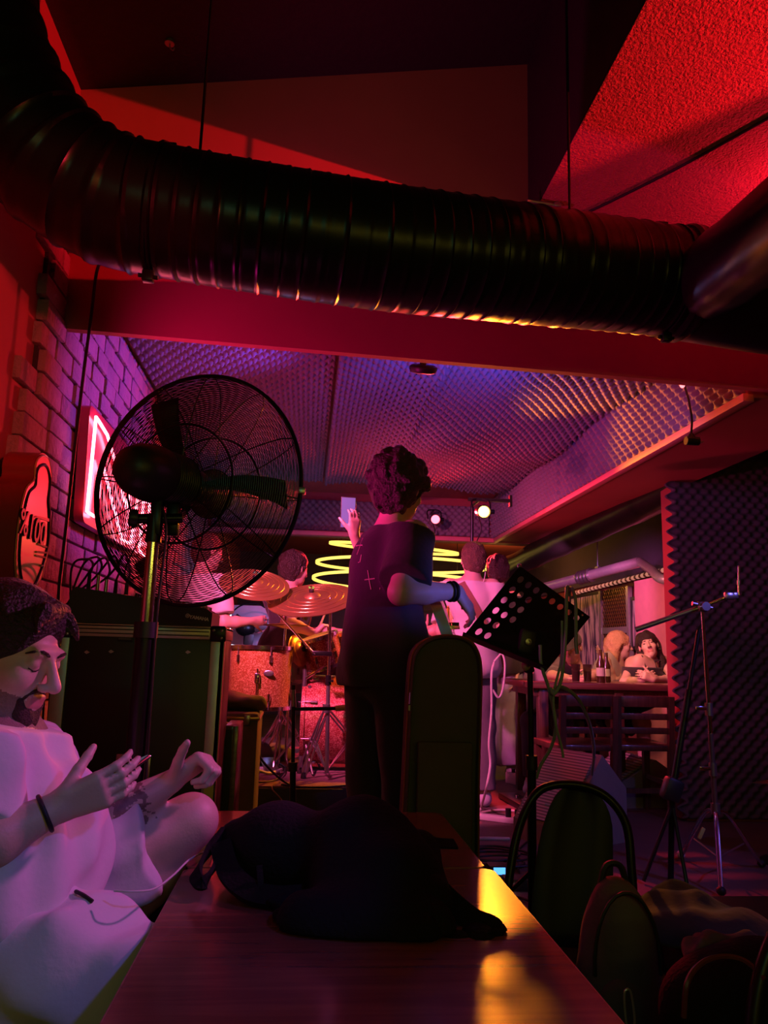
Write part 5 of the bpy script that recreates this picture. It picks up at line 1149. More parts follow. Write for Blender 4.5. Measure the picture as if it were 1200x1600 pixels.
# ------------------------------------------------------------------ floor monitors
M['monitor_grey'] = mat('monitor_grey', (.26, .22, .21), .7, bump=.1, bscale=90)
def grille_mat():
    m = mat('monitor_grille', (.42, .36, .33), .5); nt = m.node_tree; N = nt.nodes; L = nt.links
    tc = N.new('ShaderNodeTexCoord'); wv = N.new('ShaderNodeTexWave'); wv.bands_direction = 'Z'; wv.inputs['Scale'].default_value = 22
    L.new(tc.outputs['Object'], wv.inputs['Vector']); cr = N.new('ShaderNodeValToRGB'); cr.color_ramp.elements[0].color = (.10, .08, .08, 1); cr.color_ramp.elements[1].color = (.50, .42, .38, 1)
    L.new(wv.outputs['Fac'], cr.inputs[0]); L.new(cr.outputs[0], N['Principled BSDF'].inputs['Base Color']); return m
M['monitor_grille'] = grille_mat()
ap = Vector(aY(941, 1180, 4.35))
def wedgebox(label, ap, w, rz, h, L_):
    """wedge speaker: sloping front faces local -x; apex edge at height h; w is its width"""
    R_ = Matrix.Rotation(rz, 3, 'Z'); o = Vector((ap.x, ap.y, UP))
    prof_ = [(-L_, 0), (.20, 0), (.20, h*.60), (.0, h), (-L_, h*.22)]
    t = T('floor_monitor', label, 'speaker', o)
    P0 = [o+R_ @ Vector((a, 0, b)) for a, b in prof_]; mb = MB().prism(P0, R_ @ Vector((0, w, 0)))
    O('cabinet', mb, 'monitor_grey', t)
    sl = Vector((-L_, 0, h*.22)); s2 = Vector((0, 0, h)); nn = Vector((-(s2-sl).z, 0, (s2-sl).x)).normalized()
    g_ = [sl.lerp(s2, .04)+nn*.004, sl.lerp(s2, .96)+nn*.004]
    O('grille', MB().prism([o+R_ @ (g_[0]+Vector((0, .03, 0))), o+R_ @ (g_[1]+Vector((0, .03, 0))), o+R_ @ (g_[1]+Vector((0, w-.03, 0))), o+R_ @ (g_[0]+Vector((0, w-.03, 0)))], R_ @ (nn*.012)), 'monitor_grille', t)
    O('handle', MB().tube(catmull([o+R_ @ Vector((.205, w*.35, h*.35)), o+R_ @ Vector((.235, w*.4, h*.35)), o+R_ @ Vector((.235, w*.6, h*.35)), o+R_ @ Vector((.205, w*.65, h*.35))], 5), .01, 8), 'black_plastic', t)
    for a, b in ((-L_+.05, .04), (.15, .04), (-L_+.05, w-.04), (.15, w-.04)): O('foot', MB().cyl(o+R_ @ Vector((a, b, .0)), o+R_ @ Vector((a, b, .012)), .02, n=10), 'rubber', t)
    return t
wedgebox('floor monitor speaker with a ribbed front behind the metal chair', Vector((ap.x, 4.35, 0)), .40, .5, ap.z-UP, .30)
ap2 = Vector(aY(1033, 1187, 5.45))
wedgebox('floor monitor speaker beside the foam pier, behind the folded stand', Vector((ap2.x-.05, 5.42, 0)), .5, .15, ap2.z-UP, .46)

# ------------------------------------------------------------------ pedals, cables and small devices on the stage floor
def pedal(px, py, s_, label, m, rz=.2, knobs=3):
    q = Vector(aZ(px, py, UP)); t = T('effect_pedal', label, 'pedal', q)
    R_ = Matrix.Rotation(rz, 3, 'Z')
    O('box', MB().box(q+Vector((0, 0, .025*s_+.001)), (.11*s_, .15*s_, .05*s_), rot=R_, bev=.006), m, t)
    for k in range(knobs): O('knob', MB().cyl(q+R_ @ Vector((-.03*s_+.03*s_*k, .045*s_, .05*s_)), q+R_ @ Vector((-.03*s_+.03*s_*k, .045*s_, .068*s_)), .009*s_, n=10), 'black_plastic', t)
    O('foot_switch', MB().cyl(q+R_ @ Vector((0, -.04*s_, .05*s_)), q+R_ @ Vector((0, -.04*s_, .066*s_)), .011*s_, n=10), 'chrome', t)
M['pedal_pink'] = mat('pedal_pink', (.55, .32, .32), .4)
pedal(820, 1226, 1.7, 'large pinkish effect pedal behind the music stand pole', 'pedal_pink', .5)
pedal(858, 1228, 1.5, 'dark effect pedal right of the music stand pole', 'steel', .3)
q = aZ(800, 1252, UP); q2 = aZ(836, 1272, UP)
t = T('pedal_board', 'long narrow dark pedal board on the stage floor left of the music stand pole', 'pedal board', (q+q2)/2)
ang = math.atan2(q2[1]-q[1], q2[0]-q[0])
O('frame', MB().box((q+q2)/2+V3(0, 0, .022), (float(np.linalg.norm(q2-q))*1.5, .13, .04), rot=(0, 0, ang), bev=.006), 'black_metal', t)
for k in (-.12, .0, .12): O('switch', MB().cyl((q+q2)/2+V3(k*math.cos(ang), k*math.sin(ang), .04), (q+q2)/2+V3(k*math.cos(ang), k*math.sin(ang), .058), .012, n=10), 'chrome', t)
q = aZ(778, 1372, UP); t = T('wireless_receiver', 'small receiver with a glowing blue display on the floor beyond the tables', 'receiver', q)
O('body', MB().box(q+V3(0, .02, .03), (.09, .08, .055), bev=.006), 'black_plastic', t)
O('display', MB().box(q+V3(.002, -.022, .036), (.055, .004, .03)), 'tuner_blue', t, 'glowing blue display')
q = aZ(803, 1392, UP); t = T('power_supply', 'small black power supply with a red-white light on the floor beside the chair', 'power supply', q)
O('body', MB().box(q+V3(.02, .03, .025), (.12, .09, .05), bev=.006), 'black_plastic', t)
M['led'] = mat('led', (1, .6, .6), emit=(1, .5, .45), estr=6)
O('indicator', MB().ell(q+V3(-.0, -.018, .03), (.005, .005, .005), n=10), 'led', t)
q = aZ(780, 1284, UP); t = T('floor_power_strip', 'pale power strip among the cables on the stage floor', 'power strip', q)
O('body', MB().box(q+V3(0.0, .0, .018), (.30, .055, .035), rot=(0, 0, -.55), bev=.008), 'white_plastic', t)
for k in range(3): O('plug', MB().cyl(q+V3(.05+.05*k, -.03-.03*k, .035), q+V3(.05+.05*k, -.03-.03*k, .085), .018), 'black_plastic', t)
g = 'pale cables on the stage floor'
cable('cable', 'pale guitar cable hanging from the guitarist and looping across the stage floor', [aY(773, 1032, 5.1), aY(768, 1055, 5.05), aY(768, 1110, 5.05), aY(764, 1160, 5.05), aY(766, 1195, 5.05), aY(760, 1230, 4.95), aZ(752, 1262, UP+.01), aZ(750, 1272, UP+.01), aZ(770, 1278, UP+.01), aZ(800, 1282, UP+.012), aZ(828, 1290, UP+.01)], .008, 'cable_white', group=g)
cable('cable', 'short pale cable loop hanging at the hip of the guitarist', [aY(772, 1034, 5.08), aY(784, 1022, 5.08), aY(789, 1040, 5.06), aY(786, 1075, 5.06), aY(779, 1090, 5.05), aY(770, 1078, 5.05)], .007, 'cable_white', group=g)
cable('cable', 'pale cable curling over the stage floor near the pedals', [aZ(742, 1272, UP+.01), aZ(775, 1266, UP+.012), aZ(806, 1268, UP+.012), aZ(803, 1280, UP+.014), aZ(812, 1288, UP+.012), aZ(830, 1288, UP+.01)], .008, 'cable_white', group=g)
cable('cable', 'flat strip of cable along the stage floor below the pale loops', [aZ(735, 1311, UP+.008), aZ(760, 1310, UP+.008), aZ(796, 1311, UP+.008)], .010, 'cable_white', group=g)
rb = random.Random(5)
for k in range(5):
    c0 = aZ(770+rb.uniform(-12, 14), 1338+rb.uniform(-8, 8), UP+.01+.012*k); rr0 = rb.uniform(.13, .22); ph = rb.uniform(0, 6)
    pts = [c0+V3(rr0*math.cos(ph+a)*(1+.1*math.sin(3*a)), rr0*.8*math.sin(ph+a), .004*math.sin(2*a)) for a in np.linspace(0, 9.5, 26)]
    cable('cable', 'loose coils of dark cable heaped on the stage floor beyond the table corner', pts, .0055, 'cable_black', n=4, group='heap of coiled dark cables beyond the table')
cable('cable', 'dark cable leading from the pedals towards the metal chair', [aZ(842, 1262, UP+.01), aZ(838, 1300, UP+.01), aZ(810, 1330, UP+.01), aZ(815, 1370, UP+.01), aZ(850, 1385, UP+.01)], .006)
cable('cable', 'black cable coiling on the floor behind the metal chair', [aZ(790, 1400, UP+.01), aZ(820, 1405, UP+.01), aZ(845, 1420, UP+.01), aZ(825, 1432, UP+.01), aZ(800, 1420, UP+.01)], .006)
cable('cable', 'pale curved cable lying over the floor monitor behind the metal chair', [aY(852, 1257, 3.95), aY(872, 1260, 3.9), aY(892, 1254, 3.9), aY(905, 1240, 3.95), aY(912, 1228, 4.0)], .007, 'cable_teal')

# ------------------------------------------------------------------ tall table and chairs on the right
TTZ = float(aY(940, 1068, 5.45)[2]); tx0 = float(aY(826, 1070, 5.45)[0]); tx1 = 3.15
t = T('long_table', 'long brown wooden table with seated guests on the right', 'table', ((tx0+tx1)/2, 5.85, UP))
O('tabletop', MB().box2((tx0, 5.45, TTZ-.045), (tx1, 6.15, TTZ), bev=.006), 'bar_wood', t)
O('apron', MB().box2((tx0+.06, 5.50, TTZ-.10), (tx1-.06, 6.10, TTZ-.045)), 'dark_wood', t)
for x_ in (tx0+.12, 2.27, tx1-.12):
    for y_ in (5.52, 6.08): O('leg', MB().box2((x_-.035, y_-.035, UP), (x_+.035, y_+.035, TTZ-.045), bev=.004), 'dark_wood', t)
def woodchair(x, y, rz, label):
    t = T('wooden_chair', label, 'chair', (0, 0, 0), 'wooden chairs at the long table')
    O('seat', MB().box((0, 0, .45), (.42, .42, .04), bev=.01), 'dark_wood', t)
    for sx in (-1, 1):
        O('leg', MB().box2((sx*.18-.02, .16, 0), (sx*.18+.02, .20, .44)), 'dark_wood', t)
        O('back_post', MB().hexa([(sx*.18-.02, -.2, 0), (sx*.18+.02, -.2, 0), (sx*.18+.02, -.16, 0), (sx*.18-.02, -.16, 0), (sx*.18-.018, -.25, .78), (sx*.18+.018, -.25, .78), (sx*.18+.018, -.215, .78), (sx*.18-.018, -.215, .78)]), 'dark_wood', t)
    for z_ in (.56, .65, .745): O('back_slat', MB().box((0, -.18-.062*z_, z_), (.34, .018, .04 if z_ < .7 else .07), bev=.004), 'dark_wood', t)
    O('stretcher', MB().box((0, -.18, .18), (.33, .02, .03)).box((-.18, 0, .22), (.02, .34, .03)).box((.18, 0, .22), (.02, .34, .03)), 'dark_wood', t)
    t.location = (x, y, UP); t.rotation_euler = (0, 0, rz); return t
p = aY(915, 1150, 5.2); woodchair(p[0]-.10, 5.15, .1, 'dark wooden chair at the left end of the long table, behind the music stand')
p = aY(1030, 1150, 5.2); woodchair(p[0]-.20, 5.2, .0, 'dark wooden chair at the right of the long table, in front of the blond woman')
def bottle(px, label, h_=.24, Y=5.62):
    q = aY(px, 1066, Y); q[2] = TTZ; t = T('beer_bottle', label, 'bottle', q)
    O('glass', MB().lathe([(.03, 0), (.032, .01), (.032, h_*.55), (.014, h_*.75), (.013, h_), (.012, h_)], q, (0, 0, 1), 18), 'bottle', t)
    O('label', MB().lathe([(.0325, h_*.2), (.0325, h_*.45)], q, (0, 0, 1), 18), 'cream_cloth', t)
bottle(939, 'brown beer bottle standing on the long table right of the man in grey')
bottle(948, 'second brown bottle on the long table, nearer the blond woman', .22, 5.75)
for i, (px, lb) in enumerate(((900, 'drinking glass in front of the man in grey'), (918, 'drinking glass right of the hands of the man in grey'))):
    q = aY(px, 1066, 5.58+.06*i); q[2] = TTZ; t = T('drinking_glass', lb, 'glass', q)
    O('cup', MB().lathe([(.026, 0), (.034, .13), (.032, .13), (.025, .008), (0, .008)], q, (0, 0, 1), 18), 'glass', t)
    O('drink', MB().lathe([(.024, .009), (.029, .08), (0, .08)], q, (0, 0, 1), 18), 'strap', t)
q = aY(842, 1063, 5.7); q[2] = TTZ
t = T('lamp_shade_box', 'small pale cone-shaped holder at the left end of the long table', 'table holder', q)
t.name = 'menu_holder'
O('card', MB().prism([q+V3(-.06, 0, .001), q+V3(.06, 0, .001), q+V3(.03, 0, .10), q+V3(-.02, 0, .12)], (0, .05, 0)), 'cream_cloth', t)
q = aY(1198, 1222, 4.0)
cymbal('cymbal cut off by the right edge of the picture, on a low stand', (q[0]+.10, 4.0, q[2]), (.05, .12, .99), .16)
o = bpy.data.objects[[o.name for o in bpy.data.objects if o.name.startswith('cymbal') and o.parent is None][-1]]
O('stand_rod', MB().cyl((q[0]+.10, 4.0, UP), (q[0]+.10, 4.0, q[2]+.05), .009), 'steel', o)
O('stand_foot', MB().lathe([(.14, 0), (.14, .012), (.02, .03)], (q[0]+.10, 4.0, UP)), 'black_metal', o)
# ================================================================== people
def nrm(v): v = np.array(v, float); return v/max(np.linalg.norm(v), 1e-9)
def skel(pos, fwd_deg, H=1.75, sit=None):
    """joints in world space; fwd_deg = direction the person faces, 0 = +x, 90 = away from the camera"""
    a = math.radians(fwd_deg); f = V3(math.cos(a), math.sin(a), 0); r = V3(math.sin(a), -math.cos(a), 0); s = H/1.75
    W = lambda x, y, z: np.array(pos, float)+s*(r*x+f*y+V3(0, 0, z))
    dz = 0 if sit is None else sit/s-.92+.06
    J = dict(pelvis=W(0, -.01, .95+dz), waist=W(0, 0, 1.10+dz), chest=W(0, .0, 1.30+dz), neck=W(0, -.03, 1.46+dz), head=W(0, .03, 1.635+dz))
    for sd, k in (('R', 1), ('L', -1)):
        J['sh'+sd] = W(.175*k, -.015, 1.415+dz); J['el'+sd] = W(.235*k, -.05, 1.13+dz); J['wr'+sd] = W(.25*k, .08, .90+dz)
        J['hip'+sd] = W(.085*k, 0, .92+dz)
        if sit is None: J['kn'+sd] = W(.10*k, .025, .50); J['an'+sd] = W(.10*k, -.02, .085); J['to'+sd] = W(.12*k, .15, .035)
        else: J['kn'+sd] = W(.12*k, .42, sit/s+.06); J['an'+sd] = W(.12*k, .40, .085); J['to'+sd] = W(.13*k, .56, .035)
    J['f'] = f; J['u'] = V3(0, 0, 1); J['r'] = r; J['s'] = s
    return J
def headframe(J):
    f = nrm(J['f']); r = nrm(np.cross(f, J['u'])); u = np.cross(r, f); return f, r, u
def head_prims(J, jaw=1.0):
    f, r, u = headframe(J); C = J['head']; s = J['s']; R_ = np.stack([r, f, u], 1)
    P = lambda x, y, z: C+s*(r*x+f*y+u*z)
    E_ = lambda x, y, z, a, b, c_, k=.02: ell(P(x, y, z), (a*s, b*s, c_*s), R_, k)
    pr = [E_(0, -.018, .035, .074, .094, .082), E_(0, .030, -.030, .058*jaw, .060, .085, .03), E_(0, .036, -.078, .044*jaw, .046, .034, .03), E_(0, .070, -.098, .020, .020, .018, .02),
          cone(P(-.032, .082, .022), P(.032, .082, .022), .011*s, .011*s, .015), cone(P(0, .092, .010), P(0, .117, -.030), .0075*s, .0125*s, .012), E_(-.012, .103, -.036, .009, .011, .008, .006), E_(.012, .103, -.036, .009, .011, .008, .006),
          E_(-.038, .062, -.026, .024, .024, .022), E_(.038, .062, -.026, .024, .024, .022)]
    for k in (-1, 1):
        pr.append(sub(P(.031*k, .101, .003), (.017*s, .015*s, .0115*s), R_, .008)); pr.append(E_(.031*k, .078, .002, .0125, .0125, .0115, .003))
        pr.append(E_(.077*k, -.008, -.004, .011, .020, .031, .008)); pr.append(sub(P(.088*k, -.004, .0), (.006*s, .010*s, .016*s), R_, .004))
    pr += [cone(P(-.018, .089, -.058), P(.018, .089, -.058), .0068*s, .0068*s, .006), cone(P(-.015, .087, -.070), P(.015, .087, -.070), .0082*s, .0082*s, .006)]
    pr.append(cone(P(0, -.025, -.06), J['neck'], .050*s, .056*s, .03))
    return pr, P, R_
def hand(w_, d, n_, t_, curl=(.3, .4, .3), spread=.12, s=1.0, thumb=(.55, .2), curls=None):
    """palm + five fingers; d = finger direction, n_ = the way the palm faces, t_ = thumb side"""
    d = nrm(d); n_ = nrm(np.array(n_)-d*np.dot(n_, d)); t0 = nrm(np.cross(d, n_)); t0 = t0 if np.dot(t0, t_) > 0 else -t0
    pr = []
    for o_ in (-.024, -.008, .008, .024): pr.append(cone(w_+d*.010*s+t0*o_*.6*s, w_+d*.078*s+t0*o_*s, .0150*s, .0125*s, .012))
    for i, (o_, L_) in enumerate(((.027, .080), (.009, .090), (-.009, .084), (-.026, .066))):
        p = w_+d*.080*s+t0*o_*s; dd = nrm(d+t0*o_/.027*spread); ang = 0; c_ = curls[i] if curls else curl; rad = (.0092, .0083, .0074, .0064) if i < 3 else (.0080, .0072, .0064, .0056)
        for k, fr in enumerate((.45, .31, .24)):
            ang += c_[k]; q = p+(dd*math.cos(ang)+n_*math.sin(ang))*L_*fr*s; pr.append(cone(p, q, rad[k]*s, rad[k+1]*s, .004)); p = q
    p = w_+d*.022*s+t0*.022*s; a1 = nrm(d*.65+t0*thumb[0]+n_*thumb[1]); q = p+a1*.045*s; pr.append(cone(p, q, .014*s, .0108*s, .010))
    a2 = nrm(a1+d*.25+n_*thumb[1]*.6); q2 = q+a2*.032*s; pr.append(cone(q, q2, .0105*s, .0092*s, .004)); pr.append(cone(q2, q2+nrm(a2+n_*.15)*.024*s, .0092*s, .0072*s, .004))
    return pr
def body_prims(J, g=1.0, hands=None, belly=0.0, arm=1.0, feet=True):
    s = J['s']; up = nrm(J['neck']-J['pelvis']); r = nrm(J['shR']-J['shL']); fw = nrm(np.cross(up, r)); R_ = np.stack([r, fw, up], 1)
    pr = [ell(J['pelvis'], (.165*s*g, .115*s*g, .12*s), R_, .06), ell((J['waist']+J['pelvis'])/2, (.145*s*g, .105*s*g, .14*s), R_, .06), ell(J['chest'], (.165*s*g, .115*s*g, .19*s), R_, .07),
          cone(J['shL'], J['shR'], .058*s, .058*s, .05), cone(J['chest']+up*.10*s, J['neck'], .085*s, .056*s, .05)]
    if belly: pr.append(ell(J['waist']+fw*.06*s, (.14*s*g, .10*s*(1+belly), .14*s), R_, .07))
    for sd in 'RL':
        pr += [cone(J['sh'+sd], J['el'+sd], .052*s*arm, .041*s*arm, .03), cone(J['el'+sd], J['el'+sd]*.6+J['wr'+sd]*.4, .041*s*arm, .040*s*arm, .02), cone(J['el'+sd]*.6+J['wr'+sd]*.4, J['wr'+sd], .040*s*arm, .027*s, .02)]
        pr += [cone(J['hip'+sd], J['kn'+sd], .085*s*g, .056*s, .04), cone(J['kn'+sd], J['kn'+sd]*.65+J['an'+sd]*.35, .056*s, .054*s, .03), cone(J['kn'+sd]*.65+J['an'+sd]*.35, J['an'+sd], .054*s, .038*s, .03)]
        if feet: pr += [cone(J['an'+sd], J['to'+sd], .040*s, .030*s, .02)]
        hk = (hands or {}).get(sd)
        if hk is None:
            d = nrm(J['wr'+sd]-J['el'+sd]); pr += hand(J['wr'+sd], d, -r if sd == 'R' else r, fw, s=s)
        elif hk != 0: pr += hand(J['wr'+sd], **{'s': s, **hk})
    return pr, R_, fw, r, up
def shirt_prims(J, g=1.0, inf=.022, sleeve=.5, hem=None, belly=0.0, low=0.0, arm=1.0, drape=.03, neck=.2):
    s = J['s']; up = nrm(J['neck']-J['pelvis']); r = nrm(J['shR']-J['shL']); fw = nrm(np.cross(up, r)); R_ = np.stack([r, fw, up], 1); i = inf
    pr = [ell(J['chest'], (.165*s*g+i, .115*s*g+i, .19*s+i), R_, .07), ell((J['waist']+J['pelvis'])/2, (.155*s*g+i+drape, .115*s*g+i+drape, .16*s+i), R_, .08), cone(J['shL'], J['shR'], .058*s+i*.6, .058*s+i*.6, .05), cone(J['chest']+up*.10*s, J['neck'], .095*s+i*.3, .060*s+i*.3, .05)]
    b = J['pelvis']-up*low
    pr += [ell(b, (.165*s*g+i+drape, .118*s*g+i+drape, .13*s), R_, .08)]
    if belly: pr.append(ell(J['waist']+fw*.06*s, (.15*s*g+i, .10*s*(1+belly)+i, .15*s), R_, .07))
    for sd in 'RL':
        a = J['sh'+sd]; e = J['el'+sd]
        if sleeve <= 1:
            q = a+(e-a)*sleeve; n_ = nrm(e-a); pr.append(cone(a, q+n_*.05, .056*s*arm+i, (.05*arm+.008)*s+i*1.1, .03, [(q, n_)]))
        else:
            q = e+(J['wr'+sd]-e)*(sleeve-1); n_ = nrm(J['wr'+sd]-e); pr += [cone(a, e, .054*s+i, .047*s+i*.8, .03), cone(e, q+n_*.04, .046*s+i*.8, .034*s+i*.7, .02, [(q, n_)])]
    cuts = [(J['pelvis']-up*(hem if hem is not None else .10)*s, -up), (J['neck']+up*.002*s-fw*.0, nrm(up*1.0+fw*neck))]
    return pr, cuts
def trouser_prims(J, inf=.014, frac=1.0, g=1.0, wide=0.0):
    s = J['s']; up = nrm(J['neck']-J['pelvis']); r = nrm(J['shR']-J['shL']); fw = nrm(np.cross(up, r)); R_ = np.stack([r, fw, up], 1); i = inf
    pr = [ell(J['pelvis'], (.165*s*g+i, .115*s*g+i, .125*s+i), R_, .06)]
    for sd in 'RL':
        h_, k, a = J['hip'+sd], J['kn'+sd], J['an'+sd]
        if frac <= 1:
            q = h_+(k-h_)*frac; n_ = nrm(k-h_); pr.append(cone(h_, q+n_*.06, .088*s*g+i, (.088*g*(1-frac)+.058*frac)*s+i+wide, .04, [(q, n_)]))
        else:
            q = k+(a-k)*(frac-1); n_ = nrm(a-k); pr += [cone(h_, k, .088*s*g+i, .060*s+i+wide*.5, .04), cone(k, q+n_*.05, .060*s+i+wide*.5, .045*s+i+wide, .03, [(q, n_)])]
    return pr
def shoe(J, sd, m, t, name='shoe'):
    s = J['s']; a, o = J['an'+sd].copy(), J['to'+sd].copy(); z0 = min(a[2]-.085*s, o[2]-.035*s)
    SO(name, [cone((a[0], a[1], z0+.05*s), (o[0], o[1], z0+.038*s), .046*s, .042*s, .03), cone(a+V3(0, 0, -.02*s), (a[0], a[1], z0+.05*s), .042*s, .046*s, .03)], .008, m, t, cuts=[(V3(0, 0, z0+.002), V3(0, 0, -1)), (V3(0, 0, a[2]+.01), V3(0, 0, 1))])
def hair_prims(J, long=0.0, vol=.012, front=.075, line=0.0, wide=.085):
    f, r, u = headframe(J); C = J['head']; s = J['s']; R_ = np.stack([r, f, u], 1); P = lambda x, y, z: C+s*(r*x+f*y+u*z)
    pr = [ell(P(0, -.022, .040), ((.074+vol)*s, (.094+vol)*s, (.082+vol)*s), R_, .02), ell(P(0, -.05, -.01), ((.070+vol)*s, (.065+vol)*s, (.085+vol)*s), R_, .03)]
    if long:
        pr += [cone(P(-.06, -.055, .0), P(-.065, -.06, -.10-long), .045*s, .035*s, .04), cone(P(.06, -.055, .0), P(.065, -.06, -.10-long), .045*s, .035*s, .04), cone(P(0, -.085, .0), P(0, -.095, -.10-long), .055*s, .045*s, .04)]
    pr.append(sub(P(0, front+.055, -.035+line), (wide*s, .080*s, .105*s), R_, .015))
    for k in (-1, 1): pr.append(sub(P(.085*k, .01, -.03), (.03*s, .028*s, .042*s), R_, .01))
    return pr, P, R_
from mathutils.bvhtree import BVHTree
def surf_pts(ob, pix, lift=.002):
    """points of a surface that the camera ray through a pixel meets, lifted a little"""
    off = np.array(root_loc(ob)); me = ob.data
    bv = BVHTree.FromPolygons([Vector(v.co)+Vector(off) for v in me.vertices], [tuple(p.vertices) for p in me.polygons]); out = []
    for (px, py) in pix:
        h_ = bv.ray_cast(Vector(CAM), Vector(_ray(px, py)).normalized())
        if h_[0] is not None:
            n_ = h_[1] if h_[1].dot(Vector(_ray(px, py))) < 0 else -h_[1]
            out.append(h_[0]+n_*lift)
    return out
def assign(ob, fn, slot):
    me = ob.data; n = len(me.polygons); c_ = np.empty(n*3, np.float32); me.polygons.foreach_get('center', c_); c_ = c_.reshape(-1, 3)+np.array(root_loc(ob))
    mi = np.zeros(n, np.int32); me.polygons.foreach_get('material_index', mi); mi[fn(c_)] = slot; me.polygons.foreach_set('material_index', mi); me.update()

# ------------------------------------------------------------------ the seated man with a phone
J = dict(s=1.02)
J['head'] = aY(13, 1020, 1.70); J['f'] = nrm((.88, -.29, -.25)); J['u'] = nrm((.16, .0, .97))
J['neck'] = aY(-14, 1120, 1.72); J['chest'] = aY(-22, 1232, 1.72); J['waist'] = aY(-8, 1320, 1.70); J['pelvis'] = aY(-25, 1400, 1.70)
J['shR'] = aY(-42, 1188, 1.53); J['elR'] = aY(-75, 1345, 1.46); J['wrR'] = aY(88, 1262, 1.52)
J['shL'] = aY(42, 1185, 1.93); J['elL'] = aY(118, 1305, 1.86); J['wrL'] = aY(266, 1222, 1.93)
J['hipR'] = aY(-30, 1452, 1.58); J['hipL'] = aY(-10, 1410, 1.84)
J['knR'] = V3(-.15, 1.56, .605); J['anR'] = V3(-.17, 1.60, .20); J['toR'] = V3(-.03, 1.62, .15)
J['knL'] = aY(299, 1282, 1.98); J['anL'] = V3(-.50, 1.95, .47); J['toL'] = V3(-.38, 1.97, .42)
hR = dict(d=(.90, .12, .36), n_=(-.28, .92, .25), t_=(-.3, .1, .95), curl=(.30, .45, .35), spread=.04, thumb=(.42, .75))
hL = dict(d=(.78, -.1, .58), n_=(.52, -.35, -.75), t_=(-.5, -.55, .7), curl=(1.3, 1.45, .8), spread=.0, thumb=(.75, -.15), s=1.16)
pr, R_, fw, r, up = body_prims(J, 1.12, {'R': hR, 'L': hL}, belly=.25, arm=1.08)
JH = dict(J); JH['s'] = 1.12; hp, P, HR = head_prims(JH, 1.04); J['s'] = 1.02
man = T('person', 'seated man in a white t-shirt and pale shorts looking down at a phone', 'person', (-.62, 1.7, 0))
body = SO('body', pr+hp, .0048, ['skin', 'ink', 'lip', 'stubble'], man)
M['tattoo'] = mat('tattoo', (.22, .13, .11), .55, var=.75, scale=55)
M['body_lip'] = M['lip']
body.data.materials[1] = M['tattoo']
ea, ew = J['elL'], J['wrL']; ax_ = nrm(ew-ea); Lf = np.linalg.norm(ew-ea)
def tat(c_):
    h_ = (c_-ea) @ ax_; d = np.linalg.norm(c_-ea-h_[:, None]*ax_, axis=1)
    u_ = h_/Lf; q = c_-ea-h_[:, None]*ax_
    blob = np.sin(c_[:, 0]*160+2*np.sin(c_[:, 2]*130))*np.sin(c_[:, 2]*150+1.5*np.sin(c_[:, 0]*90))
    return (d < .055) & (u_ > .36) & (u_ < .74) & (q[:, 1] < .01) & (blob > -.15)
assign(body, tat, 1)
JB, J = J, JH
f_, r_, u_ = headframe(J)
def lips(c_):
    q = (c_-J['head']) @ np.stack([r_, f_, u_], 1)/J['s']; return (np.abs(q[:, 0]) < .024) & (q[:, 1] > .084) & (q[:, 2] > -.078) & (q[:, 2] < -.051)
assign(body, lips, 2)
hpr, HP, _ = hair_prims(J, vol=.013, front=.080, line=.02, wide=.125)
hpr += [cone(HP(-.05, .045, .100), HP(.04, .068, .098), .018, .014, .02), cone(HP(.045, .066, .094), HP(.066, .090, .060), .010, .005, .012), cone(HP(-.045, .066, .094), HP(-.066, .085, .055), .010, .004, .012)]
hpr += [cone(HP(.066*k, -.010, .030), HP(.0695*k, .006, -.022), .017, .010, .012) for k in (-1, 1)]
SO('hair', hpr, .005, 'hair_dark', man, wr=.003, wf=80)
s_ = J['s']
def jaw(c_):
    q = (c_-J['head']) @ np.stack([r_, f_, u_], 1)/J['s']; x, y, z = np.abs(q[:, 0]), q[:, 1], q[:, 2]
    side = (z < -.040-.25*np.maximum(y, 0)) & (z > -.135) & (y > -.012) & (y < .10)
    lipz = (x < .026) & (y > .080) & (z > -.080)
    return side & ~lipz
assign(body, jaw, 3); assign(body, lips, 2)
def radial(ob, C, dirs, lift=.001):
    off = Vector(root_loc(ob)); me = ob.data; bv = BVHTree.FromPolygons([v.co+off for v in me.vertices], [tuple(p.vertices) for p in me.polygons]); out = []
    for d in dirs:
        p = Vector(d); dr = (p-Vector(C)).normalized(); h_ = bv.ray_cast(p+dr*.08, -dr)
        if h_[0] is not None: out.append(h_[0]+dr*lift)
    return out
bpr = [ell(HP(0, .073, -.099), (.034*s_, .027*s_, .031*s_), HR, .015)]
for k in (-1, 1): bpr += [cone(HP(.030*k, .080, -.066), HP(.022*k, .082, -.092), .0065*s_, .011*s_, .012), cone(HP(.046*k, .026, -.088), HP(.014*k, .068, -.110), .016*s_, .020*s_, .015)]
SO('beard', bpr, .0042, 'beard', man, wr=.002, wf=160)
for k in (-1, 1):
    q = radial(body, J['head'], [HP(.013*k, .10, .021), HP(.022*k, .098, .025), HP(.033*k, .092, .027), HP(.044*k, .082, .024), HP(.050*k, .075, .019)])
    O('eyebrow', MB().tube(q, [.0022, .0036, .0036, .003, .0016], 6), 'hair_dark', man)
    q = radial(body, J['head'], [HP(.019*k, .09, -.007), HP(.026*k, .092, -.0105), HP(.034*k, .090, -.0105), HP(.043*k, .083, -.006)], .0005)
    O('eyelash', MB().tube(q, [.001, .0016, .0016, .0012], 5), 'hair_dark', man)
    q = radial(body, J['head'], [HP(.003*k, .10, -.048), HP(.014*k, .097, -.051), HP(.026*k, .088, -.058), HP(.031*k, .08, -.068)], .0)
    O('moustache', MB().tube(q, [.0045, .0045, .0035, .002], 6), 'beard', man)
J = JB
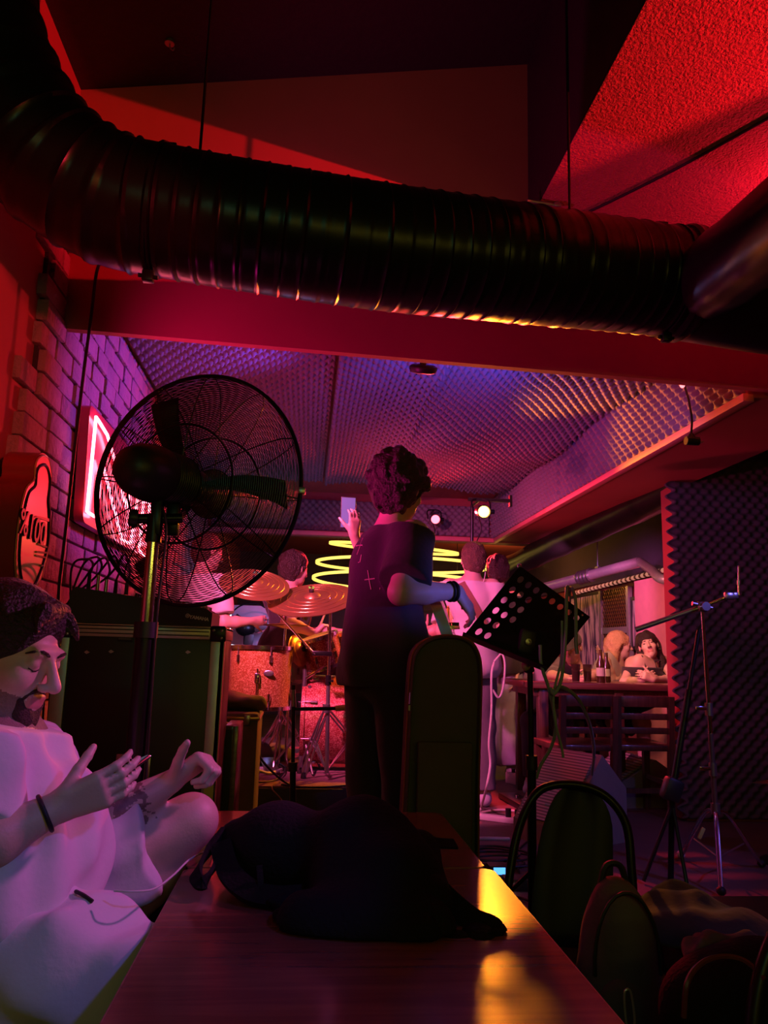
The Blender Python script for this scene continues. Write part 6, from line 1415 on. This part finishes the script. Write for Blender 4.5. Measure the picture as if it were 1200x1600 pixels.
spr, sc = shirt_prims(J, 1.14, .022, .62, hem=.09, belly=.25, arm=1.1, drape=.03, neck=.35)
SO('t_shirt', spr, .006, 'white_cloth', man, cuts=sc, wr=.010, wf=42)
shp = [ell(J['pelvis'], (.19, .15, .15), R_, .06), cone(J['hipR'], J['knR']+nrm(J['knR']-J['hipR'])*.0, .112, .088, .06, [(J['hipR']+(J['knR']-J['hipR'])*.93, nrm(J['knR']-J['hipR']))]),
       cone(J['hipL'], J['knL'], .110, .105, .06, [(J['hipL']+(J['knL']-J['hipL'])*.70, nrm(J['knL']-J['hipL']))]), cone(J['hipL']+V3(.06, -.0, -.05), J['hipL']*.38+J['knL']*.62+V3(0, -.01, -.05), .09, .075, .06, [(J['hipL']+(J['knL']-J['hipL'])*.70, nrm(J['knL']-J['hipL']))]),
       cone(J['hipR']+V3(0, -.02, -.04), J['hipR']*.5+J['knR']*.5+V3(0, -.03, -.03), .10, .085, .06)]
SO('shorts', shp, .006, 'white_cloth', man, wr=.015, wf=40)
shoe(J, 'R', 'sneaker', man); shoe(J, 'L', 'sneaker', man)
w_ = J['wrR']-nrm(J['wrR']-J['elR'])*.02; x_, y_, d_ = frame(J['wrR']-J['elR'])
O('bracelet', MB().tube([Vector(w_)+(x_*math.cos(a)+y_*math.sin(a))*.0325 for a in np.linspace(0, 2*PI, 25)[:-1]], .0042, 8, closed=True), 'rubber', man, 'black cord bracelet')
O('drawstring', MB().tube(catmull([Vector(p) for p in (surf_pts(bpy.data.objects['shorts'], [(118, 1396), (130, 1402), (143, 1411)], .004) or [J['waist'], J['waist']+V3(.03, 0, 0), J['waist']+V3(.05, 0, 0)])], 5), .0035, 6), 'rubber', man)
# the phone he holds
pa, pb = Vector(aY(158, 1232, 1.60)), Vector(aY(211, 1194, 1.66)); ld = (pb-pa).normalized(); sd_ = Vector(_ray(185, 1213)); sd_ = sd_+Vector((-.05, 0, .12)); sd_ = (sd_-ld*sd_.dot(ld)).normalized(); nd = ld.cross(sd_)
RM = Matrix((sd_, ld, nd)).transposed(); pc_ = (pa+pb)/2-ld*.015
t = T('phone', 'smartphone held by the seated man, seen edge-on', 'phone', pc_)
O('body', MB().box(pc_, (.072, .150, .0085), rot=RM, bev=.0038), 'black_plastic', t); O('frame', MB().box(pc_, (.0735, .1515, .0055), rot=RM, bev=.0025), 'chrome', t)
M['screen_dim'] = mat('screen_dim', (.05, .05, .06), .1, emit=(.5, .4, .6), estr=.15)
O('screen', MB().box(pc_+nd*.0046, (.066, .142, .0008), rot=RM), 'screen_dim', t)
cable('charging_cable', 'thin white charging cable running from the lap of the seated man to the table', [aY(178, 1392, 1.55), aY(205, 1393, 1.55), aY(240, 1389, 1.58), aY(270, 1368, 1.65), aY(295, 1344, 1.75), aY(318, 1332, 1.85), aZ(334, 1330, .754), aZ(350, 1333, .754), aZ(420, 1340, .754)], .002, 'cable_white')
t = T('padded_bench', 'dark olive upholstered bench along the left wall under the seated man', 'bench', (-.72, 1.6, 0))
O('cushion', MB().box2((-1.09, .7, .40), (-.42, 1.88, .52), bev=.04), 'olive_cloth', t)
O('base', MB().box2((-1.09, .7, 0), (-.46, 1.88, .40), bev=.01), 'black_paint', t)
O('backrest', MB().box2((-1.095, .7, .52), (-.98, 1.88, .98), bev=.03), 'olive_cloth', t)

# ------------------------------------------------------------------ the bassist
J = skel((.315, 3.02, UP), 33, 1.79)
J['head'] = aY(625, 765, 3.02); J['f'] = nrm((.60, .80, -.12)); J['u'] = V3(.06, 0, 1)
J['neck'] = J['neck']+V3(.03, .02, 0)
J['shR'] = aY(646, 838, 2.88); J['elR'] = aY(626, 926, 2.74); J['wrR'] = aY(714, 924, 2.84)
J['shL'] = V3(.285, 3.14, J['shL'][2]); J['elL'] = V3(.42, 3.36, 1.42); J['wrL'] = V3(.47, 3.52, 1.55)
hk = dict(d=(.45, .10, -.55), n_=(-.6, .5, -.45), t_=(-.3, .6, .4), curl=(.35, .75, .5), spread=.10, thumb=(.7, .5))
pr, R_, fw, r, up = body_prims(J, .96, {'R': hk, 'L': dict(d=(.2, .4, .6), n_=(-.2, .3, -.3), t_=(.3, .6, .4), curl=(.9, .9, .6))}, arm=1.05)
hp, P, HR = head_prims(J)
t = T('person', 'bassist in a loose black t-shirt standing with back half turned, curly dark hair', 'person', (.315, 3.02, UP))
SO('body', pr+hp, .0072, 'skin', t)
hpr, HP, _ = hair_prims(J, vol=.026, front=.080)
rs = random.Random(4)
for k in range(46):
    th = rs.uniform(0, 2*PI); ph = rs.uniform(-.5, 1.45); d = np.array([math.cos(ph)*math.cos(th)*.095, math.cos(ph)*math.sin(th)*.112-.022, math.sin(ph)*.102+.035])
    if d[1] > .055 and d[2] < .06: continue
    hpr.append(ell(HP(*d), (.024+.008*rs.random(),)*3, None, .008))
SO('hair', [p for p in hpr if p[0] != 'sub']+[p for p in hpr if p[0] == 'sub'], .006, 'hair_curl', t, wr=.005, wf=120)
spr, sc = shirt_prims(J, .98, .022, .78, hem=.0, low=.05, arm=1.15, drape=.012)
sc[0] = (V3(0, 0, 1.105), V3(.05, 0, -1))
spr += [cone(J['chest']-fw*.03, J['pelvis']-fw*.035, .12, .13, .08)]
sh = SO('t_shirt', spr, .007, 'black_cloth', t, cuts=sc, wr=.008, wf=20)
SO('trousers', trouser_prims(J, .018, 1.97, 1.08, .015), .009, 'black_cloth', t, wr=.006, wf=26)
shoe(J, 'R', 'black_cloth', t); shoe(J, 'L', 'black_cloth', t)
M['print_pink'] = mat('print_pink', (.60, .34, .38), .6)
prints = [[(573, 802), (566, 820), (559, 838)], [(561, 823), (571, 822)], [(567, 841), (562, 856), (558, 867)], [(557, 853), (567, 852)], [(565, 867), (563, 878), (560, 879)], [(575, 891), (577, 905), (580, 921)], [(570, 906), (586, 904)], [(594, 918), (594, 921)]]
pm = MB()
for ln_ in prints:
    q = surf_pts(sh, ln_, .001)
    if len(q) > 1: pm.tube(q, .0022, 5)
O('shirt_print', pm, 'print_pink', t, 'thin pinkish crosses printed on the back')
w_ = Vector(J['wrR']-nrm(J['wrR']-J['elR'])*.015); x_, y_, d_ = frame(J['wrR']-J['elR'])
bp_ = O('bracelet', MB().tube([w_+(x_*math.cos(a)+y_*math.sin(a))*.034 for a in np.linspace(0, 2*PI, 25)[:-1]], .006, 8, closed=True).tube([w_-d_*.016+(x_*math.cos(a)+y_*math.sin(a))*.035 for a in np.linspace(0, 2*PI, 25)[:-1]], .005, 8, closed=True), 'rubber', t)
# bass guitar: the body is seen edge-on below the hand
ga, gb = Vector(aY(681, 943, 2.98)), Vector(aY(706, 1010, 2.99))
t = T('bass_guitar', 'pale blue bass guitar held by the bassist, seen edge-on', 'guitar', (ga+gb)/2)
gl = (gb-ga).normalized(); gx = Vector((.10, .95, .30)); gx = (gx-gl*gx.dot(gl)).normalized(); gn = gl.cross(gx)
if gn.x < 0: gn = -gn
ol = [(-.20, -.03), (-.17, -.13), (-.06, -.16), (.03, -.12), (.12, -.15), (.20, -.10), (.19, -.03), (.14, .0), (.19, .05), (.20, .13), (.12, .16), (.02, .12), (-.08, .17), (-.18, .13), (-.21, .05)]
gc_ = (ga+gb)/2+gx*.13+gl*.02
O('body', MB().prism([gc_-gn*.02+gx*a+gl*b for a, b in catmull([V3(a, b, 0)[:2] for a, b in ol], 5, True)], gn*.042), 'guitar_blue', t)
nk = [gc_+gx*.16+gn*.01, gc_+gx*.62+gn*.012]
O('neck', MB().hexa([nk[0]-gl*.028-gn*.01, nk[0]+gl*.028-gn*.01, nk[1]+gl*.02-gn*.01, nk[1]-gl*.02-gn*.01, nk[0]-gl*.03+gn*.012, nk[0]+gl*.03+gn*.012, nk[1]+gl*.022+gn*.012, nk[1]-gl*.022+gn*.012]), 'strap', t)
O('headstock', MB().prism([nk[1]-gl*.025, nk[1]+gl*.03, nk[1]+gx*.14+gl*.05, nk[1]+gx*.16-gl*.02], gn*.014), 'strap', t)
for k in range(4):
    O('string', MB().tube([gc_-gx*.14+gl*(-.021+.014*k)+gn*.028, nk[1]+gl*(-.016+.011*k)+gn*.016], .0012, 5), 'steel', t)
    O('tuning_peg', MB().cyl(nk[1]+gx*(.03+.035*k)-gl*.02, nk[1]+gx*(.03+.035*k)-gl*.06, .006).ell(nk[1]+gx*(.03+.035*k)-gl*.07, (.012, .012, .012), n=8), 'chrome', t)
O('bridge', MB().box(gc_-gx*.14+gn*.027, (.05, .05, .012)), 'chrome', t)
O('pickup', MB().box(gc_+gx*.0+gn*.026, (.05, .06, .014)), 'black_plastic', t)
O('knob', MB().cyl(gb+gn*.022-gx*-.03, gb+gn*.04-gx*-.03, .012), 'rubber', t)

# ------------------------------------------------------------------ the guitarist in white
J = skel((1.155, 5.42, UP), 96, 1.82)
J['head'] = aY(739, 876, 5.44); J['f'] = nrm((.02, 1, -.06))
J['shL'] = aY(702, 918, 5.42); J['shR'] = aY(769, 918, 5.40); J['elR'] = aY(787, 985, 5.32); J['wrR'] = aY(752, 1008, 5.72); J['elL'] = aY(690, 985, 5.38); J['wrL'] = aY(664, 985, 5.75)
pr, R_, fw, r, up = body_prims(J, 1.0, {'R': dict(d=(-.5, .3, -.4), n_=(0, -1, 0), t_=(0, .2, 1), curl=(.5, .6, .4)), 'L': dict(d=(-.3, .5, .5), n_=(0, -1, .3), t_=(1, 0, 0), curl=(.8, .8, .5))})
hp, P, HR = head_prims(J)
t = T('person', 'guitarist in a white t-shirt seen from behind with short light brown hair', 'person', (1.155, 5.42, UP))
SO('body', pr+hp, .0095, 'skin', t)
hpr, HP, _ = hair_prims(J, vol=.010, front=.07); SO('hair', hpr, .008, 'hair_brown', t, wr=.003, wf=120)
spr, sc = shirt_prims(J, 1.04, .022, .85, hem=.12, low=.06, drape=.02); SO('t_shirt', spr, .009, 'white_cloth', t, cuts=sc, wr=.006, wf=24)
SO('trousers', trouser_prims(J, .018, 1.97, 1.0, .025), .011, 'grey_cloth', t, wr=.005, wf=26)
shoe(J, 'R', 'sneaker', t); shoe(J, 'L', 'sneaker', t)
O('earphone_wire', MB().tube(catmull([P(.082, -.01, -.01), P(.075, -.03, -.06), P(.07, -.07, -.11), J['neck']+V3(.05, -.07, -.06)], 6), .0035, 6), 'cable_white', t)
gt = T('electric_guitar', 'electric guitar with a brown strap worn by the guitarist in white', 'guitar', (1.25, 5.7, 1.22))
gcen = V3(1.25, 5.66, 1.20); gx_ = nrm((-.92, .1, .30)); gz_ = nrm(np.cross(gx_, (0, 1, 0))); gz_ = gz_ if gz_[2] > 0 else -gz_
O('body', MB().prism([gcen+gx_*a+gz_*b for a, b in catmull([V3(a, b, 0)[:2] for a, b in ol], 4, True)], (0, .042, 0)), 'strap', gt)
O('neck', MB().cyl(gcen+gx_*.16+V3(0, .02, 0), gcen+gx_*.74+V3(0, .02, 0), .022, .018, n=10), 'dark_wood', gt)
O('headstock', MB().box(gcen+gx_*.80+V3(0, .02, 0), (.16, .02, .07), bev=.006), 'dark_wood', gt)
tsh = [o for o in t.children if o.name.startswith('t_shirt')][0]
sp_ = surf_pts(tsh, [(711, 893), (721, 911), (732, 930), (742, 948), (752, 968), (760, 987)], .006)
O('strap', MB().ribbon(sp_, (.85, 0, .5), .055, .004), 'strap', gt, 'brown strap across the back')

# ------------------------------------------------------------------ the man in jeans beyond
J = skel((1.68, 6.65, UP), 85, 1.82); J['head'] = aY(777, 892, 6.65)
J['elR'] = aY(816, 985, 6.6); J['wrR'] = aY(808, 1050, 6.55); J['shR'] = aY(803, 935, 6.62)
pr, R_, fw, r, up = body_prims(J, 1.0); hp, P, HR = head_prims(J)
t = T('person', 'man in pale jeans and a dark top standing beyond the music stand', 'person', (1.68, 6.65, UP))
SO('body', pr+hp, .0115, 'skin', t); hpr, HP, _ = hair_prims(J, vol=.022, front=.07); SO('hair', hpr, .010, 'hair_dark', t, wr=.005, wf=90)
spr, sc = shirt_prims(J, 1.03, .02, .5, hem=.12, low=.05); SO('t_shirt', spr, .011, 'black_cloth', t, cuts=sc, wr=.005)
SO('jeans', trouser_prims(J, .024, 1.96, 1.05, .045), .012, 'jeans', t, wr=.007, wf=24); shoe(J, 'R', 'sneaker', t); shoe(J, 'L', 'sneaker', t)

# ------------------------------------------------------------------ drummer
dc = aY(452, 960, 5.75)
J = skel((dc[0]-.02, 5.75, RISER), 40, 1.76, sit=.58); hd = aY(461, 889, 5.75); dlt = hd-J['head']; J['head'] = hd
for k in ('neck', 'chest', 'shR', 'shL'): J[k] = J[k]+dlt*(1 if k == 'neck' else .9)
J['f'] = nrm((.72, .66, -.15)); J['elR'] = aY(448, 972, 5.50); J['wrR'] = aY(492, 990, 5.45); J['elL'] = J['shL']+V3(.12, .1, -.26); J['wrL'] = aY(520, 985, 5.9)
pr, R_, fw, r, up = body_prims(J, 1.0, {'R': dict(d=(.5, .1, .6), n_=(.5, .2, -.4), t_=(-.3, .2, .8), curl=(.9, .9, .6)), 'L': dict(d=(.8, .1, 0), n_=(0, 0, -1), t_=(-.3, .7, .3), curl=(.9, .9, .6))}); hp, P, HR = head_prims(J)
t = T('person', 'drummer in black seated behind the cymbals, face turned away', 'person', (dc[0], 5.75, RISER))
SO('body', pr+hp, .0105, 'skin', t); hpr, HP, _ = hair_prims(J, vol=.020, front=.075); SO('hair', hpr, .009, 'hair_dark', t, wr=.005, wf=90)
spr, sc = shirt_prims(J, 1.04, .02, .6, hem=.10); SO('t_shirt', spr, .010, 'black_cloth', t, cuts=sc, wr=.005)
SO('trousers', trouser_prims(J, .018, 1.95), .012, 'black_cloth', t); shoe(J, 'R', 'black_cloth', t); shoe(J, 'L', 'black_cloth', t)
wr = J['wrR']; o = O('drumstick', MB().tube([wr+V3(.02, 0, .02), wr+V3(.10, .03, .24), wr+V3(.125, .04, .32)], [.008, .007, .004], 8), 'khaki', loc=wr); tag(o, 'drumstick raised in the right hand of the drummer', 'drumstick')
st = J['pelvis']; t = T('drum_throne', 'round black drum stool under the drummer', 'stool', (st[0], st[1], RISER))
O('cushion', MB().lathe([(.14, 0), (.16, .02), (.16, .06), (.13, .08), (0, .085)], (st[0], st[1], RISER+.43), (0, 0, 1), 28), 'black_cloth', t)
O('post', MB().cyl((st[0], st[1], RISER+.1), (st[0], st[1], RISER+.43), .018), 'steel', t)
for k in range(3): a = .2+2*PI*k/3; O('leg', MB().tube([(st[0], st[1], RISER+.25), (st[0]+.24*math.cos(a), st[1]+.24*math.sin(a), RISER+.012)], .011, 8), 'steel', t)

# ------------------------------------------------------------------ player behind the fan
kc = aY(318, 900, 5.55)
J = skel((kc[0], 5.55, UP+.0), 50, 1.78); hd = aY(326, 862, 5.55); dlt = hd-J['head']; J['head'] = hd
for k in ('neck', 'chest', 'shR', 'shL', 'waist', 'elR', 'elL', 'wrR', 'wrL', 'pelvis', 'hipR', 'hipL'): J[k] = J[k]+dlt*V3(.6, 0, 1)
J['f'] = nrm((.8, .6, -.2)); J['elR'] = J['shR']+V3(.05, -.05, -.28); J['wrR'] = J['elR']+V3(.18, .12, .02)
pr, R_, fw, r, up = body_prims(J, 1.05); hp, P, HR = head_prims(J)
t = T('person', 'player in a pale shirt behind the fan cage, lit bright pink', 'person', (kc[0], 5.55, UP))
SO('body', pr+hp, .0115, 'skin', t); hpr, HP, _ = hair_prims(J, vol=.012, front=.07); SO('hair', hpr, .010, 'hair_brown', t, wr=.004, wf=90)
spr, sc = shirt_prims(J, 1.08, .022, .8, hem=.12, low=.05); SO('shirt', spr, .011, 'white_cloth', t, cuts=sc, wr=.005)
SO('trousers', trouser_prims(J, .018, 1.96), .012, 'grey_cloth', t); shoe(J, 'R', 'sneaker', t); shoe(J, 'L', 'sneaker', t)

# ------------------------------------------------------------------ person filming with a raised phone, hidden behind the bassist
fc = aY(607, 900, 4.05)
J = skel((fc[0], 4.05, UP), 60, 1.62); J['wrL'] = aY(553, 836, 3.90); J['elL'] = aY(584, 912, 3.98); J['shL'] = aY(592, 868, 4.08); J['shR'] = aY(628, 868, 4.0)
J['elR'] = J['shR']+V3(.0, -.02, -.27); J['wrR'] = J['elR']+V3(0, .05, -.22)
pr, R_, fw, r, up = body_prims(J, .85, {'L': dict(d=(.03, -.04, 1), n_=(-.35, .9, 0), t_=(-1, -.3, .2), curl=(.15, .55, .6), spread=.06, thumb=(.6, .35))}); hp, P, HR = head_prims(J)
t = T('person', 'person in a dark jacket behind the bassist, only a raised hand with a phone showing', 'person', (fc[0], 4.05, UP))
SO('body', pr+hp, .0075, 'skin', t); hpr, HP, _ = hair_prims(J); SO('hair', hpr, .010, 'hair_dark', t, wr=.004)
spr, sc = shirt_prims(J, .88, .016, 1.93, hem=.12); SO('jacket', spr, .009, 'black_cloth', t, cuts=sc)
SO('trousers', trouser_prims(J, .014, 1.96, .85), .012, 'black_cloth', t); shoe(J, 'R', 'black_cloth', t); shoe(J, 'L', 'black_cloth', t)
pc_ = Vector(aY(544, 801, 3.985)); t = T('phone', 'phone held up over the crowd left of the head of the bassist', 'phone', pc_)
RM = Euler((.02, .0, .04)).to_matrix()
O('body', MB().box(pc_, (.080, .010, .170), rot=RM, bev=.004), 'black_plastic', t)
M['screen_blue'] = mat('screen_blue', (.06, .06, .12), .1, emit=(.22, .16, .55), estr=.55)
O('screen', MB().box(pc_-Vector((0, .0056, 0)), (.072, .001, .158), rot=RM), 'screen_blue', t, 'dim blue screen of the phone')

# ------------------------------------------------------------------ guests at the long table
J = skel((2.02, 6.35, UP), 250, 1.76, sit=.46); J['head'] = aY(893, 1012, 6.25); J['neck'] = J['head']+V3(.06, .08, -.17); J['f'] = nrm((-.55, -.75, -.38)); J['u'] = nrm((-.2, -.3, 1))
J['chest'] = J['neck']+V3(.04, .06, -.17); J['shR'] = J['neck']+V3(-.15, .06, -.06); J['shL'] = J['neck']+V3(.19, -.0, -.06)
J['elR'] = aY(863, 1056, 6.05); J['wrR'] = aY(892, 1061, 5.85); J['elL'] = aY(930, 1056, 6.08); J['wrL'] = aY(908, 1061, 5.88)
pr, R_, fw, r, up = body_prims(J, 1.05); hp, P, HR = head_prims(J)
t = T('person', 'man in a grey t-shirt and cap leaning on the long table', 'person', (2.02, 6.35, UP))
SO('body', pr+hp, .0095, 'skin_tan', t); spr, sc = shirt_prims(J, 1.1, .022, .8, hem=.1, belly=.2); SO('t_shirt', spr, .010, 'grey_cloth', t, cuts=sc, wr=.005)
SO('cap', [ell(P(0, -.01, .055), (.086, .105, .075), HR, .02), cone(P(-.03, .09, .05), P(.03, .09, .05), .02, .02, .02), ell(P(0, .12, .045), (.06, .06, .012), HR, .02)], .008, 'black_cloth', t, cuts=[(P(0, 0, .03), -headframe(J)[2])])
SO('trousers', trouser_prims(J, .016, 1.95), .012, 'black_cloth', t); shoe(J, 'R', 'sneaker', t); shoe(J, 'L', 'sneaker', t)
def guest(loc, face, headpx, label, hairm, top, topm, tilt, wrists, elbows, hY, hands=None, longh=.12, skin='skin', legs='olive_cloth', sho=None, strap=False):
    J = skel(loc, face, 1.66, sit=.46); J['head'] = aY(headpx[0], headpx[1], hY); J['f'] = nrm(tilt[0]); J['u'] = nrm(tilt[1])
    J['neck'] = J['head']+V3(*tilt[2]); J['chest'] = J['neck']*.70+J['pelvis']*.30; J['waist'] = J['neck']*.2+J['pelvis']*.8
    rr_ = nrm(J['shR']-J['shL']); J['shR'] = J['neck']+rr_*.155+V3(0, 0, -.055); J['shL'] = J['neck']-rr_*.155+V3(0, 0, -.055)
    if sho: J['shR'], J['shL'] = (aY(*q) for q in sho)
    if sho: mid = (J['shR']+J['shL'])/2; J['chest'] = mid*.70+J['pelvis']*.30+V3(0, -.09, 0); J['waist'] = mid*.3+J['pelvis']*.7+V3(0, -.03, 0)
    J['elR'], J['elL'] = (aY(*q) for q in elbows); J['wrR'], J['wrL'] = (aY(*q) for q in wrists)
    pr, R_, fw, r, up = body_prims(J, .88, hands, arm=.86); hp, P, HR = head_prims(J, .94)
    t = T('person', label, 'person', loc)
    for k in (-1, 1): pr.append(ell(J['chest']+fw*.085+r*.07*k+up*.02, (.06, .055, .06), None, .04))
    b = SO('body', pr+hp, .0075, [skin, 'lip'], t); f_, r_, u_ = headframe(J)
    assign(b, lambda c_: (lambda q: (np.abs(q[:, 0]) < .022) & (q[:, 1] > .082) & (q[:, 2] > -.079) & (q[:, 2] < -.050))((c_-J['head']) @ np.stack([r_, f_, u_], 1)/J['s']), 1)
    hpr, HP, _ = hair_prims(J, long=longh, vol=.018, front=.085); SO('hair', hpr, .0075, hairm, t, wr=.004, wf=70)
    for k in (-1, 1): SO('eyebrow', [cone(HP(.016*k, .094, .022), HP(.046*k, .083, .024), .004, .003, .004)], .0035, 'hair_dark', t); SO('eye', [ell(HP(.031*k, .0835, .002), (.010, .008, .0055), HR, .003)], .0032, 'ink', t)
    spr, sc = shirt_prims(J, .90, .014 if top == 'tee' else .036, .25 if top == 'tee' else .02, hem=.08, drape=.01)
    if top != 'tee':
        zc = float(aY(1012, 1043, 6.0)[2]); ins = rr_*.03
        spr = [p for p in spr if p[0] == 'ell']+[ell(J['chest'], (.165*.88*J['s']+.016, .115*.88*J['s']+.018, .19*J['s']+.016), R_, .07), cone(J['shL']+rr_*.05, J['shR']-rr_*.05, .058*J['s']+.013, None, .05), cone(J['chest']+up*.10*J['s'], J['neck'], .085*J['s']+.014, .056*J['s']+.014, .05)]+[ell(J['chest']+fw*.085+r*.07*k+up*.02, (.076, .071, .076), None, .04) for k in (-1, 1)]; sc = [sc[0], (V3(0, 0, zc), V3(0, 0, 1.0))]
        sb = MB()
        for k in (-1, 1): sb.tube(radial(b, J['chest'], [V3(*(J['chest']+fw*.22+r*.075*k)*V3(1, 1, 0))+V3(0, 0, zc-.02), V3(*(J['chest']+fw*.20+r*.080*k)*V3(1, 1, 0))+V3(0, 0, zc+.05), V3(*(J['chest']+fw*.14+r*.085*k)*V3(1, 1, 0))+V3(0, 0, zc+.13), J['neck']+r*.085*k+fw*.06+up*.06], .003), .0055, 6)
        O('strap', sb, topm, t)
    SO('top', spr, .0085, topm, t, cuts=sc, wr=.003); SO('shorts', trouser_prims(J, .014, .75, .9), .010, legs, t); shoe(J, 'R', 'sneaker', t); shoe(J, 'L', 'sneaker', t)
    return t, J
guest((2.62, 6.42, UP), 262, (1013, 1009), 'dark-haired woman in a black strap top with clasped hands on the long table', 'hair_dark', 'strap', 'black_cloth', ((-.42, -.86, .22), (-.20, .22, 1), (.045, .075, -.155)),
      ((1002, 1062, 5.92), (1020, 1062, 5.90)), ((975, 1066, 6.05), (1052, 1062, 6.08)), 6.22,
      {'R': dict(d=(.75, -.2, .35), n_=(.2, .8, -.2), t_=(0, 0, 1), curl=(.5, .5, .3)), 'L': dict(d=(-.8, -.15, .35), n_=(-.2, .8, -.1), t_=(0, 0, 1), curl=(.6, .6, .3))}, longh=.10, legs='black_cloth', sho=((988, 1037, 6.2), (1034, 1034, 6.25)))
guest((2.42, 6.82, UP), 300, (968, 1008), 'blond woman in a pale top turned towards the dark-haired woman, one hand raised', 'hair_blond', 'tee', 'cream_cloth', ((.80, -.15, -.05), (0, 0, 1), (-.01, .03, -.17)),
      ((950, 1032, 6.65), (982, 1058, 6.5)), ((956, 1058, 6.7), (972, 1062, 6.65)), 6.78, {'R': dict(d=(-.6, 0, .5), n_=(0, -.5, .6), t_=(.4, 0, .8), curl=(.1, .2, .1), spread=.25), 'L': dict(d=(.8, -.1, .1), n_=(0, 0, -1), t_=(0, -1, 0), curl=(.3, .3, .2))}, longh=.22, legs='khaki')
